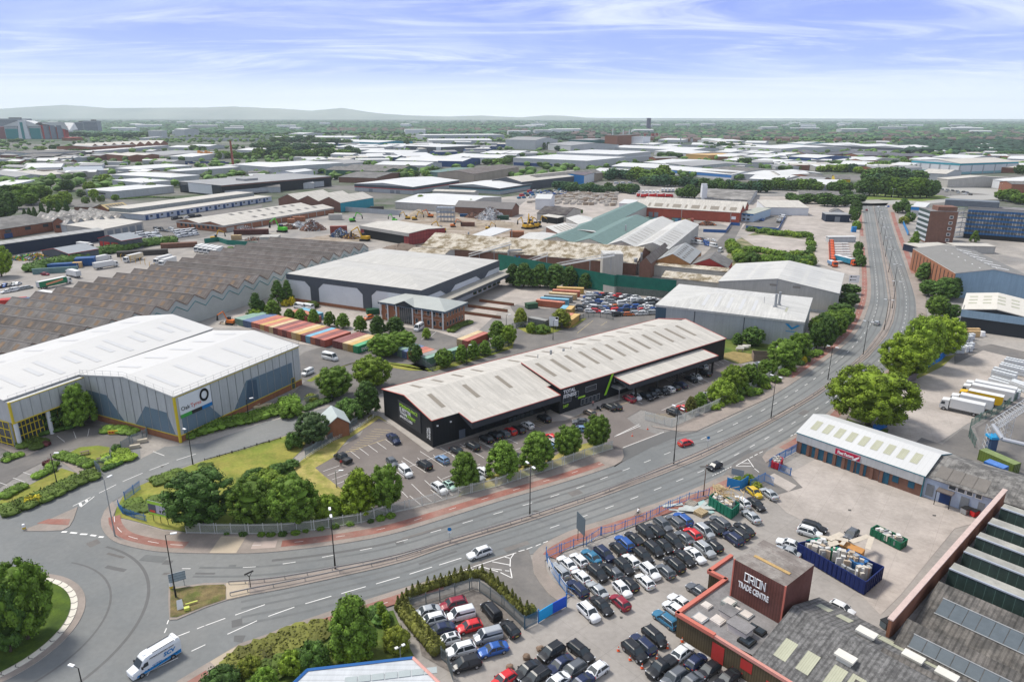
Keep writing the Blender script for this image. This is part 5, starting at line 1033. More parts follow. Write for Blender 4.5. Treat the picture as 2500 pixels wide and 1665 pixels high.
for i,s_ in enumerate(('340,472 475,474 470,448','490,480 600,484 595,458','700,478 890,482 880,452','870,492 1130,492 1110,460','1200,498 1450,500 1440,475','1000,478 1140,478 1120,460','1480,500 1600,500 1590,480')):
 far('a3',s_,7,None,'hip',1,BRKD,M('slate_roof',(.10,.10,.115),.8,.1,.1),'dark slate hip-roofed low block, %s in the row behind the trees'%nth(i,7),'brick_office','office',gp='dark roofed blocks behind the trees')
b=far('a0','520,408 825,412 1540,362',14,None,'gy',1,BRK,GFAR,'red brick works with long white roof near the stadium','brick_works','works',r=2)
b=far('a0','830,418 1545,378 830,380',12,45,'gy',9,BRK,CRM,'red brick works with a row of nine zigzag gables','brick_works','works',r=7)
b=far('a0','880,452 1560,398 830,420',7,22,'gx',1,WY,M('red_white_roof',(.62,.60,.58),.6,0,st_=[(0,16,.18,.62)]),'white canopy hall with red stripes in front of the zigzag works','canopy_hall','hall')
far('a0','975,478 1190,495 1265,470',10,None,'gx',2,BRK,CRM,'small red brick mill in front of the canopy hall')
far('a0','1280,470 1500,490 1770,440',8,None,'gx',1,WL,GFAR,'pale grey arched shed left of the orange towers');far('a0','1555,500 1770,505 1770,468',7,None,'gx',1,WL,WF,'white shed just left of the orange towers');far('a0','1545,415 1750,418 1700,375',7,None,'gx',2,WL,WF,'white shed roofs behind the grey arched shed')
far('a0','45,455 275,470 320,425',12,None,'flat',1,WY,DRKR,'dark-roofed office slab at the far left');far('a0','180,500 490,500 480,455',8,None,'gx',2,DRKR,DRKR,'dark slate works roofs at the far left')
far('a0','1280,330 1340,330 1330,318',10,None,'flat',1,WL,WF,'small white unit on the far skyline');far('a0','1360,262 1480,262 1480,236',26,60,'flat',1,WL,WF,'white and grey hall on the far skyline');far('a0','1600,250 1690,252 1690,225',26,60,'gx',1,WL,WF,'white arched hall on the far skyline');far('a0','1110,240 1240,240 1230,215',20,60,'flat',1,BRKD,DRKR,'brown brick block on the far skyline')
far('a0','1390,322 2360,335 2300,318',8,12,'flat',1,WY,GFAR,'long grey viaduct deck crossing the far left','viaduct','viaduct')
far('a0','635,328 760,325 755,308',9,40,'flat',1,BRK,M('red_roof',(.45,.05,.04),.7,0),'long red-roofed canopy beside the stadium');far('a0','2180,440 2360,445 2300,425',8,None,'gx',1,WL,WF,'white shed roof above the dark poplar row')
far('a0','2165,575 2500,600 2600,525',12,None,'flat',1,WL,WF,'white car park depot behind the chimney')
st_o=G(*Q('a0','240,338')[0]);st=em('stadium',tuple(st_o),0);tag(st,'large football stadium with white roofs, teal glass and red corner stands at the far left','stadium')
q=st_o.y/F*.26539*1.02;X_=lambda x:(x-240)*q;Z_=lambda y:(338-y)*q
def sbox(x0,x1,y1,d0,d1,nm,m,y0=338):mb=MB();mb.box(X_(x0),X_(x1),d0,d1,Z_(y0)if y0<338 else 0,Z_(y1));return mb.bd(nm,m,st)
sbox(-60,70,240,5,60,'stand',M('stand_red_brick',(.22,.08,.08),.8,.1));sbox(70,185,235,0,60,'stand',WY);sbox(75,183,255,-1,0,'teal_glazing',M('teal_glass',(.01,.20,.20),.3,.1));sbox(285,385,235,0,60,'stand',WY);sbox(287,375,250,-1,0,'teal_glazing',MC['teal_glass'])
mb=MB();mb.fc([(X_(65),-2,Z_(232)),(X_(390),-2,Z_(232)),(X_(300),-2,Z_(195)),(X_(240),-2,Z_(180)),(X_(180),-2,Z_(195))]);mb.fc([(X_(65),-2,Z_(232)),(X_(390),-2,Z_(232)),(X_(390),60,Z_(228)),(X_(65),60,Z_(228))][::-1]);mb.fc([(X_(180),-2,Z_(195)),(X_(240),-2,Z_(180)),(X_(240),60,Z_(190)),(X_(60),60,Z_(226)),(X_(65),-2,Z_(232))]);mb.fc([(X_(240),-2,Z_(180)),(X_(390),-2,Z_(232)),(X_(390),60,Z_(226)),(X_(240),60,Z_(190))]);mb.bd('roof',WF,st)
mb=MB();mb.fc([(X_(188),-6,0),(X_(290),-6,0),(X_(268),-6,Z_(185)),(X_(208),-6,Z_(185))]);mb.fc([(X_(188),-6,0),(X_(208),-6,Z_(185)),(X_(208),5,Z_(185)),(X_(188),5,0)]);mb.fc([(X_(268),-6,Z_(185)),(X_(290),-6,0),(X_(290),5,0),(X_(268),5,Z_(185))]);mb.bd('entrance_tower',WWHT,st)
sbox(222,245,200,-7,-6,'glazed_slot',MC['teal_glass'])
for x in(430,487,545):mb=MB();mb.tb((X_(x),5,0),(X_(x),5,Z_(225)),27*q,n=16);mb.bd('stair_drum',M('drum_grey',(.20,.22,.26),.5,.1,.3,st_=[(1,4,.3,.7)]),st)
for x0,x1 in((392,408),(458,465),(515,520),(572,588)):sbox(x0,x1,235,0,20,'red_frame',DRR)
sbox(365,455,224,2,30,'red_band',DRR,250);mb=MB();mb.fc([(X_(330),0,Z_(220)),(X_(380),-3,Z_(200)),(X_(600),-3,Z_(198)),(X_(628),0,Z_(268)),(X_(628),50,Z_(262)),(X_(590),60,Z_(205)),(X_(370),60,Z_(210))]);mb.bd('stand_roof',WF,st)
for x0,x1,y1,yb,lab in((682,775,192,283,'left slab of the pair of grey tower blocks'),(780,905,182,287,'right slab of the pair of grey tower blocks'),(-120,262,162,270,'wide grey slab building above the stadium')):
 o=G(*Q('a0','%d,%d'%(x0,yb))[0]);ww=(x1-x0)*.26539*o.y/F;zz=(yb-y1)*.26539*o.y/F;e=em('tower_block',tuple(o));tag(e,lab,'tower block','grey tower blocks')
 mb=MB();mb.box(0,ww,0,30,0,zz);mb.bd('wall',M('tower_grey',(.27,.28,.31),.7,.05),e)
 for i in range(9):
  mb=MB();mb.box(ww*.03,ww*.97,-.6,-.1,zz*(.04+i*.1),zz*(.09+i*.1));mb.bd('window_band',M('tower_window',(.08,.09,.12),.4,0),e)
 mb=MB();mb.box(ww*.55,ww*.8,4,20,zz,zz*1.1);mb.bd('lift_housing',DRKR,e)
def cm(name,lab,cat,base,top,r0,r1,m,gp=None,cap=None):
 o=G(*base);hh=hgt(base[0],base[1],top);e=em(name,tuple(o));tag(e,lab,cat,gp)
 mb=MB();mb.tb((0,0,0),(0,0,hh),r0,r1,n=14);mb.bd('shaft',m,e)
 if cap:mb=MB();mb.tb((0,0,hh),(0,0,hh+1),r1*1.25,n=14);mb.bd('cap',cap,e)
 return e,hh
cm('brick_chimney','tall tapering red brick factory chimney at the left','chimney',Q('a0','2152,650')[0],Q('a0','2120,362')[0][1],1.9,1.2,M('chimney_brick',(.22,.075,.055),.9,.1,.5),cap=BRK)
for i,(x,yb,yt)in enumerate(((925,345,238),(1018,372,252),(1075,368,250))):cm('steel_flue','slim white flue, %s of three beside the red silos'%nth(i,3),'chimney',Q('a2','%d,%d'%(x,yb))[0],Q('a2','0,%d'%yt)[0][1],1.8,1.5,WWHT,'white flues at the silo works',WDRK)
for i,(x,yb,yt,r_)in enumerate(((1222,345,292,4.2),(1292,352,290,6),(1328,352,286,4.2))):cm('silo','red round silo, %s of three'%nth(i,3),'silo',Q('a2','%d,%d'%(x,yb))[0],Q('a2','0,%d'%yt)[0][1],r_,r_,M('silo_red',(.30,.055,.04),.7,.05),'red silos')
far('a2','855,305 970,308 965,300',30,60,'flat',1,BRK,DRKR,'red brick block left of the white flues');far('a2','1085,318 1205,320 1200,300',26,60,'flat',1,WWHT,GFAR,'pale works block beside the red silos');far('a2','975,300 1080,302 1070,290',30,60,'flat',1,BRKD,DRKR,'brown works block behind the white flues')
cm('water_tower','dark round brick tower on the skyline','tower',Q('a2','1254,262')[0],Q('a2','0,148')[0][1],12.5,12.5,M('tower_purple',(.09,.08,.13),.8,.15,.02),cap=M('tower_top',(.3,.2,.2),.8,0))
cm('white_mast','thin white mast above the far trees','mast',Q('a2','686,212')[0],Q('a2','0,176')[0][1],2.2,1.6,WWHT)
cm('grey_mast','grey silo tower with a thin pole','mast',Q('a2','1548,400')[0],Q('a2','0,315')[0][1],2,1.5,GV)
for i in range(6):
 cm('orange_tower','orange steel stack, %s of six in the cluster'%nth(i,6),'stack',Q('a0','%d,%d'%(1838+i*22,520+(i%2)*4))[0],Q('a0','0,%d'%(445+(i%3)*8))[0][1],3.5,2.6,M('orange_steel',(.50,.22,.07),.7,.2,.2),'orange stacks')
# --- middle row (tile row b)
b=far('b0','0,382 600,292 250,225',hgt(*Q('b0','0,490')[0],Q('b0','0,382')[0][1]),None,'gx',1,BRK,DRKR,'red brick hall with dark slate roof at the left edge','brick_hall','hall',r=4)
for f,z in((.08,.55),(.45,.55),(.8,.55)):b.Pn('F',b.L*f,b.L*f+4,b.h*z,b.h*z+2,'window',GLS,.1)
b.Pn('F',b.L*.05,b.L*.2,0,3,'blue_gate',DRB,.12)
b=far('b0','605,295 752,300 680,262',7,None,'gy',1,BRK,DRKR,'gabled end wing of the red brick hall','brick_hall','hall',r=3);b.Pn('F',2,5,3,5,'window',GLS,.1)
b=far('b0','755,332 1460,262 860,200',6,None,'gy',6,WY,M('patched_roof',(.19,.18,.17),.9,.2,.25,col2=(.34,.33,.31)),'six-gabled pale shed with patchwork grey roofs','multi_gable_shed','shed',r=3.5)
for i in range(6):
 for j in range(5):b.sky(b.L*(i+.12)/6,b.L*(i+.28)/6,b.D*(.08+j*.18),b.D*(.14+j*.18),TRM);b.Pn('F',b.L*(i+.35)/6,b.L*(i+.65)/6,3,5,'window',GLS,.1)if j==0 else None
b=far('b0','1165,385 1640,292 860,352',hgt(*Q('b0','1640,382')[0],Q('b0','1640,292')[0][1]),None,'mono',1,WBEI,CRM,'cream garage block with five big roller doors','garage_block','garage')
b.wins('F',b.L*.1,b.L*.98,5,0,b.h*.75,b.L*.13,DRG,'roller_door')
b=far('b0','-30,560 1192,388 0,500',hgt(*Q('b0','95,672')[0],Q('b0','90,540')[0][1]),11,'gx',1,WNAV,M('ribbed_grey',(.34,.34,.33),.7,.1,.3,st_=[(0,5,.3,.8)]),'long dark navy shed with pale ribbed roof at left','navy_shed','shed')
b=far('b0','480,622 790,662 1100,600',4.6,None,'gy',1,WDRK,M('blue_grey_roof2',(.26,.28,.30),.6,.05,st_=[(0,1,.1,.9)]),'grey workshop with red gable trim, nearer of the two','workshop','workshop',r=2);b.trim(DRR);b.boxp(b.L-.3,b.L+.3,-.3,.3,0,b.h,'corner_post',DRR)
b=far('b0','1130,482 1395,512 1622,472',6,None,'gy',1,WDRK,MC['blue_grey_roof2'],'grey workshop with red gable trim and red doors, farther of the two','workshop','workshop',r=2.4);b.trim(DRR)
for f,w_ in((.05,.12),(.22,.25),(.55,.28)):b.Pn('F',b.L*f,b.L*(f+w_),0,4.5,'red_door',DRR,.12)
b=far('b0','1100,140 1240,150 1505,120',6,None,'gy',1,BRK,M('tan_roof',(.42,.32,.16),.8,.08),'brick shed with tan roof above the patchwork gables','brick_shed','shed',r=3)
for i in range(6):b.sky(b.L*.62,b.L*.9,b.D*(.1+i*.14),b.D*(.1+i*.14)+2,DRKR)
far('b0','850,120 1070,125 1000,92',5,None,'gx',1,BRKD,DRKR,'low brick shed above the patchwork gables','brick_shed','shed')
b=far('b1','212,338 1480,132 -200,265',hgt(*Q('b1','220,415')[0],Q('b1','212,338')[0][1]),None,'gx',2,BRKO,CRM,'long brick works with wide cream roof beside the scrap yard','brick_works','works',r=2)
for f in(.02,.1):b.Pn('F',b.L*f,b.L*(f+.06),0,b.h*.62,'cream_door',WBEI,.12)
b.Pn('F',0,b.L,b.h*.78,b.h,'cream_fascia',WBEI,.2);b.Pn('L',0,b.D,b.h*.78,b.h,'cream_fascia',WBEI,.2);b.wins('L',4,b.D-3,9,1.5,3.6,2.2)
for i in range(9):b.Pn('F',b.L*(.22+i*.085),b.L*(.22+i*.085)+.5,0,b.h*.78,'downpipe',WBEI,.2)
for i in range(8):
 for j in range(2):b.sky(b.L*(.3+i*.08),b.L*(.33+i*.08),b.D*(.12+j*.5),b.D*(.2+j*.5),DRKR)
hh=hgt(*Q('b1','2354,560')[0],Q('b1','2345,425')[0][1])
b=far('b1','1785,338 2345,428 2604,340',hh,None,'gx',1,M('maroon_panel',(.28,.05,.05),.7,.1,.3,st_=[(0,2.4,.1,.6),(1,2.4,.1,.6)]),CRM,'open-fronted scrap shed with pale fascia and dark red sides','scrap_shed','shed',r=1)
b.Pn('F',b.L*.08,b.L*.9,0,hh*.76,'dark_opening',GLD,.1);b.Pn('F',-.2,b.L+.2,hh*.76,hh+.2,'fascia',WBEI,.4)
tag(b.E,'open-fronted scrap shed with pale fascia and dark red sides','shed')
b=far('b2','140,578 2604,772 560,400',6,34,'gx',1,BRKD,MOSS,'very long mossy cream-roofed brick works across the centre','mossy_roof_works','works',r=5.3)
far('b2','-20,640 400,668 350,600',6.5,14,'gx',1,WBEI,MOSS,'short mossy roofed annex beside the depot','annex','shed')
cq=QG('b2','690,455 885,475 1175,375 960,352',8);cc=em('loading_canopy',(cq[0].x,cq[0].y,0));tag(cc,'white-roofed loading canopy on tall grey posts beside the mossy works','canopy')
mb=MB();L_=[(p.x-cq[0].x,p.y-cq[0].y)for p in cq];mb.prism(L_,7.6,8.1,0,1);mb.bd('roof',[WL,WHT],cc)
for x,y in L_[:3]:mb=MB();mb.tb((x,y,0),(x,y,7.6),.3,n=8);mb.bd('post',GV,cc)
HB=8;DV=Q('b3','245,588 690,290')
for s_,wm_,rm_,lab,r_,D_ in(('-844,510 -480,535 -130,85',WBEI,TEALR,'teal ribbed gable roof, left one of two',3,None),('-480,535 -90,560 430,270',WBEI,TEALR,'teal ribbed gable roof, right one of two',3,None),('-90,560 245,582 690,290',WBEI,WHT2,'cream gable roof beside the teal ones',3,None),('245,582 632,605 1018,330',WBEI,WHT2,'cream gable roof, rightmost of the big group',3,None)):
 b=Bld('gabled_shed',lab,'shed',Q('b3',s_),HB,D=D_,Rf='gy',n=1,r=r_,wm=wm_,rm=rm_,ov=.1,th=.25,dirv=DV)
 if rm_ is WHT2:
  for j in range(7):b.sky(b.L*.58,b.L*.92,b.D*(.08+j*.07),b.D*(.08+j*.07)+1.,SKYB);b.sky(b.L*.1,b.L*.4,b.D*(.10+j*.07),b.D*(.10+j*.07)+1.,SKYB)
for s_,wm_,rm_,lab,h_ in(('-190,640 240,650 -100,560',BRKD,BRNR,'brown old roof hugging the cream gable, left one',7),('290,765 462,742 640,600',BRKD,BRNR,'brown old gabled roof with patches of missing sheets',7.5)):
 Bld('old_shed',lab,'shed',Q('b3',s_),h_,Rf='gy',r=3,wm=wm_,rm=rm_,ov=.1,dirv=DV)
b=Bld('gabled_shed','grey patched gable roof with orange brick gable end','shed',Q('b3','462,742 868,775 1030,640'),6.5,dirv=DV,Rf='gy',r=4.2,wm=M('ochre_brick',(.33,.16,.06),.9,.15,.4),rm=GRYR,ov=.1)
for i in range(2):
 for j in range(7):b.sky(b.L*(.58+i*.16),b.L*(.66+i*.16),b.D*(.08+j*.12),b.D*(.14+j*.12),DRKR);b.sky(b.L*(.2+i*.14),b.L*(.26+i*.14),b.D*(.2+j*.1),b.D*(.24+j*.1),DRKR)
b=Bld('gabled_shed','dark slate gable roof with bright red gable end','shed',Q('b3','872,790 1300,825 1362,740'),5.5,dirv=DV,Rf='gy',r=4,wm=M('red_gable_paint',(.30,.03,.025),.7,.1,.5),rm=DRKR,ov=.2)
b=far('b3','268,775 1290,868 1300,820',5.2,6,'mono',1,WBEI,MOSS,'long narrow covered walkway in front of the gabled sheds','covered_walkway','walkway')
b=far('b3','550,928 1200,995 1260,905',5.8,13,'gx',1,WBEI,MOSS,'low cream shed with rusty mottled roof beside the green netting','mottled_shed','shed',r=1.6)
hh=hgt(*Q('b3','1430,300')[0],Q('b3','1440,185')[0][1])
b=far('b3','240,118 1440,188 1540,100',hh,44,'gx',2,M('bright_red_brick',(.33,.075,.045),.9,.12,.4),CRM,'long bright red brick hall with pale roof and brown rooflights','brick_hall','hall',r=4.5)
for i in range(14):b.sky(b.L*(.12+i*.06),b.L*(.12+i*.06)+(5 if i%3==1 else 1.6),b.D*.04,b.D*.15,SKYB)
for i in range(2):b.Pn('F',b.L*(.14+i*.055),b.L*(.18+i*.055),0,hh*.55,'roller_door',DRG,.12)
b.Pn('F',b.L*.93,b.L*.97,hh*.3,hh*.6,'sign_board',TXW,.12)
for f in(.04,.46,.92):b.Pn('F',b.L*f,b.L*f+.4,0,hh,'downpipe',WBEI,.2)
hh=hgt(*Q('b3','1600,300')[0],Q('b3','1595,210')[0][1])
b=far('b3','1440,192 1600,205 1672,130',hh,None,'flat',1,M('pale_blue_wall2',(.42,.52,.60),.7,.05),M('green_grey_roof',(.36,.37,.32),.8,.1),'white and pale blue two-storey office beside the red brick hall','office','office');b.wins('F',2,b.L-2,2,1,2.4,2,GLS);b.wins('F',2,b.L-2,2,4.2,5.6,2,GLS);b.Pn('F',0,b.L,hh-.9,hh,'blue_band',WBRT,.1)
far('b3','1740,128 2235,135 2240,85',6,None,'mono',1,WWHT,CRM,'low white shed with pale teal stripe above the tarmac yard')
b=far('a2','1690,880 2190,902 2262,815',hgt(*Q('a2','2195,942')[0],Q('a2','2190,902')[0][1]),None,'gx',1,WL,M('spotted_roof',(.16,.15,.14),.9,.15,.2,col2=(.30,.285,.265)),'pale hall with mottled grey roof behind the red brick hall','hall','hall',r=3)
b.Pn('F',2,b.L-2,b.h*.4,b.h*.9,'glazing',M('dirty_glass',(.22,.22,.21),.5,.1),.1)
for i in range(8):b.Pn('F',2+(b.L-4)*i/7-.4,2+(b.L-4)*i/7+.4,b.h*.3,b.h*.95,'mullion',WL,.2)
q0=Q('a2','1765,870')[0];e=em('white_tower',tuple(G(q0[0],q0[1]+14)));tag(e,'tall slim white windowless tower beside the mottled roof','tower');mb=MB();mb.box(-2.4,2.4,0,6,0,15,0,1);mb.bd('wall',[WWHT,WHT],e);mb=MB();mb.box(-2.4,2.4,2,5,15,17);mb.bd('roof_block',WWHT,e)
b=far('a2','985,930 1110,938 1165,905',7,None,'gx',1,WWHT,WHT,'small plain white shed beside the slab yard');b=far('a2','215,890 355,893 355,855',9,None,'gx',1,WWHT,WHT,'small white block amid the colourful cars')
b=far('b2','520,120 1175,150 1250,60',6,18,'gx',1,BRKD,M('slate_dull',(.17,.16,.155),.9,.1,.2),'low brick shed with long slate roof beyond the scrap heap','brick_shed','shed',r=4)
b=far('b2','1465,195 1800,215 1900,150',5,None,'gx',1,WBEI,M('patchy_black_roof',(.06,.05,.05),.9,.3,.3,col2=(.12,.11,.10)),'shed with patchy black roof beside the slab yard','old_shed','shed',r=3.5);b=far('b2','1520,225 1700,250 1810,195',4.5,7,'mono',1,GLD,CRM,'open white lean-to beside the patchy black roof','lean_to','shed')
b=Bld('gabled_shed','brick edged roof with ribbed rooflights behind the teal roofs','shed',Q('b2','1570,350 1720,430 1955,325'),8.5,Rf='gx',r=2,wm=BRKD,rm=WHT2,ov=.3);[b.sky(b.L*.2,b.L*.85,b.D*(.12+i*.09),b.D*(.12+i*.09)+.8,SKYB)for i in range(8)]
b=Bld('gabled_shed','pale ribbed shed roof furthest behind the teal roofs','shed',Q('b2','1800,250 1960,330 2120,260'),8,Rf='gx',r=2,wm=WBEI,rm=WHT2,ov=.3)
b=Bld('gabled_shed','plain off-white roof between the canopy and teal roofs','shed',Q('b2','1215,500 1500,530 1700,430'),7,Rf='gx',r=2,wm=WBEI,rm=WHT2,ov=.3)
q0=G(*Q('b3','90,930')[0]);e=em('process_tower',tuple(q0));tag(e,'tall beige windowless process tower among the conveyors','tower');mb=MB();mb.box(-10,0,0,9,0,hgt(*Q('b3','90,930')[0],Q('b3','90,660')[0][1]),0,1);mb.bd('wall',[WBEI,WHT2],e)
hh=hgt(*Q('b4','1600,1075')[0],Q('b4','1572,885')[0][1])+3
b=Bld('large_hall','large hall with grey roof, light blue gable wall and ribbed brick side','hall',[*Q('b4','1572,885 2420,925'),*Q('b4','1365,590')],hh,D=62,Rf='gy',r=2.5,wm=WBLU,rm=M('spotted_grey_roof',(.20,.195,.185),.9,.08,.3),ov=.3,th=.3)
b.trim(TRM);b.Pn('L',0,b.D,0,hh-.2,'brick_side',BRKO,.3)
for i in range(12):b.Pn('L',b.D*(.04+i*.08),b.D*(.04+i*.08)+1,.5,hh-1,'dark_slot',M('slot_dark',(.06,.03,.02),.8,0),.36)
for i in range(6):b.sky(b.L*(.36-.0*i),b.L*(.36)+7,b.D*(.06+i*.14),b.D*(.06+i*.14)+1.6,TXW,'rooflight');b.sky(b.L*.56,b.L*.56+7,b.D*(.10+i*.14),b.D*(.10+i*.14)+1.6,TXW,'rooflight')
hh2=hgt(*Q('b4','1620,1545')[0],Q('b4','1645,1300')[0][1])*.92
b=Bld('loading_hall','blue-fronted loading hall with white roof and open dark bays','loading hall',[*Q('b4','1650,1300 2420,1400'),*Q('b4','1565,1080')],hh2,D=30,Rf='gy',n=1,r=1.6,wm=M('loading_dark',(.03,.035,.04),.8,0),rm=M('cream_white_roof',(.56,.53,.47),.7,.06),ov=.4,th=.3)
b.Pn('F',-.3,b.L,hh2-2.6,hh2+.1,'blue_fascia',WBLU,.5);b.sky(0,b.L,0,b.D*.22,M('grey_roof_strip',(.22,.21,.20),.9,.08),'roof_strip')
for i in range(4):
 for j in range(3):b.sky(b.L*(.06+i*.22),b.L*(.06+i*.22)+2.6,b.D*(.32+j*.2),b.D*(.32+j*.2)+2,SKYY)
b.Pn('L',0,b.D,0,hh2,'blue_side',WBLU,.1)
hh=hgt(*Q('b4','1665,470')[0],Q('b4','1722,125')[0][1])*1.0
b=Bld('office_block','five-storey office block with blue spandrel panels and glass bands','office',[*Q('b4','1722,128 2500,172'),*Q('b4','1760,95')],hh,D=16,Rf='flat',wm=M('pale_render',(.36,.35,.33),.8,.05),rm=SLAB,ov=.2)
for i in range(6):
 z=hh*(.14+i*.145);b.Pn('F',0,b.L,z,z+hh*.065,'blue_spandrel',M('spandrel_blue',(.02,.10,.24),.5,.1,.3,st_=[(0,1.8,.12,1.8)]),.15)
 if i<5:b.Pn('F',0,b.L,z+hh*.065,z+hh*.145,'window_band',M('office_glass',(.06,.07,.075),.3,.5,.35,st_=[(0,1.8,.1,4.0)],col2=(.22,.21,.19)),.1)
b.Pn('F',0,b.L,0,hh*.14,'ground_floor',GLD,.1);b.boxp(-14,b.L*.45,3,14,hh,hh+4,'plant_room',M('plant_grey',(.14,.16,.18),.6,.1))
b=Bld('stair_block','brown brick stair block with five small square windows','office',[*Q('b4','1282,172 1600,180'),*Q('b4','1210,85')],hh,D=20,Rf='flat',wm=BRKD,rm=SLAB,ov=.1)
for i in range(5):b.Pn('F',b.L*.74,b.L*.84,hh*(.08+i*.18),hh*(.14+i*.18),'window',GLS,.1,frame=(FRW,.3))
for i in range(6):b.Pn('L',.3,b.D-.3,hh*(.05+i*.16),hh*(.12+i*.16),'window_band',M('stripe_white',(.45,.48,.50),.5,0),.2);b.Pn('L',.3,b.D-.3,hh*(.125+i*.16),hh*(.205+i*.16),'dark_band',M('band_dark',(.03,.06,.06),.3,0),.15)
b.boxp(b.L*.3,b.L,2,b.D*.6,hh,hh+2.8,'roof_housing',BRKD)
q0,q1=QG('b4','1545,475 1665,470');e=em('fire_escape',tuple(q0));tag(e,'open steel fire escape between the two office blocks','stairs');mb=MB();d=q1-q0
for i in range(7):mb.obox(d/2+V((0,2,0)),d,d.length/2,1.5,hh*i/6.3,hh*i/6.3+.3)
for i in range(6):mb.tb(V((0,0,hh*i/6.3)),d+V((0,0,hh*(i+1)/6.3)),.12,n=4)
for f in(0,.5,1):mb.tb(d*f,d*f+V((0,0,hh)),.15,n=4)
mb.bd('stairs',GV,e)
b=far('b4','1155,590 1560,580 1510,545',4,14,'flat',1,WNAV,CRM,'low flat-roofed garage block with black front beside the offices');far('b4','1560,570 2030,580 1900,545',4,10,'flat',1,WBEI,CRM,'long low cream roof in front of the offices')
b=far('b4','1060,118 1215,128 1400,85',7,None,'flat',1,WL,WF,'white unit with a sky blue band by the far end of the road');b.Pn('F',0,b.L,4.5,7,'blue_band',WBRT,.15);b.Pn('L',0,b.D,4.5,7,'blue_band',WBRT,.15)
b=far('b4','82,208 356,215 340,190',5.5,None,'flat',1,WNAV,GFAR,'black garage with one grey roller door');b.Pn('F',b.L*.38,b.L*.6,0,4,'roller_door',DRG,.12)
b=far('b4','140,178 285,182 270,125',4,8,'gy',1,WL,DRKR,'small mock-timbered gatehouse behind the black garage',r=2.5)
b=far('b4','115,470 425,468 420,435',3.2,4,'flat',1,WL,WHT,'long grey portable cabin beside the lorries','portable_cabin','cabin')
q=Bld('brick_substation','small orange brick hut with pale gable roof beside the lane','hut',[*Q('c1','1400,1320 1655,1275'),*Q('c1','1370,1215')],3.6,D=7,Rf='gy',r=2.0,wm=BRKO,rm=M('pale_green_roof',(.42,.47,.46),.6,.05),ov=.4)
p,p2=QG('e3','1090,470 1265,400')
e=em('ribbed_bay',tuple(p));tag(e,'white ribbed infill wall with orange edging on the trade centre yard corner','wall');mb=MB();mb.obox((p2-p)/2+V((0,-.3,0)),p2-p,(p2-p).length/2,.12,0,3.6);mb.bd('panel',M('ribbed_white',(.50,.53,.58),.6,.05,st_=[(0,.5,.2,.8)]),e)
# ================================================================ VEHICLES
PAINT={}
CN={'k':('black',(.012,.013,.016)),'w':('white',(.66,.67,.68)),'g':('grey',(.11,.12,.135)),'s':('silver',(.36,.38,.40)),'b':('blue',(.02,.09,.33)),'n':('dark blue',(.015,.025,.07)),'r':('bright red',(.55,.02,.025)),'R':('dark red',(.24,.012,.03)),'l':('light blue',(.17,.27,.42)),'t':('teal blue',(.03,.15,.26)),'m':('mint green',(.40,.60,.52)),'o':('orange',(.55,.13,.02)),'y':('yellow',(.55,.38,.02)),'z':('bronze grey',(.15,.12,.10))}
for k_,(n_,c_)in CN.items():PAINT[k_]=M('car_paint_'+n_.replace(' ','_'),c_,.36,0,metal=.15 if k_ in 'gsbnlz' else 0,spec=.5)
CGL=M('car_glass',(.03,.04,.048),.34,0,spec=.45);TYR=M('tyre',(.018,.018,.018),.8,0);RIM=M('wheel_rim',(.36,.36,.37),.4,0,metal=.5)
LMP=M('headlamp',(.6,.62,.65),.2,0);TLM=M('tail_lamp',(.35,.01,.01),.3,0);PLT=M('number_plate',(.6,.5,.1),.5,0);TRI=M('black_trim',(.02,.02,.022),.6,0)
KD={'h':(4.0,1.75,1.47,.86,.93,.24,.42,.84,.97,.93,'hatchback'),'s':(4.5,1.86,1.66,.98,1.06,.23,.38,.86,.97,1.06,'SUV'),'e':(4.7,1.82,1.47,.84,.93,.27,.42,.88,.985,.92,'estate car'),'d':(4.65,1.82,1.42,.82,.91,.27,.42,.70,.88,.94,'saloon car'),'m':(4.45,1.82,1.65,.94,1.02,.17,.36,.88,.975,1.0,'people carrier'),'v':(4.4,1.8,1.84,1.02,1.12,.17,.33,.97,.99,1.1,'small van'),'p':(5.3,1.9,1.8,1.05,1.12,.24,.36,.60,.66,1.05,'pickup truck'),'V':(5.9,2.05,2.45,1.15,1.35,.10,.22,.985,.995,1.3,'large van'),'f':(3.6,1.62,1.49,.86,.95,.22,.40,.80,.96,.93,'small hatchback')}
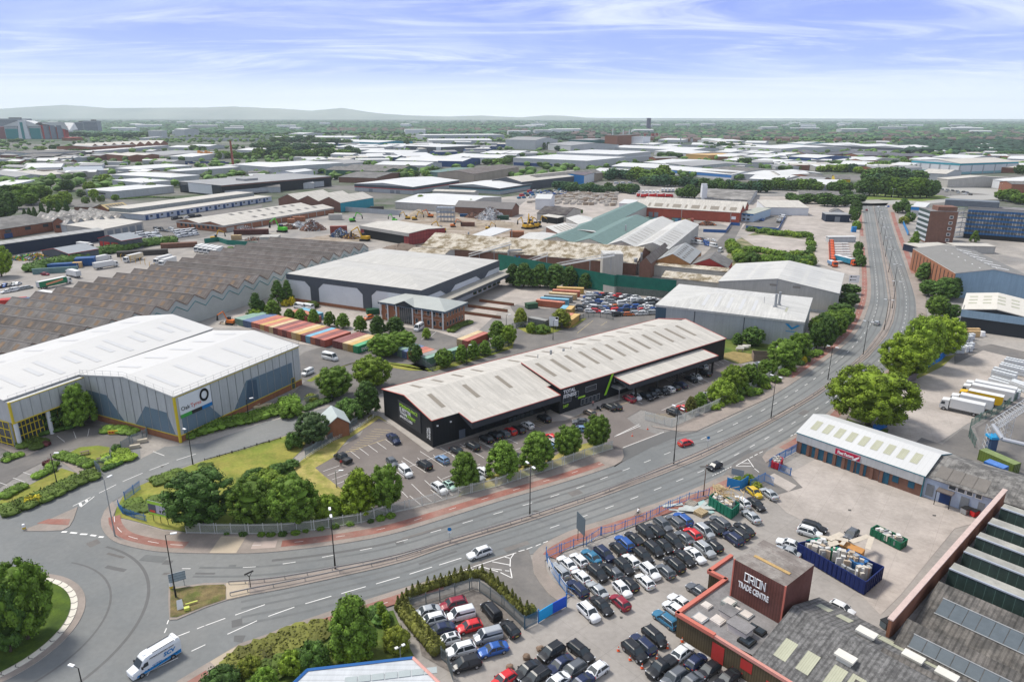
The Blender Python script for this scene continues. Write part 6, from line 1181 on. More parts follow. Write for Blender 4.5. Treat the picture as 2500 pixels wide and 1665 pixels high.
def make_car(k,far_=False):
 L,W,Hh,hh,bz,wb,rf,rr2,rb,th_,nm=KD[k];hw=W/2;X=lambda f:L*(.5-f)
 root=em('parked_car' if k not in 'vV' else 'parked_van')
 body=MB()
 secs=[(.0,.62*hw,.32,hh*.72),(.02,.86*hw,.24,hh*.84),(.10,.97*hw,.22,hh*.95),(wb*.95,hw,.22,hh+.04),(wb+.03,hw,.22,bz),(.5,hw,.2,bz),(.84,hw,.22,bz),(rb if k not in 'dp' else .9,.97*hw,.24,th_),(.985,.9*hw,.28,th_*.97),(1.,.78*hw,.36,th_*.8)]
 if k=='p':secs=secs[:6]+[(.655,hw,.22,1.08),(.99,hw,.3,1.08),(1.,hw*.95,.4,1.05)]
 if k=='v' or k=='V':
  secs=secs[:5]+[(.36,hw,.22,bz)]+[(.99,hw,.25,bz),(1.,hw*.96,.35,bz)]
 def ring(s_):
  f,w_,z0,z1=s_;x=X(f);return[(x,-w_*.92,z0),(x,-w_,z0+.18),(x,-w_,z1-.16),(x,-w_*.86,z1),(x,w_*.86,z1),(x,w_,z1-.16),(x,w_,z0+.18),(x,w_*.92,z0)]
 rg_=[ring(s_)for s_ in secs]
 lo=MB()
 for a,b in zip(rg_,rg_[1:]):
  for i in range(8):j=(i+1)%8;lo.fc([a[i],a[j],b[j],b[i]])
 lo.fc(rg_[0][::-1]);lo.fc(rg_[-1])
 import bmesh
 bm=bmesh.new();tmp=lo.mesh('t',[]);bm.from_mesh(tmp);bmesh.ops.remove_doubles(bm,verts=bm.verts,dist=.001);bmesh.ops.subdivide_edges(bm,edges=[e for e in bm.edges],cuts=1,use_grid_fill=True,smooth=.35)
 for f in bm.faces:body.fc([v.co.copy()for v in f.verts])
 bm.free()
 wr,wbt=hw*.74,hw*.93;zt=Hh
 A=[(X(rf),-wr,zt),(X(rf),wr,zt),(X(rr2),wr,zt-.03),(X(rr2),-wr,zt-.03)];Bt=[(X(wb),-wbt,bz),(X(wb),wbt,bz),(X(rb),wbt,bz),(X(rb),-wbt,bz)]
 mid=[((a[0]*.93+b[0]*.07),(a[1]*.93+b[1]*.07),a[2]-.05)for a,b in zip(A,Bt)]
 top=[(X(rf)-.22,-wr*.78,zt+.05),(X(rf)-.22,wr*.78,zt+.05),(X(rr2)+.2,wr*.78,zt+.03),(X(rr2)+.2,-wr*.78,zt+.03)]
 body.fc(top)
 for i in range(4):j=(i+1)%4;body.fc([mid[i],mid[j],top[j],top[i]])
 def pil(a,b,w_=.07):
  a,b=V(a),V(b);body.tb(a,b,w_,w_*1.2,n=4,cap=False)
 for i in range(4):pil(mid[i],Bt[i])
 for f in((.55,)if k not in 'vVp' else()):
  for s_ in(-1,1):xt=X(f);pil((xt,s_*wr*.99,zt-.06),(xt,s_*wbt*1.0,bz))
 if k in 'vV':
  for s_ in(-1,1):
   y0,y1=s_*wbt*1.005,s_*(wr*.99+.02);q=[(X(.44),y0,bz-.05),(X(.992),y0,bz-.05),(X(.975),y1,zt-.04),(X(.40),y1,zt-.04)];body.fc(q if s_<0 else q[::-1])
  body.fc([(X(.997),-wbt,bz),(X(.997),wbt,bz),(X(.978),wr,zt-.05),(X(.978),-wr,zt-.05)])
 mats=[PAINT['k']]
 bo_=body.bd('body',mats,root)
 bo_.material_slots[0].link='OBJECT';bo_.material_slots[0].material=PAINT['k']
 g=MB()
 for i in range(4):j=(i+1)%4;g.fc([Bt[i],Bt[j],mid[j],mid[i]])
 g.bd('windows',CGL,root)
 if k=='p':g=MB();g.box(X(.965),X(.68),-hw*.78,hw*.78,1.02,1.095);g.bd('load_bed',TRI,root)
 R_=.33 if k not in 'spV' else .37
 wheel=None
 for f in(.175,.80):
  for s_ in(-1,1):
   mb=MB();mb.tb((X(f),s_*(hw-.16),R_),(X(f),s_*(hw+.015),R_),R_,n=14,m=0);mb.tb((X(f),s_*(hw+.01),R_),(X(f),s_*(hw+.03),R_),R_*.62,n=10,m=1);
   mb.bd('wheel',[TYR,RIM],root)
 for s_ in(-1,1):
  mb=MB();c=(X(.03),s_*hw*.70,hh*.80);mb.box(c[0]-.16,c[0]+.05,c[1]-.16,c[1]+.16,c[2]-.08,c[2]+.07);mb.bd('headlight',LMP,root)
  mb=MB();c=(X(.985),s_*hw*.76,th_*.86);mb.box(c[0]-.05,c[0]+.1,c[1]-.14,c[1]+.14,c[2]-.09,c[2]+.08);mb.bd('tail_light',TLM,root)
  mb=MB();c=(X(wb+.06),s_*(hw+.10),bz+.02);mb.box(c[0]-.1,c[0]+.08,c[1]-.1,c[1]+.1,c[2]-.06,c[2]+.1);mb.bd('mirror',TRI,root)
 mb=MB();mb.box(X(1.)-.03,X(.985),-.26,.26,.55,.67);mb.bd('number_plate',PLT,root)
 if k in 'se':
  for s_ in(-1,1):mb=MB();mb.box(X(rr2)+.1,X(rf)-.3,s_*wr*.86-.02,s_*wr*.86+.02,zt+.03,zt+.09);mb.bd('roof_rail',M('rail_grey',(.12,.12,.12),.4,0),root)
 if k=='f':mb=MB();mb.box(X(.72),X(.50),-wr*.6,wr*.6,zt+.045,zt+.06);mb.bd('sunroof',CGL,root)
 return root
PROTO,USED={},set()
def car(kind,col,pos,d,lb,gp=None,name=None,cat=None,Rf=None):
 if kind not in PROTO:PROTO[kind]=make_car(kind)
 if kind not in USED:r=PROTO[kind];USED.add(kind)
 else:r=copy_tree(PROTO[kind])
 r.location=(pos[0],pos[1],pos[2]if len(pos)>2 else 0.02);r.rotation_euler=(0,0,AT(d[1],d[0]))
 for c in r.children:
  if c.name.startswith('body'):c.material_slots[0].link='OBJECT';c.material_slots[0].material=PAINT[col]
 for kk in('label','group'):
  if kk in r:del r[kk]
 if name:r.name=name
 tag(r,lb,cat or('van' if kind in 'vV' else 'pickup truck' if kind=='p' else 'car'),gp);return r
def row(tile,axis,de,items,gp,z=.03):
 """axis: rear then front pixel.  items 'x,y,kind,colour,flip'"""
 a,b=QG(tile,axis);d=(b-a).normalized();L=[]
 for s_ in items.split():
  x,y,k,c,f=s_.split(',');L.append((float(x),float(y),k,c,int(f)))
 L.sort()
 cnt={}
 for x,y,k,c,f in L:cnt.setdefault((k,c),[]).append((x,y))
 seen={}
 for x,y,k,c,f in L:
  n=len(cnt[(k,c)]);i=seen.get((k,c),0);seen[(k,c)]=i+1
  px_,py_=Q(tile,'%f,%f'%(x,y))[0];p=G(px_,py_,.75);p.z=z
  o=nth(i,n);nm='%s %s'%(CN[c][0],KD[k][10])
  lab='%s %s%s'%(nm,de,', '+o if o else '')
  if len(lab.split())>16:lab='%s %s%s'%(nm,de,', '+o.replace(' from the left',' along')if o else '')
  car(k,c,p,d if not f else-d,lab,gp,'parked_van' if k in 'vV' else 'parked_pickup' if k=='p' else 'parked_car')
GY='vehicles parked in the trade centre yard'
row('e2','650,640 370,710','in the small fenced gravel yard, facing left','190,750,d,s,0 505,670,s,R,0 260,850,s,w,0 590,785,v,w,0 350,955,d,n,0 690,920,h,r,0 450,1070,f,w,0 900,1030,v,s,0 590,1190,s,w,0 960,1180,d,b,0 650,1350,m,k,0','vehicles in the small fenced yard')
row('e2','1010,840 840,650','beside the long side of the palisade fence, facing up','935,745,v,k,0 1155,945,h,k,0','vehicles in the small fenced yard')
row('e2','1750,1140 1510,1290','near the boulders at the bottom, facing lower left','1630,1215,s,k,0 1725,1360,d,n,0 1870,1420,e,g,0 2145,1430,h,w,0 1350,1420,d,k,0 1450,1500,e,k,0 1080,1530,h,r,0 1680,1565,d,w,0 1960,1575,d,n,0',GY)
row('e2','1860,1110 2080,1290','near the boulders at the bottom, facing lower right','1970,1205,e,k,0',GY)
row('e2','1790,330 1640,190','by the curved blue fence','1720,275,e,s,0 1930,480,e,n,0',GY)
row('e2','1790,330 1640,190','just behind the curved blue fence','1810,195,d,w,0 1970,345,h,w,0 2160,500,d,s,0 1945,155,h,w,0 2160,310,s,k,1 2090,115,d,t,0 2290,270,h,k,0 2240,90,s,n,1',GY)
row('e2','1790,330 1640,190','on the near edge of the dense block','2060,755,s,w,1 2210,680,d,k,1 2420,640,h,R,0',GY)
row('e3','240,330 90,190','low in the dense block','90,490,h,w,1 -5,300,h,g,0 170,430,h,k,0 350,400,h,w,0 110,235,s,k,1 190,165,h,w,0 410,290,s,w,1 590,285,h,g,0 690,210,s,k,0 810,135,d,k,1',GY)
row('d3','870,1110 700,980','in the dense block by the blue railing','790,1060,e,b,0 700,1090,e,g,0 560,1130,s,g,1 465,1190,e,k,0 360,1220,m,k,1 230,1285,d,k,0 115,1330,e,b,0',GY)
row('d3','870,1110 700,980','in the middle of the dense block','40,1400,h,k,0 580,1375,h,k,1 690,1320,e,k,1 455,1410,m,k,1 335,1480,e,k,1 810,1275,d,g,0 900,1230,h,r,0 1035,1200,m,s,1 1140,1160,e,k,0 1215,1095,e,g,0',GY)
row('d3','870,1110 700,980','at the far right end of the dense block','1490,1175,d,k,0 1425,1225,e,k,0 1365,1285,s,n,0 1140,1365,h,k,0 1040,1410,s,s,1 930,1475,d,w,1',GY)
row('d3','1860,820 1700,700','beyond the green skip of timber','1460,870,s,w,0 1630,890,d,k,1 1575,1030,d,s,0 1375,875,h,s,1 1780,770,d,s,0 1610,755,h,y,1',GY)
row('d3','2110,1390 1900,1320','beside the dark blue storage container in the yard','2010,1345,d,w,0 1995,1435,d,s,0 2245,1215,s,w,1 2300,1150,e,k,1',GY)
row('d4','430,1160 310,1270','standing alone near the stacked pallets','370,1235,h,g,0',GY)
row('e3','720,900 500,740','against the orange-topped wall of the trade centre','970,510,d,g,0 760,640,d,w,0 685,715,h,w,0 590,835,e,t,0',GY)
row('e3','150,1100 400,1330','ringed by traffic cones beside the brown wall','465,1040,m,k,0 330,1120,e,n,1 235,1205,s,k,0',GY)
row('e3','680,1290 400,1480','under the brown wall, facing lower left','540,1390,p,k,0 1085,1420,h,k,0 690,1510,s,g,0 870,1560,d,g,0 1300,1520,d,k,0',GY)
row('e3','690,1290 880,1140','under the brown wall, facing upper right','785,1215,h,w,0 940,1325,h,n,0',GY)
row('e4','150,670 330,760','half hidden behind the pink edged roof','265,715,h,w,0',GY)
GC='vehicles in the gym car park'
row('c2','960,1500 800,1400','under the long west canopy of the black gym','880,1460,s,k,0 980,1420,m,k,0 1085,1400,h,g,0 1160,1370,h,r,0 1245,1350,e,k,0 1355,1300,h,w,0 1545,1225,s,k,0',GC)
row('c2','960,1500 800,1400','by the gym entrance','2070,1158,h,z,0 2290,1092,e,k,0',GC)
row('c2','2050,1260 1890,1260','behind roadside trees by the gym entrance','1970,1262,d,g,0 1960,1350,h,l,0',GC)
row('d2','800,270 630,180','in the double row by the gym','720,228,s,k,0 550,280,d,k,1 375,375,h,l,0 170,440,s,k,0',GC)
row('d2','900,550 770,470','beside the white palisade fence','840,512,h,w,0 775,565,d,s,1 345,710,s,w,1 460,680,f,m,1 1235,365,s,k,0 1190,410,h,w,1 1640,180,e,s,0 1600,225,h,l,0 1630,125,h,r,0',GC)
row('d1','2110,350 2220,460','at the left end of the gym car park','2155,410,h,g,0 2310,520,v,w,0',GC)
row('c1','2100,1400 2240,1530','alone beside the yellow hatching','2170,1462,p,n,0',GC)
row('d1','1660,400 1510,320','parked at the grass bank with a person beside it','1585,362,p,k,0',GC)
row('c3','290,930 460,1020','in the row under the east canopy','1005,630,s,w,1 1040,710,s,k,1 945,750,h,w,0 885,775,d,k,0 760,838,e,n,1 690,868,h,k,1 630,888,h,w,1 565,910,d,k,0 470,918,m,k,0 440,955,h,k,0 375,975,e,k,0 245,975,h,w,0 170,1000,s,R,1 20,1090,h,k,1',GC)
row('c3','610,1130 780,1200','beside the white fence under the roadside bushes','690,1165,s,k,0 790,1108,h,r,1 1080,965,s,s,1 1030,1055,h,k,1',GC)
row('c3','1620,600 1720,600','by the wooden bin enclosure','1660,608,h,s,1',GC)
row('d2','930,1400 670,1490','driving left on the near carriageway','800,1448,e,w,0','moving traffic',z=.02)
row('d3','745,210 895,170','driving right on the far carriageway','820,186,h,r,0','moving traffic',z=.02)
row('d3','1220,420 1080,480','driving on the near carriageway past the yard entrance','1152,455,h,k,0','moving traffic',z=.02)
row('c4','650,155 684,108','driving away on the curving far carriageway','662,132,h,s,0','moving traffic',z=.02)
row('b4','545,175 540,145','far up the dual carriageway','545,155,h,R,0 680,120,h,w,1 770,115,d,w,1 795,114,h,b,1','moving traffic',z=.02)
row('c1','1360,520 1520,560','standing in the container yard','1440,530,V,w,0','vehicles around the containers')
row('c1','1230,680 1130,730','partly hidden by the tyre warehouse corner','1180,700,v,w,0','vehicles around the containers')
row('c1','1930,60 1830,90','beside the green cabinet at the office','1880,70,m,o,0','vehicles around the containers')
row('c2','160,150 60,220','minibus parked outside the brick office','105,190,V,w,0','vehicles around the containers')
row('b1','1220,1280 1040,1250','beside the hedge of the depot','1090,1265,V,w,0 1180,1275,V,w,0','vehicles around the containers')
row('b3','1770,215 1700,205','in the tarmac yard by the blue-white office','1735,210,V,w,0 1690,270,h,b,0 1705,258,h,l,0 1930,232,V,w,0 1895,262,h,w,0 1895,278,h,s,0 1890,292,h,k,0','vehicles in the far tarmac yard')
row('b3','1190,640 1250,580','white articulated load on the lane','1215,620,V,w,0','vehicles in the far tarmac yard')
def grid(tile,quad,nx,ny,de,kinds,cols,gp,seed,jit=.25,fill=.9,turn=None):
 A,B_,C_,D_=QG(tile,quad);r_=RN(seed);d0=(B_-A).normalized()
 for j in range(ny):
  L_=[]
  for i in range(nx):
   if r_.random()>fill:continue
   u,v=(i+.5)/nx,(j+.5)/ny;p=A.lerp(B_,u).lerp(D_.lerp(C_,u),v)+V((r_.uniform(-jit,jit),r_.uniform(-jit,jit),0));L_.append(p)
  cn=[]
  for i,p in enumerate(L_):
   k,c=r_.choice(kinds),r_.choice(cols);a=r_.uniform(-.12,.12)+(0 if r_.random()<.7 else pi)+(turn or 0);d=V((d0.x*cos(a)-d0.y*sin(a),d0.x*sin(a)+d0.y*cos(a),0));cn.append((k,c,p,d))
  for i,(k,c,p,d)in enumerate(cn):
   same=[q for q in cn if q[0]==k and q[1]==c];o=nth(i,len(cn))
   car(k,c,(p.x,p.y,.03),d,'%s %s %s%s, %s row'%(CN[c][0],KD[k][10],de,', '+o if o else '',ORD[j]),gp)
grid('b2','1890,1340 2354,1370 2354,1130 2060,1120',7,6,'in the salvage yard, left half','hhdesv','kkwwsggbwrnks','cars in the salvage yard',5,.4)
grid('b3','-10,1400 450,1370 490,1190 0,1130',7,6,'in the salvage yard, right half','hhdesv','kkwwsgbgwrwos','cars in the salvage yard',6,.4)
grid('b0','1650,530 1840,510 1830,420 1480,440',4,4,'in the left van park','vVVv','wwwwwsg','vans in the van park',8,.3)
grid('b0','2040,490 2300,450 2240,390 2020,410',4,3,'in the van park by the works','VVv','wwww','vans in the van park',9,.3)
grid('b0','1770,410 2010,430 1990,360 1770,360',4,2,'in the middle van park','Vvhe','wwsgk','vans in the van park',10,.3)
grid('b0','1980,290 2340,240 2300,220 1960,250',5,1,'by the blue-doored terrace','Vvh','wwwsk','vans in the van park',11,.3)
grid('b0','0,1060 290,1030 180,990 -20,1040',5,1,'beside the green lorry at the left','hde','kgbws','cars by the green lorry',12,.3,turn=1.2)
grid('b0','0,1130 380,1060 360,1040 60,1100',4,1,'behind the left mesh fence','hdv','wsw','cars by the green lorry',13,.2)
grid('b0','480,920 650,925 640,890 480,890',2,1,'by the hedge at the left','vh','wR','cars by the green lorry',14,.1)
grid('a3','1540,815 1900,870 1850,830 1600,800',6,2,'queueing on the far right highway','hdes','kwsgb','cars on the far highway',15,.5)
grid('b3','830,530 1190,610 1180,500 880,490',4,3,'in the cluttered gable yard','hvVp','wwobk','vehicles in the cluttered yard',16,.6)
# --- lorries -------------------------------------------------------------
def truck(pos,d,boxcol,cabcol,lb,L=10.5,name='lorry',gp=None,boxh=2.6,artic=False,cabonly=False,txt=None):
 e=em(name,(pos[0],pos[1],.02),AT(d[1],d[0]));tag(e,lb,'lorry',gp)
 if not cabonly:
  mb=MB();mb.box(-L/2,L/2-2.4,-1.25,1.25,1.05,1.05+boxh,0,1);bx=mb.bd('box_body',[boxcol,M('lorry_roof',(.60,.60,.59),.6,.04)],e)
  mb=MB();mb.box(-L/2-.05,-L/2,-1.1,1.1,1.15,.9+boxh);mb.bd('rear_door',M('lorry_door',(.45,.46,.47),.6,.05),e)
  mb=MB();mb.box(-L/2,L/2-1,-.5,.5,.6,1.05);mb.bd('chassis',TRI,e)
 x0=L/2-2.15;mb=MB();pr=[(x0,.5),(x0+2.1,.5),(x0+2.15,1.4),(x0+1.75,2.9),(x0,3.1)]
 for s_ in(-1.2,1.2):q=[(x,s_,z)for x,z in pr];mb.fc(q if s_>0 else q)
 for(a,b),(c,f)in zip(pr,pr[1:]+pr[:1]):mb.fc([(a,-1.2,b),(a,1.2,b),(c,1.2,f),(c,-1.2,f)])
 mb.bd('cab',cabcol,e)
 mb=MB();mb.fc([(x0+2.12,-1.05,1.55),(x0+2.12,1.05,1.55),(x0+1.83,1.05,2.7),(x0+1.83,-1.05,2.7)]);
 for s_ in(-1.22,1.22):mb.fc([(x0+.9,s_,1.7),(x0+1.9,s_,1.7),(x0+1.65,s_,2.5),(x0+.9,s_,2.5)])
 mb.bd('windows',CGL,e)
 for x in([L/2-1.2]if cabonly else[L/2-1.2,-L/2+2.0]+([-L/2+3.2]if L>11 else[])):
  for s_ in(-1,1):mb=MB();mb.tb((x,s_*.95,.5),(x,s_*1.24,.5),.5,n=14);mb.tb((x,s_*1.23,.5),(x,s_*1.26,.5),.28,n=10,m=1);mb.bd('wheel',[TYR,RIM],e)
 if txt:
  t_,col_,sz,x_,z_=txt;tm(t_,sz,col_,parent=e,o=(x_,-1.28,z_),r=(1,0,0),u=(0,0,1),bold=.02);tm(t_,sz,col_,parent=e,o=(-x_ if False else x_+5,1.28,z_),r=(-1,0,0),u=(0,0,1),bold=.02)
 return e
LW=M('lorry_white',(.62,.62,.61),.5,.04);LY=M('lorry_yellow',(.62,.38,.01),.5,.04);LG=M('lorry_green',(.02,.17,.08),.5,.05);LO=M('lorry_orange',(.62,.10,.02),.5,.05)
a,b=QG('c4','1900,1180 1400,1070');dT=(b-a).normalized()
for i,(x,y,bc_,cc_,lab,L_,tx)in enumerate(((1640,1085,LW,LW,'white box lorry nearest the camera in the goods yard row',10.2,None),(1745,1035,LW,LW,'white box lorry between the nearest one and the yellow one',10.2,None),(1850,990,LY,LY,'yellow DHL box lorry in the goods yard row',10.6,('DHL',M('dhl_red',(.55,.02,.02),.5,0),1.5,-1.2,1.9)),(1930,930,LW,LW,'white curtain lorry just beyond the yellow one',12.5,None),(1960,890,LW,LW,'white lorry farthest from the camera in the goods yard row',12.5,None))):
 p=G(*Q('c4','%d,%d'%(x,y))[0],1.9);truck((p.x,p.y),dT,bc_,cc_,lab,L_,gp='lorries in the goods yard',txt=tx)
for x,y,x2,y2,bc_,cc_,lab,L_ in((625,985,860,935,LG,LW,'green articulated lorry with an orange slogan panel',15.5),(840,880,720,850,LW,LW,'white box trailer behind the green lorry',11),(1215,780,1340,760,LW,LW,'white lorry in the middle of the left depot yard',12),(1925,745,1800,780,LW,LW,'white lorry parked beside its twin near the yellow posts, nearer one',11.5),(1870,720,1750,750,LW,LW,'white lorry parked beside its twin near the yellow posts, farther one',11.5),((1530),700,1400,730,M('lorry_cream',(.58,.50,.36),.6,.05),LW,'cream box trailer behind the yellow posts',12),(1160,715,1280,690,LW,LW,'low white trailer beside the blue crates at left',12),(530,1130,430,1110,LW,LW,'white trailer half hidden behind the brown shed roof',12),(980,560,1080,570,LW,LW,'white curtain trailer with red print beside the navy shed',12)):
 p,p2=G(*Q('b0','%d,%d'%(x,y))[0],1.9),G(*Q('b0','%d,%d'%(x2,y2))[0],1.9);truck((p.x,p.y),(p2-p).normalized(),bc_,cc_,lab,L_,gp='lorries in the left depot yard')
 if bc_ is LG:
  pass
q0,q1=G(*Q('b0','625,985')[0],1.9),G(*Q('b0','860,935')[0],1.9)
gl_o=[o for o in COL.objects if o.get('label','').startswith('green articulated')][0]
mb=MB();mb.fc([(-4.8,-1.29,1.5),(3.5,-1.29,2.3),(3.5,-1.29,3.2),(-4.8,-1.29,2.4)]);mb.bd('slogan_panel',M('slogan_orange',(.60,.26,.14),.6,.1,2),gl_o)
a,b=QG('b1','250,590 60,660');dW=(b-a).normalized()
for i in range(5):p=G(*Q('b1','%d,%d'%(-60+i*52,588+i*8))[0],1.9);truck((p.x,p.y),dW,LW,LW,'white lorry in the tight rank by the green fence, %s'%nth(i,5),9.5,gp='rank of white lorries')
a,b=QG('b4','400,640 120,640')
for i in range(12):p=G(*Q('b4','%d,%d'%(150-i*1.2,728-i*19))[0],1.9);truck((p.x+5,p.y),V((-1,0,0)),LO,LO,'orange tractor unit in the roadside rank, %s'%nth(i,12,'near'),12,gp='orange tractor units',boxh=.12)
p,p2=QG('b4','190,745 400,800');truck(((p.x+p2.x)/2,(p.y+p2.y)/2),(p2-p).normalized(),M('lorry_navy_teal',(.03,.20,.30),.5,.1,.3),LO,'navy and teal curtain lorry with orange cab by the roadside',15,gp='orange tractor units')
p=G(*Q('b4','150,800')[0]);truck((p.x,p.y),V((0,-1,0)),M('lorry_bluegrey',(.15,.25,.4),.5,.1),LO,'orange cab facing the camera in front of the rank',8,gp='orange tractor units',boxh=1.6)
a,b=QG('a2','1150,840 1350,850')
for i in range(6):p=G(*Q('a2','%d,%d'%(1170+i*34,828))[0],1.9);truck((p.x,p.y),V((.2,1,0)),LW,LW,'white trailer in the far lorry park, %s of the left rank'%nth(i,6),11,gp='far lorry park trailers')
for i in range(4):p=G(*Q('a2','%d,%d'%(1385+i*32,808))[0],1.9);truck((p.x,p.y),V((.2,1,0)),LW,LW,'white trailer in the far lorry park, %s of the right rank'%nth(i,4),11,gp='far lorry park trailers')
for i in range(8):p=G(*Q('a2','%d,%d'%(1180+i*38,858+(i%2)*5))[0],1.5);truck((p.x,p.y),V((1,.1,0)),M('lorry_red',(.55,.02,.02),.5,.05),M('lorry_red',(.5,0,0)),'red lorry in the far lorry park, %s'%nth(i,8),8,gp='red lorries')
# --- the recovery service van --------------------------------------------------
a,b=QG('e0','2030,1170 1530,1470');p=G(*Q('e0','1770,1290')[0],1.2);d=(b-a).normalized()
VL,VW,VH=7.2,2.05,2.75
e=em('service_van',(p.x,p.y,.03),AT(d.y,d.x));tag(e,'white and blue SCV service van with high roof driving out of the roundabout','van')
SW=M('van_white',(.68,.70,.72),.35,0);SB=M('van_blue',(.01,.20,.50),.4,0)
def loft(secs,m,nm,par):
 mb=MB();rg_=[]
 for x,w_,z0,z1 in secs:rg_.append([(x,-w_*.96,z0),(x,-w_,z0+.2),(x,-w_*.97,z1-.35),(x,-w_*.80,z1),(x,w_*.80,z1),(x,w_*.97,z1-.35),(x,w_,z0+.2),(x,w_*.96,z0)])
 for A_,B2 in zip(rg_,rg_[1:]):
  for i in range(8):j=(i+1)%8;mb.fc([A_[i],A_[j],B2[j],B2[i]])
 mb.fc(rg_[0][::-1]);mb.fc(rg_[-1]);return mb.bd(nm,m,par)
loft([(3.6,.75,.4,1.0),(3.5,.93,.3,1.15),(2.75,1.0,.3,1.35),(2.55,1.02,.3,1.42),(1.75,1.02,.3,2.45),(1.4,1.02,.3,2.68),(.9,1.02,.3,2.75),(-3.45,1.02,.3,2.75),(-3.6,.98,.4,2.65)],SW,'body',e)
mb=MB();mb.fc([(2.52,-.86,1.5),(2.52,.86,1.5),(1.88,.78,2.36),(1.88,-.78,2.36)]);mb.bd('windscreen',CGL,e)
for s_ in(-1,1):
 mb=MB();q=[(2.2,s_*1.035,1.42),(1.25,s_*1.035,1.42),(1.25,s_*1.02,2.05),(1.8,s_*1.02,2.05)];mb.fc(q);mb.bd('side_window',CGL,e)
 mb=MB();q=[(3.1,s_*1.035,.42),(-3.45,s_*1.04,.42),(-3.5,s_*1.04,1.0),(2.9,s_*1.035,.72)];mb.fc(q);mb.bd('blue_stripe',SB,e)
 for i in range(12):mb=MB();x=1.9-i*.42;mb.fc([(x,s_*1.05,.74),(x-.2,s_*1.05,.74),(x-.2,s_*1.05,.86),(x,s_*1.05,.86)]);mb.bd('chequer_block',BLKM if i%2 else SB,e)
 for x in(2.35,-2.2):mb=MB();mb.tb((x,s_*.85,.37),(x,s_*1.06,.37),.37,n=16);mb.tb((x,s_*1.05,.37),(x,s_*1.08,.37),.2,n=10,m=1);mb.bd('wheel',[TYR,RIM],e)
 mb=MB();mb.box(3.36,3.56,s_*.75-.16,s_*.75+.16,.85,1.05);mb.bd('headlight',LMP,e)
 mb=MB();mb.box(2.1,2.3,s_*1.05,s_*1.3,1.45,1.8);mb.bd('mirror',TRI,e)
 rdir=(-1,0,0)if s_>0 else(1,0,0)
 o_=lambda x,z:(x,s_*1.06,z)
 tm('SCV',.85,SB,parent=e,o=o_(-.9 if s_>0 else-2.6,1.35),r=rdir,u=(0,0,1),bold=.03,italic=.2,xs=1.1)
 tm('MOBILE SUPPORT UNIT',.27,TXB,parent=e,o=o_(1.0 if s_>0 else-2.8,2.22),r=rdir,u=(0,0,1),xs=1.25);tm('24HR SERVICE',.2,SB,parent=e,o=o_(.8 if s_>0 else-1.2,.95),r=rdir,u=(0,0,1),xs=1.1)
mb=MB();mb.box(2.9,3.55,-.7,.7,.45,.75);mb.bd('blue_bumper',SB,e)
mb=MB();mb.box(-3.4,-3.0,-.8,.8,2.76,2.95);mb.bd('light_bar',TXW,e)
for s_ in(-1,1):mb=MB();mb.box(-2.8,.4,s_*.72,s_*.76,2.78,2.86);mb.bd('roof_rack',TRI,e)
mb=MB();mb.box(1.0,1.4,-.3,.3,2.66,2.80);mb.bd('roof_vent',SW,e)
# ================================================================ CONTAINERS
def cont_mat(c):return M('container_%d_%d_%d'%tuple(int(v*100)for v in c),c,.7,.12,.4,st_=[(0,.56,.5,.85)])
CC={'maroon':(.17,.035,.03),'orange':(.42,.13,.07),'green':(.03,.27,.11),'pale green':(.16,.28,.22),'blue':(.07,.12,.24),'yellow':(.46,.29,.08),'cream':(.50,.36,.19),'sky blue':(.12,.32,.44),'red':(.36,.09,.06),'grey':(.20,.20,.19),'rust':(.30,.10,.05),'dark blue':(.01,.035,.13),'olive':(.12,.17,.03),'bright blue':(.02,.13,.42)}
def Ct(p,d,L,col,lb,gp,z=0.,Wd=2.44,Hh=2.6,top=None):
 e=em('shipping_container',(p.x,p.y,z),AT(d.y,d.x));tag(e,lb,'container',gp)
 c=CC[col];tcol=tuple(min(.6,v*1.1+.07)for v in c)if top is None else top
 mb=MB();mb.box(0,L,-Wd/2+.03,Wd/2-.03,.12,Hh,0,1);mb.bd('shell',[cont_mat(c),M('contop_'+col.replace(' ','_')if top is None else 'contop_x%d'%int(sum(top)*1000),tcol,.8,.14,.5,st_=[(1,.56,.4,.92)])],e)
 for s_ in(-1,1):mb=MB();y=s_*.59;mb.box(-.06,-.003,y-.56,y+.56,.2,Hh-.1);[mb.tb((-.1,y+t,.2),(-.1,y+t,Hh-.1),.025,n=4,m=1)for t in(-.3,.25)];mb.bd('door',[cont_mat(tuple(v*.9 for v in c)),GV],e)
 mb=MB();[mb.box(x-.08,x+.08,y-.08,y+.08,0,Hh+.02)for x in(.08,L-.08)for y in(-Wd/2+.08,Wd/2-.08)];mb.bd('corner_posts',cont_mat(c),e);return e
p0,p1,p2=G(*Q('c1','1765,490')[0]),G(*Q('c1','1430,430')[0]),G(*Q('c1','1380,418')[0])
dl=(G(*Q('c1','2010,300')[0],2.6)-G(*Q('c1','1770,385')[0],2.6)).normalized()
sd_=(p1-p0).normalized();perp=V((-dl.y,dl.x,0));
cols5=['green','yellow','cream','maroon','maroon']
GCN='shipping containers stored side by side'
g_=None
for i,c in enumerate(cols5):
 p=p0+perp*(2.5*i+1.2);e=Ct(p,dl,12.2,c,'%s shipping container, %s in the short row of five'%(c,nth(4-i,5)),GCN)
 if i==0:tm('EVERGREEN',1.5,TXW,parent=e,o=(1.5,-1.23,.6),r=(1,0,0),u=(0,0,1),bold=.02,xs=1.1)
cols20=['red','maroon','orange','sky blue','maroon','yellow','cream','red','maroon','red','maroon','cream','orange','yellow','red','orange','blue','blue','pale green','pale green']
pA=G(*Q('c1','1385,418')[0])
for i,c in enumerate(cols20):
 p=pA+perp*(2.5*i+1.2);Ct(p,dl,12.2,c,'%s shipping container, %s in the long row of twenty'%(c,nth(19-i,20)),GCN)
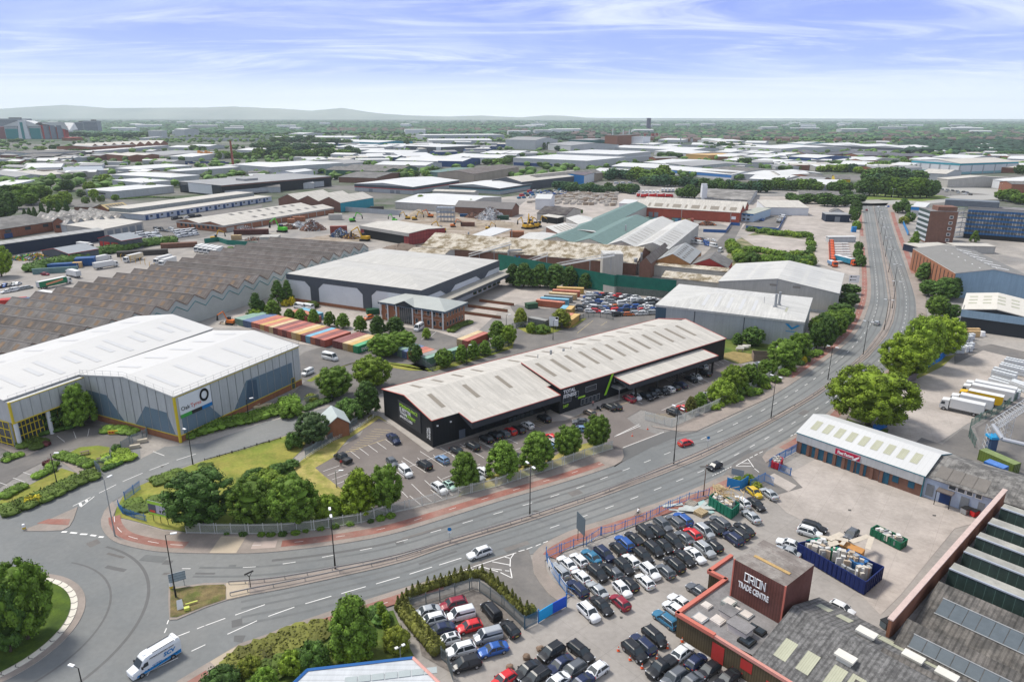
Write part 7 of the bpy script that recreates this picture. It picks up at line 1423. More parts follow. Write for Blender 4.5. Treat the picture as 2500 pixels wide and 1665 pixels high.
def cg(t,s_,cols,L,de,grp):
 a,b,c_=QG(t,s_,2.6);a.z=b.z=c_.z=0;d=(b-a).normalized();pr_=V((-d.y,d.x,0));sgn=1 if(c_-a).dot(pr_)>0 else-1
 for i,c in enumerate(cols):Ct(a+pr_*sgn*(2.5*i+1.25),d,L,c,'%s shipping container %s%s'%(c,de,(', '+(ORD[i]+' from the camera')if len(cols)>1 else '')),grp)
cg('c2','670,345 930,240 610,290',['red','cream'],12.2,'between the office car bays and the small trees',GCN)
cg('c2','205,545 430,470 160,480',['pale green','grey','orange','red','blue','pale green','blue'],8,'behind the row of small round trees',GCN)
cg('c2','480,460 580,430 430,440',['pale green'],6.1,'half hidden by a small tree',GCN)
cg('b1','1180,1380 860,1290 1380,1370',['orange','orange','sky blue'],12.2,'behind the young trees by the depot',GCN)
cg('b1','1300,1390 1170,1380 1390,1370',['red'],6.1,'at the end of the group behind the young trees',GCN)
cg('b2','1840,1440 1965,1350 1450,1360',['yellow','orange','orange'],12.2,'in front of the salvage yard',GCN)
cg('b2','1860,1300 1920,1240 1510,1260',['yellow','sky blue'],6.1,'stacked near the salvage yard fence',GCN)
for i,(s_,cl)in enumerate((('1450,1190 1800,1225 1500,1160','orange'),('1500,1165 1850,1190 1550,1130','sky blue'),('1545,1135 1900,1160 1600,1105','grey'),('1600,1105 1950,1130 1650,1070','cream'),('1640,1075 1990,1095 1690,1040','orange'),('1690,1045 2040,1060 1740,1020','yellow'))):cg('b2',s_,[cl],12.2,'in the slanting stack by the trees, %s from camera'%ORD[i],GCN)
cg('b2','1360,1390 1610,1440 1400,1340',['grey'],8,'with a small blue sign beside the loop road',GCN)
cg('d4','2240,445 1930,310 2300,420',['olive'],8,'with rusty orange roof in the goods yard',GCN);cg('d4','2115,490 1960,430 2150,480',['bright blue'],4,'small one beside the olive container',GCN)
for i in range(9):cg('a1','%d,%d %d,%d %d,%d'%(0+i*70,625+(i%3)*6,60+i*70,628+(i%3)*6,10+i*70,605),['dark blue'],16,'in the far blue stack, %s'%nth(i,9),'far blue containers')
for i in range(11):cg('a0','%d,%d %d,%d %d,%d'%(1540+i*50,545+(i%3)*8,1590+i*50,545+(i%3)*8,1540+i*50,530),['dark blue'],14,'in the blue stack left of the chimney, %s'%nth(i,11),'far blue containers')
for i in range(14):cg('a1','%d,%d %d,%d %d,%d'%(1130+i*30,322,1160+i*30,322,1130,315),[('red','orange','blue','orange')[i%4]],26,'in the distant container port, %s'%nth(i,14),'distant port containers')
for i in range(14):cg('b3','%d,%d %d,%d %d,%d'%(360+i*36,240+i*1,392+i*36,241+i*1,360,225),[('pale green','sky blue','blue','yellow','orange','cream','red')[i%7]],5.5,'in the line along the red brick hall, %s'%nth(i,14),'containers by the brick hall')
def tub(name,lb,cat,pts,hh,m,inner,fill,seed=1,txt=None,zf=.75):
 e=em(name,(pts[0].x,pts[0].y,0));tag(e,lb,cat);L_=[V((p.x-pts[0].x,p.y-pts[0].y,0))for p in pts];mb=MB();n=len(L_);cen=sum(L_,V((0,0,0)))/n
 for i in range(n):
  a,b=L_[i],L_[(i+1)%n];c_=(a+b)/2;mb.obox(c_,b-a,(b-a).length/2,.08,.15,hh)
  k=int((b-a).length/.8)
  for j in range(k):q=a.lerp(b,(j+.5)/k);o_=(q-cen).normalized()*.12;mb.obox(q+o_,b-a,.1,.06,.2,hh-.1)
 mb.bd('side_walls',m,e);mb=MB();mb.fc([(p.x,p.y,.3)for p in L_][::1 if True else-1]);mb.bd('floor',inner,e)
 r_=RN(seed);f=MB();mats=[]
 for k in range(fill):
  u,v=r_.uniform(.08,.92),r_.uniform(.12,.88);q=L_[0].lerp(L_[1],u).lerp(L_[3].lerp(L_[2],u),v);s_=r_.uniform(.22,.52);a=r_.uniform(0,3);f.obox(q,(cos(a),sin(a)),s_,s_*r_.uniform(.3,1),hh*.35,hh*zf+r_.uniform(0,.9),r_.randrange(4))
 f.bd('load',[M('load_white',(.58,.57,.55),.8,.1,1),M('load_tan',(.42,.33,.24),.9,.1,1),M('load_grey',(.3,.31,.32),.8,.1,1),M('load_cream',(.5,.46,.4),.8,.1,1)],e);return e
q=GG('1946,1342 2113,1455 2155,1392 2060,1330');
sA,sB=QG('e3','2090,290 2354,340',0),None
tub('storage_crate','big dark blue open-topped store piled with white appliances and pallets','storage bin',[*QG('e4','-265,110 510,570 715,390 -20,60',0)],2.7,M('navy_corrugated',(.008,.022,.13),.6,.08,.5,st_=[(0,.4,.4,.8)]),TRI,60,3,zf=1.0)
rt=QG('d4','-60,1290 140,1240 560,1440 330,1520',2.9);e=em('container_roofs',(rt[0].x,rt[0].y,0));tag(e,'green and blue corrugated container roofs with pallets laid on top','container');
L_=[(p.x-rt[0].x,p.y-rt[0].y)for p in QG('d4','-150,1300 0,1270 320,1420 270,1470',2.7)];mb=MB();mb.prism(L_,0,2.6);mb.bd('green_shell',M('green_corrugated',(.03,.23,.13),.7,.08,.3,st_=[(0,.5,.3,.85)]),e)
L_=[(p.x-rt[0].x,p.y-rt[0].y)for p in QG('d4','270,1480 340,1400 590,1530 480,1600',2.7)];mb=MB();mb.prism(L_,0,2.6);mb.bd('blue_shell',M('blue_corrugated',(.04,.15,.36),.7,.08,.3,st_=[(0,.5,.3,.85)]),e)
L_=[(p.x-rt[0].x,p.y-rt[0].y)for p in QG('d4','90,1300 160,1250 530,1410 490,1460',2.5)];mb=MB();mb.prism(L_,0,2.4);mb.bd('orange_shell',M('orange_shell',(.45,.22,.07),.7,.08,.3),e)
tub('skip','dark green open skip heaped with broken timber','skip',QG('d3','1340,1075 1425,1000 1155,860 1080,920',0)[::1],2.3,M('skip_green',(.01,.15,.09),.6,.08,.5),TRI,40,5)
tub('skip','long green open skip standing alone in the concrete yard','skip',QG('d4','925,1430 1000,1380 650,1215 580,1255',0),1.6,M('skip_green2',(.01,.12,.06),.6,.1,.5),M('skip_inner',(.2,.17,.08),.9,.1),26,6,zf=.6)
tub('skip','red skip overflowing with cardboard behind the blue gate','skip',QG('d3','1800,480 1890,510 1930,440 1850,410',0),1.7,M('skip_red',(.42,.02,.04),.6,.08,.5),TRI,16,7,zf=.9)
def timber(t,s_,n,z0,z1,L0,lab,seed,name='timber_pile'):
 p=G(*Q(t,s_)[0]);e=MB();r_=RN(seed)
 for i in range(n):
  a=r_.uniform(0,pi);c_=V((r_.gauss(0,1.5),r_.gauss(0,1.3),r_.uniform(z0,z1)));d=V((cos(a),sin(a),r_.uniform(-.25,.25)))*L0*r_.uniform(.5,1)
  e.tb(c_-d,c_+d,.07,n=4)
 o=e.bd(name,M('raw_timber',(.50,.37,.20),.9,.2,1),None,(p.x,p.y,0));tag(o,lab,'timber')
timber('d3','1250,900',46,2.2,3.2,1.5,'loose pale planks heaped on the green timber skip',2)
def pallets(t,s_,n,lab,seed,m='pallet_wood',col=(.46,.36,.22)):
 p,p2=QG(t,s_);d=(p2-p).normalized();e=em('pallet_stack',(p.x,p.y,.02),AT(d.y,d.x));tag(e,lab,'pallets','pallet stacks')
 for k in range(n):
  mb=MB();z=k*.15
  for i in range(7):x=-.95+i*.3;mb.box(x,x+.18,-1.1,1.1,z+.1,z+.13)
  for y in(-1.,0,.9):mb.box(-.95,1.05,y,y+.12,z,z+.1)
  mb.bd('pallet',M(m,col,.9,.15,1),e)
pallets('d3','990,1010 1090,1060',5,'wooden pallets stacked beside the glass sheets',1);pallets('d3','880,900 960,930',3,'tilted old pallets against the blue railing',2,'pallet_grey',(.36,.32,.27));pallets('d3','1200,720 1270,700',3,'pale pallets leaning on the blue fence corner',3);
q=MB();a=GG('1700,1226 1716,1218 1745,1251 1722,1258');Sh('paving_slab',M('glass_sheet',(.34,.48,.46),.3,.05),a,.06)
# ================================================================ STREET FURNITURE, FENCES, SMALL THINGS
def lamp(base,top,ang,lb,arms=2,gp='tall street lamps',m=BLKM,heads=TXW,name='street_lamp',armL=1.5):
 o=G(*base);hh=min(14,hgt(base[0],base[1],top));e=em(name,(o.x,o.y,.1),ang);tag(e,lb,'street lamp',gp)
 mb=MB();mb.tb((0,0,0),(0,0,hh*.18),.16,.14,n=8);mb.tb((0,0,hh*.18),(0,0,hh),.11,.07,n=8);mb.bd('pole',m,e)
 for s_ in((-1,1)if arms==2 else(1,)):
  mb=MB();mb.tb((0,0,hh),(s_*armL*.6,0,hh+.08),.04,n=5);mb.bd('arm',m,e)
  mb=MB();mb.box(min(s_*armL*.5,s_*(armL+.2)),max(s_*armL*.5,s_*(armL+.2)),-.2,.2,hh+.02,hh+.17);mb.bd('lamp_head',heads,e)
 return e
nLm=[((818.6,1389),1253),((1293.5,1261),1137),((1644.5,1133),993)]
med_l=[((1882,1021),920),((2021,927),848),((2107,866),786),((2158,806),733),((2178,754),688),((2182,700),647),((2169,665),610),((2161,628),581),((2156,600),556),((2150,573),533),((2144,545),518)]
for i,(b,t_)in enumerate(nLm+med_l):
 j=min(range(len(mNs)),key=lambda k:(mNs[k]-G(*b)).length);dd=(mNs[min(j+1,len(mNs)-1)]-mNs[max(0,j-1)]);lamp(b,t_,AT(dd.y,dd.x)+pi/2,'tall twin-headed lamp on the central reservation, %s'%nth(i,14,'near'))
lamp((430,1459),1307,.3,'tall black lamp beside the weedy splitter island at the roundabout',1)
lamp((281,1309),1172,1.2,'pale grey lamp post on the red cycle track at the corner',1,m=GV)
lamp((141,1188),1108,.1,'black lamp post in the clipped hedge by the side road',1);lamp((471,1134),1052,2.6,'black lamp post on the grass edge of the side road',1);lamp((608,1027),976,.6,'black lamp post in the hedge below the tyre warehouse',1)
lamp((212,1720),1632,2.8,'lamp post at the bottom edge of the roundabout',1)
lamp((1140,890),845,.5,'thin lamp post among the small trees behind the gym',1);lamp((1350,830),784,.4,'thin lamp post beside the sign behind the gym',1);lamp((1236,800),770,.4,'thin lamp post near the office hedge',1);lamp((1882,886),848,0,'grey lamp post at the far end of the gym car park',1,m=GV);lamp((822,1190),1150,0,'slim lamp post on the cut grass',1,m=GV)
lamp((1717,1212),1138,0,'rusty brown wooden pole behind the blue railing',1,m=M('rust_pole',(.12,.06,.04),.8,.1),name='pole',armL=.1,heads=MC['rust_pole'])
lamp((978,1610),1580,.6,'security camera pole behind the blue-edged roof',2,m=GV,name='camera_pole',armL=.6)
for i,(x,y,t_)in enumerate(((2012,500,478),(2052,498,476),(2110,494,472),(2178,488,462),(2190,480,460),(2250,470,455),(2320,478,455),(2440,470,450),(2010,470,455),(1870,515,490))):lamp((x,y),t_,0,'thin lamp post by the far highway, %s'%nth(i,10),2,'far highway lamps',m=GV)
def fn(pl,hh,lb,m,pale=.17,post=2.75,name='palisade_fence',cat='fence',pw=.024,solid=False,mp=None,gp=None):
 o=pl[0].copy();e=em(name,(o.x,o.y,0));tag(e,lb,cat,gp);pl=[p-o for p in pl];tot=sum((b-a).length for a,b in zip(pl,pl[1:]))
 pn,pp=MB(),[]
 for a,b in zip(pl,pl[1:]):
  d=b-a;L_=d.length
  if L_<.05:continue
  u=d/L_
  if solid:pn.obox(a+d/2,u,L_/2,.04,.05,hh)
  else:
   for k in range(int(L_/pale)):c_=a+u*(k+.5)*pale;pn.obox(c_,u,pw,.02,.08,hh)
   for z in(.35,hh-.35):pn.obox(a+d/2,u,L_/2,.03,z,z+.07)
  k=0.
  while k<L_-.01:
   pp.append((a+u*k+V((-u.y,u.x,0))*.09,AT(u.y,u.x)));k+=post
 pn.bd('fence_panel',m,e);q=MB();q.box(-.055,.055,-.055,.055,0,hh+.06);me=q.mesh('post',mp or m)
 for c_,a in pp[:100]:o=NOB('fence_post',me);LNK(o);o.parent=e;o.location=c_;o.rotation_euler=(0,0,a)
 return e
PALW=M('palisade_white',(.55,.56,.52),.6,.06);PALG=M('palisade_grey',(.13,.155,.165),.6,.06,.5);PALB=M('palisade_blue',(.04,.17,.42),.5,.06)
fn(GG('455,1303 530,1304.5 608.3,1305.5 689,1303.4 767.6,1296 882.3,1278 956.6,1254.5 1000,1245 1090,1220.5 1153,1204.6 1213.5,1189.7 1270.8,1170.6 1325,1153.6 1378,1136.6 1427,1118.6 1496,1097.3'),2.4,'long white palisade fence between the gym car park and the dual carriageway',PALW)
fn(fenN2[:5]+GG('1950,883 2020,822'),2.4,'white palisade fence on the road side beyond the gym entrance',PALW)
fn(QG('e2','5,740 350,640 715,510 800,530 1080,730 1325,960'),2.4,'dark steel palisade fence around the small gravel yard',PALG)
fn(QG('e2','360,1300 430,1360 500,1560'),2.2,'short dark fence at the lower left of the gravel yard',PALG)
fn(QG('d3','1080,810 850,860 610,960 360,1090 0,1230')+QG('d2','2190,1260 2030,1370 1880,1400 1720,1460 1590,1520'),2.0,'long blue railing along the near carriageway beside the packed cars',PALB,pale=1.37,pw=.02)
fn(QG('e2','1565,120 1580,200 1640,330 1720,450 1800,560 1895,600'),2.0,'curved blue railing with white boarding at the yard corner',PALB,pale=.4,pw=.015)
fn(QG('e2','1590,240 1650,340 1730,450 1810,550'),1.7,'white boards fixed behind the curved blue railing',WWHT,solid=True,name='board_fence')
fn(QG('e2','1325,965 1470,890'),2.4,'dark blue mesh panel beside the sliding yard gate',M('mesh_blue',(.02,.08,.14),.5,0),pale=.12,name='mesh_fence')
gt=QG('e2','1480,885 1640,785 1800,700');e=em('yard_gate',(gt[0].x,gt[0].y,0));tag(e,'solid two-tone blue yard gate, sky blue half and deep blue half','gate')
for a,b,m_,nm in((gt[0],gt[1],M('gate_sky',(.01,.32,.66),.5,.04),'sky_blue_leaf'),(gt[1],gt[2],M('gate_deep',(.01,.08,.50),.5,.04),'deep_blue_leaf')):
 mb=MB();c_=(a+b)/2-gt[0];mb.obox(c_,b-a,(b-a).length/2,.06,.1,2.1);mb.bd(nm,m_,e)
mb=MB();[mb.tb(V((p.x-gt[0].x,p.y-gt[0].y,0)),V((p.x-gt[0].x,p.y-gt[0].y,2.6)),.12)for p in(gt[0],gt[2])];mb.bd('gate_post',PALB,e)
fn(QG('d3','2095,290 1860,420 1765,480'),2.2,'blue mesh fence beside the trade counter entrance',PALB,pale=.2,name='mesh_fence')
fn(QG('d3','1885,520 2035,580'),2.0,'short open blue gate panel in front of the red skip',PALB,pale=.2,name='gate_panel',cat='gate');fn(QG('d3','1720,640 1830,695'),2.2,'open blue gate leaf by the yard bushes',PALB,pale=.2,name='gate_panel',cat='gate')
fn(QG('d3','1290,700 1440,740 1530,680'),2.3,'blue sheeted corner behind the bush and pallets',WBRT,solid=True,name='board_fence');fn(QG('d3','1560,720 1720,640'),2.3,'blue fence panel by the white notice post',PALB,pale=.2)
fn(QG('d0','1445,862 1545,785 1620,725'),2.2,'upper blue railing panel at the side-road corner',PALB,pale=.18,name='railing',pw=.02);fn(QG('d0','1360,930 1410,1010 1540,1060 1690,1100'),1.6,'lower blue railing bent round the corner bank',PALB,pale=.18,name='railing',pw=.02)
fn(QG('d0','1405,275 1530,200 1690,130 1700,80'),2.3,'grey mesh fence closing the tyre warehouse forecourt',M('mesh_grey',(.20,.24,.26),.6,0),pale=.13,name='mesh_fence',pw=.02);fn(QG('d0','1165,550 1105,500 1290,430 1275,350'),2.2,'pale mesh fence at the corner of the picnic lawn',MC['mesh_grey'],pale=.13,name='mesh_fence',pw=.02)
fn(QG('c1','1090,1090 1470,990 1300,1080')[:2]+QG('c1','1470,975'),2.2,'weathered grey fence behind the tyre warehouse hedge',MC['mesh_grey'],pale=.13,name='mesh_fence')
fn(QG('d1','1060,440 1490,170 1800,10')+QG('c1','1980,1200'),1.1,'white timber crash rail along the top of the cut grass bank',PALW,pale=1.2,post=3,name='crash_rail')
fn(QG('d1','1160,340 1290,260 1480,140')+QG('c1','1760,1280'),1.8,'grey mesh fence behind the crash rail',MC['mesh_grey'],pale=.13,pw=.02,name='mesh_fence')
fn(QG('d1','0,400 170,355 320,312 465,268 605,225 745,188 885,145'),.6,'low black knee rail along the lawn',BLKM,pale=2.8,post=2.8,name='knee_rail',pw=.03)
fn(QG('c4','1110,725 1400,570 1530,420 1475,380'),2.6,'bright blue palisade fence beside the big lime trees',M('fence_cobalt',(.01,.15,.48),.5,.05),pale=.13,pw=.055);fn(QG('c4','900,900 1110,790'),2.6,'brown slatted fence joining the blue palisade',M('fence_brown',(.13,.11,.11),.8,.1),solid=True,name='board_fence');fn(QG('c4','610,1410 780,1330'),2.6,'short bright blue fence under the large maple',MC['fence_cobalt'],pale=.13,pw=.055)
fn(QG('c4','1790,1568 1720,1440 1740,1330 1850,1260 2050,1180 2310,985'),2.4,'curving green mesh fence between goods yard and works road',M('mesh_green',(.12,.20,.17),.6,0),pale=.3,name='mesh_fence',pw=.02)
fn(QG('b2','1020,830 1130,850')+QG('b2','1130,850 2354,1120')+QG('b3','20,1110 700,1180'),3.2,'concrete panel wall below the green netting',WBEI,solid=True,name='concrete_wall',cat='wall')
nt_=fn([p+V((0,.4,0))for p in QG('b2','1020,850 1130,870 2354,1120')]+QG('b3','20,1110 700,1180'),8.5,'tall green debris netting screen behind the depot trees',M('netting_striped',(.012,.13,.09),.8,.15,.4),solid=True,name='debris_netting',cat='screen',post=6,mp=BLKM)
for c in nt_.children:
 if c.name.startswith('fence_panel'):c.name='netting';c.location.z=0
fn(QG('b1','0,540 160,520 260,555 820,590'),3,'green mesh fence above the rank of white lorries',M('mesh_green2',(.02,.16,.12),.7,.1),solid=True,name='mesh_fence')
fn(QG('b2','1750,1450')+QG('b2','1180,1520 1360,1490 1750,1520 2000,1410 2120,1380 2354,1420'),2.2,'grey palisade fence along the loop road lawn',PALG,pale=.2)
fn(QG('b3','1020,410 1280,420 1340,330 1440,340'),2.2,'blue fence round the small tarmac plot',M('fence_blue2',(.03,.10,.28),.6,0),solid=True,name='mesh_fence');fn(QG('b3','1510,370 1880,400 1970,230'),2.2,'blue fence below the tarmac yard',MC['fence_blue2'],solid=True,name='mesh_fence')
fn(QG('b4','950,290 1020,450'),2.5,'bright blue hoarding beside the far bend',WBRT,solid=True,name='hoarding');fn(QG('b4','1060,620 1100,670'),2.5,'short bright blue hoarding below the round tree',WBRT,solid=True,name='hoarding')
fn(QG('c2','-10,570 180,640 260,690 300,660 800,520 1000,470 1180,380'),2.2,'dark fence around the containers behind the gym',PALG,pale=.2)
fn(QG('b1','1560,170 2260,220'),4,'grey hoarding around the demolition yard',WY,solid=True,name='hoarding')
def barrier(pl,lb):
 o=pl[0].copy();e=em('crash_barrier',(o.x,o.y,.14));tag(e,lb,'barrier','central crash barriers');pl=[p-o for p in pl];mb,pp=MB(),MB()
 for a,b in zip(pl,pl[1:]):mb.obox((a+b)/2,b-a,(b-a).length/2+.02,.05,.48,.72)
 for i,p in enumerate(pl):pp.obox(p,(1,0),.05,.05,0,.6)if i%3==0 else None
 mb.bd('rail',M('barrier_steel',(.30,.28,.27),.6,.05),e);pp.bd('barrier_posts',GV,e)
barrier(offs(mNs,-.55)[2:],'weathered crash barrier on the far edge of the central reservation');barrier(offs(rs(smooth(mS,2),3),.9)[6:-4],'weathered crash barrier on the near edge of the central reservation')
def board(t,base,w_,h_,z0,ang,fc,lb,name='road_sign',cat='sign',posts=2,pm=GV,back=GV):
 p=G(*Q(t,base)[0]);e=em(name,(p.x,p.y,.05),ang);tag(e,lb,cat);mb=MB();mb.box(-w_/2,w_/2,-.04,.04,z0,z0+h_,1,1);mb.fc([(-w_/2,-.05,z0),(w_/2,-.05,z0),(w_/2,-.05,z0+h_),(-w_/2,-.05,z0+h_)],0);mb.bd('panel',[fc,back],e)
 for i in range(posts):x=0 if posts==1 else(-w_*.35+i*w_*.7/(posts-1));q=MB();q.tb((x,.08,0),(x,.08,z0+h_),.06);q.bd('post',pm,e)
 return e
GBK=M('sign_back_grey',(.10,.13,.15),.6,0)
board('d2','1960,1360',3.0,3.6,2.6,-1.15,GBK,'large dark grey backs of a direction sign by the blue railing',back=GBK,pm=BLKM)
board('e0','2055,475',2.6,1.7,1.2,.5,M('sign_slate',(.28,.34,.37),.5,.05,st_=[(1,.5,.15,.5)]),'grey direction sign seen from behind on the weedy island')
b_=board('d0','1850,1115',5.2,3.0,1.6,-.35,M('hoard_dark',(.09,.10,.13),.5,.1),'green and purple property hoarding with a building picture beside the big tree','advert_board','sign',3,BLKM)
for x0,x1,z0,z1,m_ in((-2.6,2.6,3.9,4.6,GRN),(-.6,2.5,2.1,3.9,M('hoard_lilac',(.45,.44,.52),.6,0)),(-2.6,2.6,1.6,2.0,GRN),(-2.3,-.9,2.1,2.6,TXR),(.2,.6,2.3,2.9,GLS),(.8,1.2,2.3,2.9,GLS)):mb=MB();mb.fc([(x0,-.06-z0*.003,z0),(x1,-.06-z0*.003,z0),(x1,-.06-z0*.003,z1),(x0,-.06-z0*.003,z1)]);mb.bd('picture_block',m_,b_)
board('d3','1400,690',2.6,1.4,2.6,-.5,M('sign_greyblue',(.22,.26,.29),.5,0),'grey sign board above the bush by the yard entrance',back=MC['sign_slate'])
b_=board('b4','390,1030',4.6,3.6,1.6,-.1,TXW,'large white property board beside the road behind the beige warehouse','advert_board','sign',2)
for x0,z0 in((-1.8,4.2),(-1.9,2.6)):mb=MB();mb.fc([(x0,-.07,z0),(x0+.7,-.07,z0),(x0+.7,-.07,z0+.6),(x0,-.07,z0+.6)]);mb.fc([(x0+1,-.07,z0+.2),(x0+2.8,-.07,z0+.2),(x0+2.8,-.07,z0+.45),(x0+1,-.07,z0+.45)]);mb.bd('printed_block',TXB,b_)
b_=board('c2','1655,225',3.4,3.6,1.8,-.1,TXW,'white yard sign with a black ring on the loop road lawn','yard_sign','sign',2);mb=MB();mb.tb((1.1,-.08,4.9),(1.1,-.10,4.9),.45,n=16);mb.bd('ring',TXB,b_)
for i,(t,s_,lab)in enumerate((('d2','463,1320','small round blue keep-left sign on the median, nearer one'),('d3','1070,245','small round blue keep-left sign on the median, farther one'))):
 p=G(*Q(t,s_)[0]);e=em('traffic_sign',(p.x,p.y,.1),0);tag(e,lab,'sign','keep left signs');q=MB();q.tb((0,0,0),(0,0,2.6),.05);q.bd('post',GV,e);q=MB();q.tb((0,-.06,2.5),(0,-.1,2.5),.38,n=16);q.box(-.35,.35,-.1,-.06,1.7,2.0,1);q.bd('disc',[M('sign_blue2',(.01,.17,.42),.5,0),TXW],e)
p=G(*Q('e1','528,485')[0]);e=em('chevron_sign',(p.x,p.y,.1),.3);tag(e,'dark tilted sign on a forked post at the nose of the median','sign');q=MB();q.tb((0,0,0),(0,0,2.3),.07);q.tb((0,0,2.1),(.5,0,3.0),.05);q.tb((0,0,2.1),(-.4,0,2.8),.05);q.bd('post',BLKM,e);q=MB();q.tb((-.7,-.1,2.75),(.75,-.1,3.25),.16,n=4);q.bd('panel',BLKM,e)
for t,s_,lab,c_ in(('e0','1972,495','white bollard at the corner of the weedy island',TXW),('d0','280,1190','white and yellow bollard on the left splitter island',TXW)):
 p=G(*Q(t,s_)[0]);e=em('bollard',(p.x,p.y,.1));tag(e,lab,'bollard');q=MB();q.tb((0,0,0),(0,0,1.1),.28,.24,n=10);q.bd('body',c_,e);q=MB();q.tb((0,0,.1),(0,0,.5),.3,.3,n=10);q.bd('yellow_band',PAINT['y'],e)
p=G(*Q('e0','2075,720')[0]);e=em('a_board',(p.x,p.y,.2),.5);tag(e,'white folding board fallen beside yellow boards on the weedy island','sign');q=MB();q.fc([(-.5,-.5,0),(.5,-.5,0),(.4,0,1.5),(-.4,0,1.5)]);q.fc([(.5,.5,0),(-.5,.5,0),(-.4,0,1.5),(.4,0,1.5)]);q.bd('panel',TXW,e);q=MB();q.box(.8,2.6,-.1,.15,.3,.36);q.box(.5,1.3,-1.4,-.8,.0,.5);q.bd('yellow_board',M('yellowish',(.55,.60,.12),.6,.1),e)
for i,(t,s_)in enumerate((('e3','45,1205'),('e3','180,1310'),('e3','318,1405'),('e3','490,1295'),('e3','608,1175'),('e3','778,1100'),('d3','382,38'),('d3','205,115'))):
 p=G(*Q(t,s_)[0]);e=em('traffic_cone',(p.x,p.y,.03));tag(e,('orange traffic cone around the dark cars by the brown wall, %s'%nth(i,6))if i<6 else 'orange traffic cone at the gym entrance, %s'%('farther one' if i==6 else 'nearer one'),'cone','traffic cones')
 q=MB();q.box(-.22,.22,-.22,.22,0,.05);q.tb((0,0,.05),(0,0,.8),.17,.04,n=10);q.bd('cone',M('cone_orange',(.65,.10,.03),.5,0),e);q=MB();q.tb((0,0,.35),(0,0,.55),.125,.085,n=10);q.bd('white_sleeve',TXW,e)
p=G(*Q('d0','1303,95')[0]);e=em('plastic_barrier',(p.x,p.y,.03),.1);tag(e,'yellow plastic barrier with red panels beside the low hedge bank','barrier');q=MB();q.box(-1.2,1.2,-.15,.15,.1,1.0);q.bd('barrier',PAINT['y'],e);q=MB();[q.box(x-.25,x+.25,-.17,-.15,.35,.8)for x in(-.7,0,.7)];q.bd('red_panel',DRR,e)
for i in range(6):
 p=G(*Q('c2','%d,%d'%(1145+i*48,1270-i*16))[0]);e=em('wheeled_bin',(p.x,p.y,.03),AT(ex.y,ex.x));tag(e,'dark grey wheeled bin under the gym canopy, %s'%nth(i,6),'bin','bins under the canopy');q=MB();q.box(-.62,.62,-.5,.5,.15,1.25);q.bd('body',M('bin_grey',(.05,.06,.065),.6,.05),e);q=MB();q.box(-.66,.66,-.55,.55,1.25,1.38);q.bd('lid',BLKM,e)
for t,s_,m_,lab,w_ in(('d4','1685,1000',GV,'grey metal bin in front of the pale blue workshop',1.0),('d4','1780,1030',M('bin_red',(.5,.02,.02),.6,0),'red bin in front of the pale blue workshop',.8),('c1','928,895',M('bin_blue',(.01,.05,.2),.6,0),'blue barrel against the tyre warehouse wall',.5),('c1','1930,30',M('cabinet_green',(.01,.07,.03),.6,0),'dark green steel cabinet beside the brick office',2.4),('b2','1400,1280',M('skip_dgreen',(.03,.08,.04),.7,0),'dark skips beside the stacked containers',2.4),('e4','770,930',GBK,'dark covered bin in the corner of the yard',.9)):
 p=G(*Q(t,s_)[0]);e=em('waste_bin',(p.x,p.y,.03),.4);tag(e,lab,'bin');q=MB();q.box(-w_,w_,-w_*.6,w_*.6,.1,1.2 if w_<2 else 2.0);q.bd('body',m_,e);q=MB();q.box(-w_*1.05,w_*1.05,-w_*.65,w_*.65,1.2 if w_<2 else 2.0,1.3 if w_<2 else 2.1);q.bd('lid',BLKM if w_<2 else m_,e)
for i,s_ in enumerate(('980,325','1168,398')):
 p=G(*Q('d0',s_)[0]);e=em('picnic_table',(p.x,p.y,.07),.55);tag(e,'wooden picnic table on the small lawn, %s one'%('upper' if i==0 else 'lower'),'picnic table','picnic tables');W3=M('picnic_wood',(.17,.13,.10),.9,.1)
 q=MB();q.box(-.95,.95,-.35,.35,.70,.76);q.bd('tabletop',W3,e)
 for s2 in(-1,1):q=MB();q.box(-.95,.95,s2*.75-.13,s2*.75+.13,.42,.47);q.bd('bench_seat',W3,e);q=MB();q.box(s2*.7-.05,s2*.7+.05,-.8,.8,.3,.4);q.tb((s2*.7,-.5,0),(s2*.7,-.2,.7),.05,n=4);q.tb((s2*.7,.5,0),(s2*.7,.2,.7),.05,n=4);q.bd('leg_frame',W3,e)
for i,s_ in enumerate(('1555,250','1640,185')):p=G(*Q('d0',s_)[0]);e=MB();e.box(-1.1,1.1,-.4,.4,0,.8);o=e.bd('concrete_block',M('block_concrete',(.46,.41,.33),.9,.12,1),None,(p.x,p.y,.02));o.rotation_euler=(0,0,.45);tag(o,'large concrete block closing the forecourt, %s one'%('nearer' if i==0 else 'farther'),'concrete block','concrete blocks')
def rock(r_,seed):
 rr_=RN(seed);import bmesh;bm=bmesh.new();bmesh.ops.create_icosphere(bm,subdivisions=2,radius=r_)
 for v in bm.verts:v.co*=rr_.uniform(.8,1.15);v.co.z*=.75
 me=NME('boulder');bm.to_mesh(me);bm.free();return me
for i,s_ in enumerate(('1500,1195','1340,1290','1150,1410')):
 me=rock(.6,i);me.materials.append(M('boulder_stone',(.20,.14,.10),.95,.25,1.2));p=G(*Q('e2',s_)[0]);o=NOB('boulder',me);LNK(o);o.location=(p.x,p.y,.25);tag(o,'brown boulder at the yard edge, %s from the camera'%ORD[2-i],'boulder','boulders')
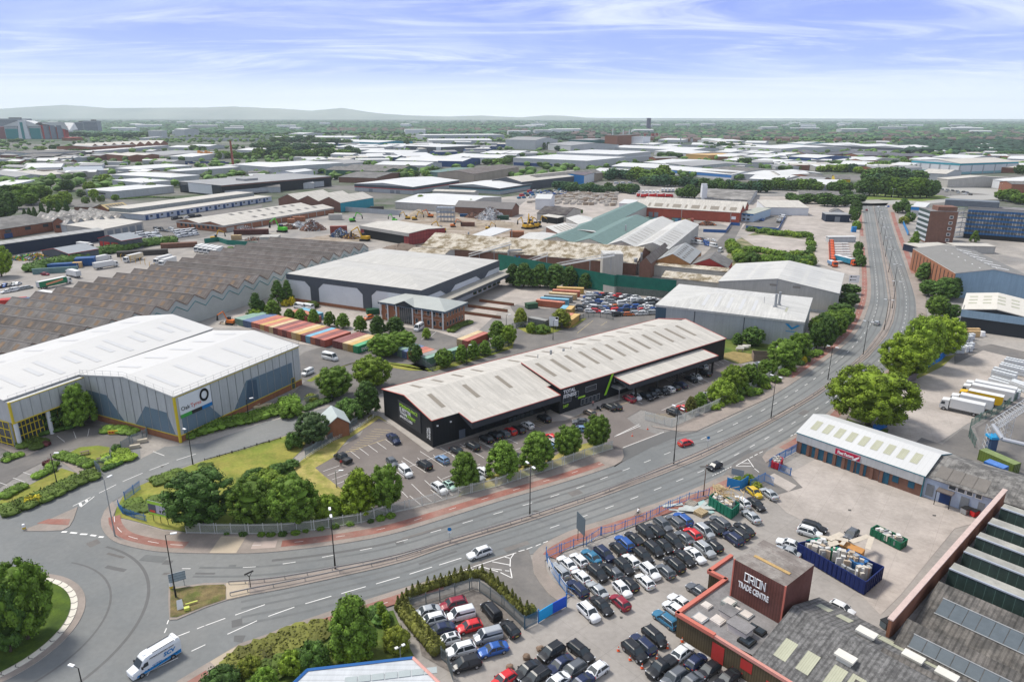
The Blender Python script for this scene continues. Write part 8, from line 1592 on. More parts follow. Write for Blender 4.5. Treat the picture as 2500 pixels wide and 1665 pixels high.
for i,s_ in enumerate(('1440,462','1490,445','1460,440','1515,430')):p=G(*Q('c3',s_)[0]);e=em('gas_tank',(p.x,p.y,.1),-.1);tag(e,'pale horizontal gas tank on the grass behind the gym, %s'%nth(i,4),'tank','gas tanks');q=MB();q.tb((-1.3,0,.9),(1.3,0,.9),.5,n=12);q.bd('tank',M('tank_cream',(.58,.55,.49),.5,.05),e);q=MB();q.box(-1,-.8,-.3,.3,0,.5);q.box(.8,1,-.3,.3,0,.5);q.bd('cradle',GV,e)
p=G(*Q('c3','1680,555')[0]);fn([V((p.x+a,p.y+b,0))for a,b in((-3,-2),(3,-3),(4,2),(-2,3),(-3,-2))],2.2,'square wooden bin enclosure beside the car park',M('enclosure_wood',(.22,.17,.14),.9,.1),solid=True,name='bin_enclosure')
e=MB();
def planks(t,s_,lab,seed,n=9,m=None):
 p=G(*Q(t,s_)[0]);mb=MB();r_=RN(seed)
 for i in range(n):a=r_.uniform(-.5,1.0);mb.obox((r_.uniform(-4,4),r_.uniform(-1.5,1.5)),(cos(a),sin(a)),r_.uniform(1,2.4),r_.uniform(.3,.6),.05+i*.03,.09+i*.03)
 o=mb.bd('board_pile',m or M('ply_board',(.52,.43,.28),.9,.1,1),None,(p.x,p.y,.05));tag(o,lab,'boards')
planks('c1','640,1110','pale plywood sheets scattered behind the hedge',3,14);planks('d3','870,960','clutter of glass sheets and frames beside the timber skip',4,12,M('frame_clutter',(.42,.44,.42),.6,.2,1));planks('d4','370,1330','bundle of pale battens on the container roof',5,10,M('batten',(.50,.44,.36),.9,.1,1));
o=[o for o in COL.objects if o.get('label','').startswith('bundle of pale battens')][0];p=G(*Q('d4','370,1330')[0],2.7);o.location=(p.x,p.y,2.7)
def ibc_proto():
 e=em('bulk_container');q=MB();q.box(-.5,.5,-.6,.6,.15,1.1);q.bd('tank',M('ibc_white',(.60,.62,.63),.5,.05),e);q=MB()
 for z in(.3,.6,.9):q.box(-.52,.52,-.62,-.6,z,z+.03);q.box(-.52,.52,.6,.62,z,z+.03)
 q.box(-.5,.5,-.6,.6,0,.12);q.bd('cage',GV,e);return e
ib=ibc_proto();ibu=False
def ibcs(t,a,b,c_,nx,ny,nz,de,seed=0):
 global ibu
 A,B_,C_=QG(t,a+' '+b+' '+c_);r_=RN(seed);k=0
 for j in range(ny):
  for i in range(nx):
   for z in range(nz):
    e=copy_tree(ib)if ibu else ib;ibu=True
    p=A+(B_-A)*(i+.5)/nx+(C_-A)*(j+.5)/ny;e.location=(p.x,p.y,.02+z*1.12);e.rotation_euler=(0,0,AT((B_-A).y,(B_-A).x)+r_.uniform(-.04,.04));e.scale=(1.12,1.0,1.0)
    tag(e,'white caged bulk container %s'%de,'bulk container','bulk containers '+de)
ibcs('c4','1530,490','1640,495','1620,420',3,3,2,'in the nearest stack by the blue fence');ibcs('c4','1650,490','1740,480','1690,420',2,2,2,'in the small stack beside the nearest one');ibcs('c4','1540,370','1740,360','1590,320',5,2,2,'in the middle stack in front of the cardboard pallets');ibcs('c4','1560,210','1780,215','1590,160',6,2,2,'in front of the loading hall')
ibcs('c4','1940,815','2200,890','1990,770',7,2,1,'in the front rank beyond the lorries');ibcs('c4','1970,760','2230,830','2010,700',7,2,2,'in the second rank beyond the lorries');ibcs('c4','2060,690','2350,760','2090,650',8,2,2,'in the third rank beyond the lorries');ibcs('c4','2110,630','2354,680','2150,590',7,2,2,'in the farthest rank beyond the lorries');ibcs('c4','2180,880','2400,960','2220,850',5,2,2,'beside the tail of the white lorries');ibcs('c4','2200,1000','2280,1020','2220,960',2,2,2,'in the small stack at the green fence')
for i in range(10):
 p=G(*Q('c4','%d,%d'%(1640+(i%5)*42,262+(i//5)*30))[0]);e=MB();e.box(-.75,.75,-.65,.65,0,2.2);o=e.bd('cardboard_pallet',M('cardboard',(.50,.34,.17),.9,.12,1),None,(p.x,p.y,.02));tag(o,'tan cardboard-wrapped pallet in the goods yard, row %s, %s'%(ORD[i//5],nth(i%5,5)),'pallet','cardboard pallets')
p=G(*Q('c4','1868,280')[0]);q=MB();q.tb((0,0,0),(0,0,1.6),1.2,.9,n=14);o=q.bd('wrapped_drum',TXW,None,(p.x,p.y,.02));tag(o,'round white wrapped drum beside the cardboard pallets','drum')
q=em('pipe_gantry',tuple(G(*Q('c4','2000,1560')[0])));tag(q,'white lattice pipe gantry with silver pipe at the right edge','gantry');B0=q.location
gz=6.5
A=G(*Q('c4','2000,1310')[0],gz);Bq=G(*Q('c4','2420,1040')[0],gz);Cq=G(*Q('c4','2110,1470')[0],gz);Dq=G(*Q('c4','2480,1560')[0],gz)
def lattice(a,b,w_,nm,m,n):
 mb=MB();a,b=V(a),V(b);d=(b-a);u=d.normalized();v=V((0,0,1)).cross(u)if abs(u.z)<.9 else V((1,0,0));v.normalize();ww=u.cross(v)
 cs_=[v*w_+ww*w_,v*w_-ww*w_,-v*w_-ww*w_,-v*w_+ww*w_]
 for c_ in cs_:mb.tb(a+c_,b+c_,.09,n=4)
 for i in range(n):
  for c_,c2 in zip(cs_,cs_[1:]+cs_[:1]):mb.tb(a+d*i/n+c_,a+d*(i+1)/n+c2,.05,n=4,cap=False)
 return mb.bd(nm,m,q)
lattice(A-B0,Bq-B0,.8,'bridge_truss',M('gantry_white',(.52,.53,.54),.5,0),14);
mb=MB();mb.tb(A-B0,Cq-B0,.5,n=10);mb.tb(Cq-B0,Dq-B0,.5,n=10);mb.bd('pipe',M('silver_pipe',(.42,.43,.45),.4,0,metal=.4),q)
lattice(V((A.x,A.y,0))-B0,A-B0,.9,'tower_leg',MC['gantry_white'],5);m2=A.lerp(Bq,.42);lattice(V((m2.x,m2.y,0))-B0,m2-B0,.9,'tower_leg',MC['gantry_white'],5)
mb=MB();mb.box(-1.2,1.2,-1.2,1.2,3.6,4.2);mb.box(-.8,.8,-.8,.8,0,3.6,1);o=mb.bd('blue_hopper',[M('hopper_cyan',(.02,.32,.62),.5,0),M('hopper_dark',(.04,.08,.16),.6,0)],q);p=G(*Q('d4','1965,290')[0]);o.location=(p.x-B0.x,p.y-B0.y,0)
def cv(t,s_,z0,z1,lab,w_=1.0,m=None):
 a=G(*Q(t,s_)[0],z0);b=G(*Q(t,s_)[1],z1);e=em('conveyor',(a.x,a.y,0));tag(e,lab,'conveyor','conveyors of the mossy works');d=b-a;o_=V((0,0,a.z));mb=MB()
 for s2 in(-w_,w_):
  mb.tb(o_+V((0,s2,0)),o_+d+V((0,s2,0)),.18,n=4);mb.tb(o_+V((0,s2,1.4)),o_+d+V((0,s2,1.4)),.12,n=4)
 mb.fc([o_+V((0,-w_,.3)),o_+V((0,w_,.3)),o_+d+V((0,w_,.3)),o_+d+V((0,-w_,.3))]);mb.bd('belt_bridge',m or GV,e)
 for f in(.25,.6,.95):
  q=MB();p=o_+d*f;q.tb((p.x,p.y,0),(p.x,p.y,p.z),.2,n=6);q.bd('support_leg',GV,e)
cv('b2','680,690 1170,550',3,11,'sloping grey conveyor at the left of the mossy works');cv('b2','1340,760 1590,680',2,9,'short grey conveyor in the middle of the mossy works');cv('b2','1690,800 2354,680',2,13,'long grey conveyor rising to the beige tower')
for i,(t,s_,z0,z1,r_,m_,lab)in enumerate((('b2','885,700',0,9,.45,GV,'tall grey post rising through the mossy roof, nearer one'),('b2','680,590',0,9,.45,GV,'tall grey post rising through the mossy roof, farther one'),('b2','1655,780',0,7,.7,DRR,'red upright pipe among the conveyors'),('b3','120,560',0,12,.5,GV,'silver flue on the cream gables, left one'),('b3','235,900',0,8,.9,GV,'silver cyclone pipe beside the beige tower'),('b3','300,880',0,10,.6,GV,'bent silver duct beside the beige tower'))):
 p=G(*Q(t,s_)[0]);q=MB();q.tb((0,0,z0),(0,0,z1),r_,n=10);q.tb((0,0,z1),(0,0,z1+.6),r_*1.3,r_*.9,n=10);o=q.bd('industrial_pipe',m_,None,(p.x,p.y,0));tag(o,lab,'pipe')
p=G(*Q('b2','1230,790')[0]);e=em('dust_extractor',tuple(p));tag(e,'dust extractor with bright blue forked ducts beside the depot','machine');q=MB();q.box(-4,6,0,5,0,7);q.bd('housing',M('weathered_plant',(.30,.27,.23),.8,.2,.5),e);q=MB();q.tb((-1,-.8,5),(0,-.8,2),.5);q.tb((1.6,-.8,5),(.6,-.8,2),.5);q.tb((.3,-.8,2.4),(.3,-.8,0),.5);q.bd('blue_duct',WBRT,e);q=MB();q.tb((-4.4,0,0),(-4.4,0,8),.5);q.tb((-4.4,0,8),(3,0,8.3),.5);q.bd('grey_duct',GV,e)
def dg_(t,s_,col,lab,s=1.,ang=0.,gp='excavators'):
 p=G(*Q(t,s_)[0]);e=em('excavator',(p.x,p.y,0),ang);tag(e,lab,'excavator',gp);e.scale=(s,s,s)
 q=MB();q.box(-2,2,-1.5,-.8,0,.9);q.box(-2,2,.8,1.5,0,.9);q.bd('track',BLKM,e);q=MB();q.box(-2.2,1.4,-1.3,1.3,1.0,2.3);q.bd('body',col,e);q=MB();q.box(.3,1.8,-1.3,-.1,2.0,3.4);q.bd('cab',GLS,e)
 q=MB();q.tb((1.2,.4,1.8),(3.2,.4,6.2),.38,.3,n=4);q.bd('boom',col,e);q=MB();q.tb((3.2,.4,6.2),(6.6,.4,4.2),.3,.22,n=4);q.bd('arm',col,e);q=MB();q.tb((6.6,.4,4.2),(6.9,.4,1.6),.25,.5,n=6);q.bd('grab',BLKM,e)
YEL=M('plant_yellow',(.55,.32,.02),.6,.1,1);GNP=M('plant_green',(.08,.45,.03),.6,.05,1);ORP=M('plant_orange',(.6,.16,.03),.6,.05,1)
for s_ in(('b1','890,410',GNP,'lime green scrap handler in the left scrap yard',1.5,2.7),('b1','1700,290',GNP,'lime green scrap handler behind the red container',1.1,.4),('b1','2180,290',GNP,'lime green arm above the scrap shed',.9,2.5),('b1','1840,510',YEL,'yellow crane in front of the scrap shed',1.4,2.8),('b1','110,500',YEL,'yellow grab beside the green fence',1.0,.5),('b2','370,410',YEL,'yellow excavator beside the red shed wall',1.2,2.6),('b2','240,240',ORP,'orange excavator by the steel rack',1.,2.9),('b2','500,350',ORP,'orange excavator in front of the rust container',.9,.3),('b2','60,270',YEL,'yellow loader at the demolition heap',1.,.2),('b1','2330,260',YEL,'yellow loader beside the hoarding',.9,3.),('b2','900,380',YEL,'low yellow loader near the sand heap',.8,.1),('c1','300,150',ORP,'orange access platform behind the tyre warehouse',.8,2.9)):
 dg_(*s_)
for i,(x,y,a)in enumerate(((1330,370,2.2),(1390,370,.9),(1440,360,2.0),(1470,350,.5),(1380,330,1.6))):dg_('b2','%d,%d'%(x,y),YEL,'yellow boom in the cluster of parked diggers, %s'%nth(i,5),1.25,a,'cluster of yellow diggers')
def Hp(t,s_,rx,ry,hh,m,lab,seed,n=260,s0=.5,name='scrap_heap',cat='heap',kind=None):
 p=G(*Q(t,s_)[0]);r_=RN(seed);q=MB();K=14
 for i in range(K):
  for j in range(4):
   a0,a1=2*pi*i/K,2*pi*(i+1)/K;f0,f1=j/4,(j+1)/4
   def P_(a,f):rr_=1-f;return(cos(a)*rx*rr_*(1+.15*sin(3*a+seed)),sin(a)*ry*rr_,hh*f**.8)
   q.fc([P_(a0,f0),P_(a1,f0),P_(a1,f1),P_(a0,f1)],0)
 for k in range(n):
  a,f=r_.uniform(0,2*pi),r_.random()**.6;f=1-f;rr_=(1-f);c_=V((cos(a)*rx*rr_,sin(a)*ry*rr_,hh*f**.8));d=V((r_.gauss(0,1),r_.gauss(0,1),r_.gauss(0,.6))).normalized()*s0*r_.uniform(.5,1.6);e_=V((r_.gauss(0,1),r_.gauss(0,1),r_.gauss(0,1))).normalized()*s0*.5
  q.fc([c_-d-e_,c_+d-e_,c_+d+e_+V((0,0,.1)),c_-d+e_],r_.randrange(1,len(m)))
 o=q.bd(name,m,None,(p.x,p.y,.02));tag(o,lab,cat)
SC1=M('scrap_silver',(.42,.43,.45),.5,.2,1);SC2=M('scrap_rust',(.16,.08,.055),.9,.2,1);SC3=M('scrap_blue',(.06,.14,.32),.6,.1);SC4=M('scrap_white',(.55,.55,.54),.6,.1);SAND=M('sand_heap',(.36,.30,.23),.95,.12,.8);DIRT=M('dark_heap',(.19,.15,.12),.95,.15,.8);SC5=M('scrap_dark',(.06,.055,.05),.9,.1)
Hp('b2','930,255',12,9,9,[SC1,SC1,SC4,SC2,SC4],'big silver heap of shredded scrap metal',1,700,.9);Hp('b1','1240,380',9,8,7,[SC2,SC1,SC2,SC5,SC1,SC4],'mixed rusty scrap heap left of the rust-red container',2,500,.7);Hp('b1','1080,350',7,5,4,[SC1,SC4,SC1],'white-silver scrap heap behind the green handler',3,300,.6);Hp('b1','960,370',7,5,3,[SC2,SC2,SC5],'rust-brown scrap heap behind the green handler',4,260,.6)
Hp('b1','1560,460',7,5,5.5,[SC5,SC3,SC1,SC3,SC4],'blue and silver scrap heap in front of the red container',5,420,.6);Hp('b1','1680,480',6,4,3.5,[SC2,YEL,SC2,SC5,SC4],'yellow and brown scrap heap by the crane',6,260,.6);Hp('b1','480,400',8,5,3.6,[SC2,SC4,SC1,SC2],'pale scrap piled in the rusty bay',7,300,.6);Hp('b1','560,500',6,4,2,[SC2,SC4,SC5],'low scrap scatter behind the green fence',8,200,.5)
Hp('b2','110,230',11,8,6,[SAND,SAND],'grey rubble heap left of the steel rack',9,60,.6,'rubble_heap');Hp('b2','570,200',8,5,5,[SAND,SAND],'rubble heap right of the steel rack',10,60,.6,'rubble_heap');Hp('b2','1020,330',14,6,3.5,[SAND,SAND],'long low sand heap in front of the silver scrap',11,60,.5,'rubble_heap');Hp('b1','2280,600',12,8,3.5,[DIRT,DIRT],'dark earth heap beside the mossy works',12,60,.5,'earth_heap');Hp('b2','730,240',7,4,4,[SC2,SC5,SC2],'rusty heap beside the silver scrap',13,150,.6);Hp('b3','1060,330',7,3,3,[SC2,SC5,SC2,ORP],'dark brown scrap against the red brick hall',14,200,.6);Hp('c1','420,130',8,4,1.5,[SAND,SC4,SC2],'rubbish scattered beside the pale wall',15,160,.5)
Hp('a3','1900,760',60,8,6,[SC2,ORP,SC2,SC4],'long rusty stockyard along the far highway',16,700,2.2);Hp('b0','400,720',16,5,3,[SC5,YEL,SC4,SC3,GNP,YEL],'colourful clutter of bins and machinery beside the navy shed',17,420,.8)
for t,s_,w_,d_,h_,m_,lab in(('b1','1540,440',11,3,5.5,M('rust_red_box',(.24,.06,.045),.8,.15,.4),'rust-red container block beside the scrap heaps'),('b1','1500,270',10,4,4,WBEI,'cream block behind the scrap heaps'),('b1','530,440',22,4,3.2,M('dark_rust',(.09,.035,.03),.9,.15),'dark rusty bay wall around the pale scrap'),('b1','360,500',6,3,2.8,M('rusty_cream',(.38,.28,.16),.9,.2),'rusty cream container near the green fence'),('b1','740,545',11,9,4.2,WBEI,'grey box building at the end of the brown shed'),('b2','665,345',10,2.6,2.8,SC2,'long rust container in the demolition yard'),('b2','620,235',6,3,2,M('skip_navy',(.02,.07,.16),.8,.1),'blue skip in front of the rubble heap'),('b2','1070,270',9,4,3,M('dark_green_box',(.02,.06,.04),.8,.1),'dark green box right of the silver scrap'),('b1','990,310',5,4,3,BRKO,'small brick hut beside the scrap'),('b1','1080,290',9,4,3.4,BRKO,'low brick store beside the scrap'),('b2','1230,470',9,5,3.6,BRKO,'small brick office at the end of the canopy'),('b1','1980,190',11,4,5,SC5,'dark burnt block at the edge of the demolition yard'),('b4','400,410',3,2,3.5,WBRT,'bright blue box by the roadside'),('b0','980,800',9,6,4,M('tarp_blue',(.01,.07,.22),.6,.2,.5),'stack of dark blue crates by the hedge'),('b0','730,830',14,4,2.4,M('tarp_blue',(.01,.07,.22)),'low blue covered stack by the hedge'),('b0','890,820',4,3,2.6,M('cardboard',(.5,.34,.17)),'tan stacked cartons by the hedge'),('b0','640,880',20,1,2.6,M('green_grey_fence',(.13,.22,.22),.7,.1),'teal screen beside the green lorry'),('b0','1640,680',26,4,2.6,SC5,'long dark trailer behind the yellow posts'),('b0','150,1280',9,4,3.4,DRR,'red skips at the left edge'),('b0','330,1300',7,5,4,DRB,'navy box at the left edge'),('b0','2060,590',20,4,2.6,SC2,'rusty flatbed trailers beside the white rank')):
 p=G(*Q(t,s_)[0]);q=MB();q.box(-w_/2,w_/2,0,d_,0,h_);k=max(2,int(w_/1.5));[q.box(-w_/2+w_*i/k-.08,-w_/2+w_*i/k+.08,-.12,0,.1,h_-.1)for i in range(1,k)];q.box(-w_/2-.1,w_/2+.1,-.1,d_+.1,h_,h_+.12);o=q.bd('yard_block',m_,None,(p.x,p.y,.02));o.rotation_euler=(0,0,.12 if t=='b1' else .35 if t=='b0' else-.1);tag(o,lab,'block')
p=G(*Q('b2','410,290')[0]);e=em('storage_rack',(p.x,p.y,0),-.1);tag(e,'open grey steel storage frame in the demolition yard','frame');q=MB()
for x in range(6):
 for y in range(3):q.tb((x*2.6-6.5,y*3,0),(x*2.6-6.5,y*3,11),.14,n=4)
for z in(3,6.5,10):
 for y in range(3):q.tb((-6.5,y*3,z),(6.5,y*3,z),.14,n=4)
 for x in range(6):q.tb((x*2.6-6.5,0,z),(x*2.6-6.5,6,z),.12,n=4)
 q.box(-6.5,6.5,.3,5.7,z-.1,z+.6)
q.bd('frame',M('frame_grey',(.28,.31,.35),.6,.1),e)
for i in range(8):p=G(*Q('b0','%d,%d'%(1395+i*55,740+i*9+(40 if i>5 else 0)))[0]);q=MB();q.tb((0,0,0),(0,0,3.4),.12);q.tb((0,0,3.4),(0,1.4,3.4),.1);o=q.bd('yellow_post',YEL,None,(p.x,p.y,.02));tag(o,'yellow hose post in the left depot yard, %s'%nth(i,8),'post','yellow posts')
r_=RN(4);qd=QG('a2','120,930 960,960 980,840 560,840');pm=[M('slab_a',(.50,.46,.41),.9,.1,1),M('slab_b',(.42,.38,.33),.9,.1,1),M('slab_c',(.33,.26,.20),.9,.1,1)]
qm={}
for i,m_ in enumerate(pm):q=MB();q.box(-2.4,2.4,-.9,.9,0,1.4+i*.3);q.box(-2.4,2.4,-.9,.9,1.5+i*.3,1.8+i*.3);qm[i]=q.mesh('slab_stack',m_)
for j in range(13):
 for i in range(13):
  if r_.random()<.2:continue
  u,v=(i+r_.uniform(.3,.7))/13,(j+.5)/13;p=qd[0].lerp(qd[1],u).lerp(qd[3].lerp(qd[2],u),v);o=NOB('slab_stack',qm[r_.choice((0,0,0,1,2))]);LNK(o);o.location=(p.x,p.y,.02);o.rotation_euler=(0,0,.35+r_.uniform(-.05,.05));tag(o,'pale stack in the rows of the concrete slab yard','slab stack','slab stacks in the yard')
grid('a2','20,900 470,870 570,800 150,820',9,4,'in the breaker yard','vhV','bbrwwtk','vehicles in the breaker yard',21,.8)
grid('a2','870,770 1180,770 1170,735 880,735',5,1,'among the trailers by the tree belt','V','wbw','vehicles in the breaker yard',22,.5)
def body(name,lab,pos,ang,pose,cols,z=.03):
 """one skinned figure: joints -> Skin modifier; clothing as children"""
 J=pose;names=list(J);me=NME('person')
 E_=[('hip','waist'),('waist','chest'),('chest','neck'),('neck','head'),('head','crown'),('chest','shL'),('shL','elL'),('elL','waL'),('waL','haL'),('chest','shR'),('shR','elR'),('elR','waR'),('waR','haR'),('hip','hjL'),('hjL','knL'),('knL','anL'),('anL','toL'),('hip','hjR'),('hjR','knR'),('knR','anR'),('anR','toR')]
 rad=dict(hip=.15,waist=.14,chest=.17,neck=.06,head=.10,crown=.085,sh=.075,el=.05,wa=.035,ha=.04,hj=.10,kn=.065,an=.045,to=.04)
 rr_=lambda n_:rad.get(n_,rad.get(n_[:2],.05))
 mb_=NME(name);idx={n_:i for i,n_ in enumerate(names)}
 mb_.from_pydata([J[n_]for n_ in names],[(idx[a],idx[b])for a,b in E_],[]);o=NOB('t',mb_);LNK(o);sk=o.modifiers.new('s','SKIN')
 for i,n_ in enumerate(names):o.data.skin_vertices[0].data[i].radius=(rr_(n_),rr_(n_)*(.75 if n_ in('hip','waist','chest')else 1))
 o.data.skin_vertices[0].data[idx['hip']].use_root=True
 sb=o.modifiers.new('u','SUBSURF');sb.levels=sb.render_levels=1
 dg=bpy.context.evaluated_depsgraph_get();m2=bpy.data.meshes.new_from_object(o.evaluated_get(dg));bpy.data.objects.remove(o)
 m2.materials.clear();[m2.materials.append(c)for c in cols]
 hz=J['hip'][2];nz=J['neck'][2]
 for p in m2.polygons:
  c=p.center;p.material_index=0 if c.z>nz+.0 else(1 if c.z>hz-.02 else 2)
  p.use_smooth=True
 q=NOB(name,m2);LNK(q);q.location=(pos.x,pos.y,z);q.rotation_euler=(0,0,ang);tag(q,lab,'person')
 h=MB();c=V(J['head'])+V((0,.02,.07));h.tb(c-V((0,0,.05)),c+V((0,0,.10)),.115,.07,n=10);h.bd('hair',M('hair_dark',(.03,.02,.015),.8,0),q)
 for s_ in(-1,1):f=MB();c=V(J['head'])+V((s_*.035,-.10,.01));f.box(c.x-.012,c.x+.012,c.y-.01,c.y+.01,c.z-.008,c.z+.008);f.bd('eye',BLKM,q)
 return q
SKIN=M('skin',(.45,.27,.19),.6,0);st_pose=dict(hip=(0,0,.95),waist=(0,0,1.1),chest=(0,0,1.35),neck=(0,0,1.5),head=(0,-.01,1.6),crown=(0,-.01,1.72),shL=(-.19,0,1.42),elL=(-.25,.02,1.14),waL=(-.24,-.12,.93),haL=(-.23,-.17,.86),shR=(.19,0,1.42),elR=(.27,0,1.15),waR=(.24,-.2,1.02),haR=(.22,-.27,.98),hjL=(-.09,0,.9),knL=(-.11,-.03,.5),anL=(-.11,.03,.09),toL=(-.12,-.13,.04),hjR=(.09,0,.9),knR=(.13,-.10,.5),anR=(.13,-.02,.09),toR=(.14,-.18,.04))
body('person','person in a red top and dark trousers standing beside the black pickup',G(*Q('d1','1568,462')[0]),.6,st_pose,[SKIN,DRR,TRI])
p=G(*Q('d3','260,1035')[0]);a,b=QG('d3','230,1030 300,1005');ang=AT((b-a).y,(b-a).x)
bp=dict(hip=(0,0,.98),waist=(0,-.10,1.12),chest=(0,-.25,1.35),neck=(0,-.33,1.47),head=(0,-.38,1.57),crown=(0,-.38,1.69),shL=(-.18,-.27,1.40),elL=(-.24,-.42,1.20),waL=(-.22,-.60,1.06),haL=(-.20,-.66,1.03),shR=(.18,-.27,1.40),elR=(.24,-.42,1.20),waR=(.22,-.60,1.06),haR=(.20,-.66,1.03),hjL=(-.09,0,.93),knL=(-.12,-.38,.72),anL=(-.12,-.22,.36),toL=(-.12,-.36,.32),hjR=(.09,0,.93),knR=(.12,-.30,.55),anR=(.12,-.12,.16),toR=(.12,-.26,.12))
body('person','cyclist in a white top riding along the red cycle track',p,ang+pi/2,bp,[SKIN,TXW,TRI],.14)
e=em('bicycle',(p.x,p.y,.14),ang+pi/2);tag(e,'dark bicycle ridden along the red cycle track','bicycle')
for y in(-.75,.3):
 q=MB()
 for i in range(16):a0,a1=2*pi*i/16,2*pi*(i+1)/16;q.tb((0,y+.34*cos(a0),.34+.34*sin(a0)),(0,y+.34*cos(a1),.34+.34*sin(a1)),.025,n=4,cap=False)
 for i in range(8):a0=2*pi*i/8;q.tb((0,y,.34),(0,y+.33*cos(a0),.34+.33*sin(a0)),.006,n=3)
 q.bd('wheel',TYR,e)
q=MB();[q.tb(a,b,.025,n=5)for a,b in(((0,.3,.34),(0,-.15,.36)),((0,-.15,.36),(0,.05,.9)),((0,.05,.9),(0,-.58,.85)),((0,-.58,.85),(0,-.15,.36)),((0,.3,.34),(0,.05,.85)),((0,-.75,.34),(0,-.58,.95)))];q.bd('frame',GBK,e);q=MB();q.tb((-.25,-.62,1.0),(.25,-.62,1.0),.02,n=5);q.tb((0,-.58,.9),(0,-.62,1.0),.02,n=5);q.bd('handlebar',BLKM,e);q=MB();q.box(-.07,.07,-.08,.18,.9,.96);q.bd('saddle',BLKM,e)
p=G(*Q('c2','2175,1135')[0]);e=em('motorcycle',(p.x,p.y,.03),.5);tag(e,'black motorcycle parked by the gym entrance','motorcycle')
for y in(-.75,.7):q=MB();q.tb((-.07,y,.32),(.07,y,.32),.32,n=14);q.bd('wheel',TYR,e)
q=MB();q.box(-.17,.17,-.45,.35,.35,.75);q.tb((0,-.75,.32),(0,-.45,1.0),.05);q.bd('body',PAINT['k'],e);q=MB();q.box(-.15,.15,0,.85,.75,.85);q.bd('seat',TRI,e);q=MB();q.tb((-.36,-.42,1.02),(.36,-.42,1.02),.025);q.bd('handlebar',BLKM,e);q=MB();q.tb((0,-.72,.85),(0,-.6,.85),.1);q.bd('headlight',LMP,e)
body('person','person in a pink jacket standing on the gym forecourt beside the motorcycle',G(*Q('c2','2105,1095')[0]),.2,st_pose,[SKIN,M('cloth_pink',(.55,.25,.22),.8,0),TRI],.12)
# ================================================================ VEGETATION
LEAF={'mid':(.111,.189,.022),'light':(.163,.243,.023),'dark':(.055,.108,.020),'deep':(.068,.128,.023),'blue':(.072,.121,.040),'yellow':(.17,.20,.025),'lime':(.163,.236,.016),'hedge':(.078,.119,.018),'brown':(.111,.115,.023),'gorse':(.50,.42,.02),'maroon':(.10,.03,.03),'far':(.042,.098,.044),'farl':(.072,.14,.05),'fard':(.022,.056,.032)}
LM={k:M('foliage_'+k,c,.75,.16,.5,isl=.5,spec=.25)for k,c in LEAF.items()}
BARK=M('bark',(.09,.07,.05),.95,.2,2)
def leafquad(v,f,c,n,s,r_):
 n=n.normalized();a=n.orthogonal().normalized();b=n.cross(a);t=r_.uniform(0,2*pi);u=a*cos(t)+b*sin(t);w_=n.cross(u);i=len(v)
 v+=[c-u*s,c+w_*s*.62,c+u*s,c-w_*s*.62];f.append((i,i+1,i+2,i+3))
ICO=None
def blob(v,f,c,rx,ry,rz,r_,jag=.12):
 global ICO
 if ICO is None:
  import bmesh;bm=bmesh.new();bmesh.ops.create_icosphere(bm,subdivisions=2,radius=1);ICO=([x.co.copy()for x in bm.verts],[[q.index for q in p.verts]for p in bm.faces]);bm.free()
 i=len(v)
 for p in ICO[0]:k=1+r_.uniform(-jag,jag);v.append(V((c.x+p.x*rx*k,c.y+p.y*ry*k,c.z+p.z*rz*k)))
 f+=[tuple(i+q for q in p)for p in ICO[1]]
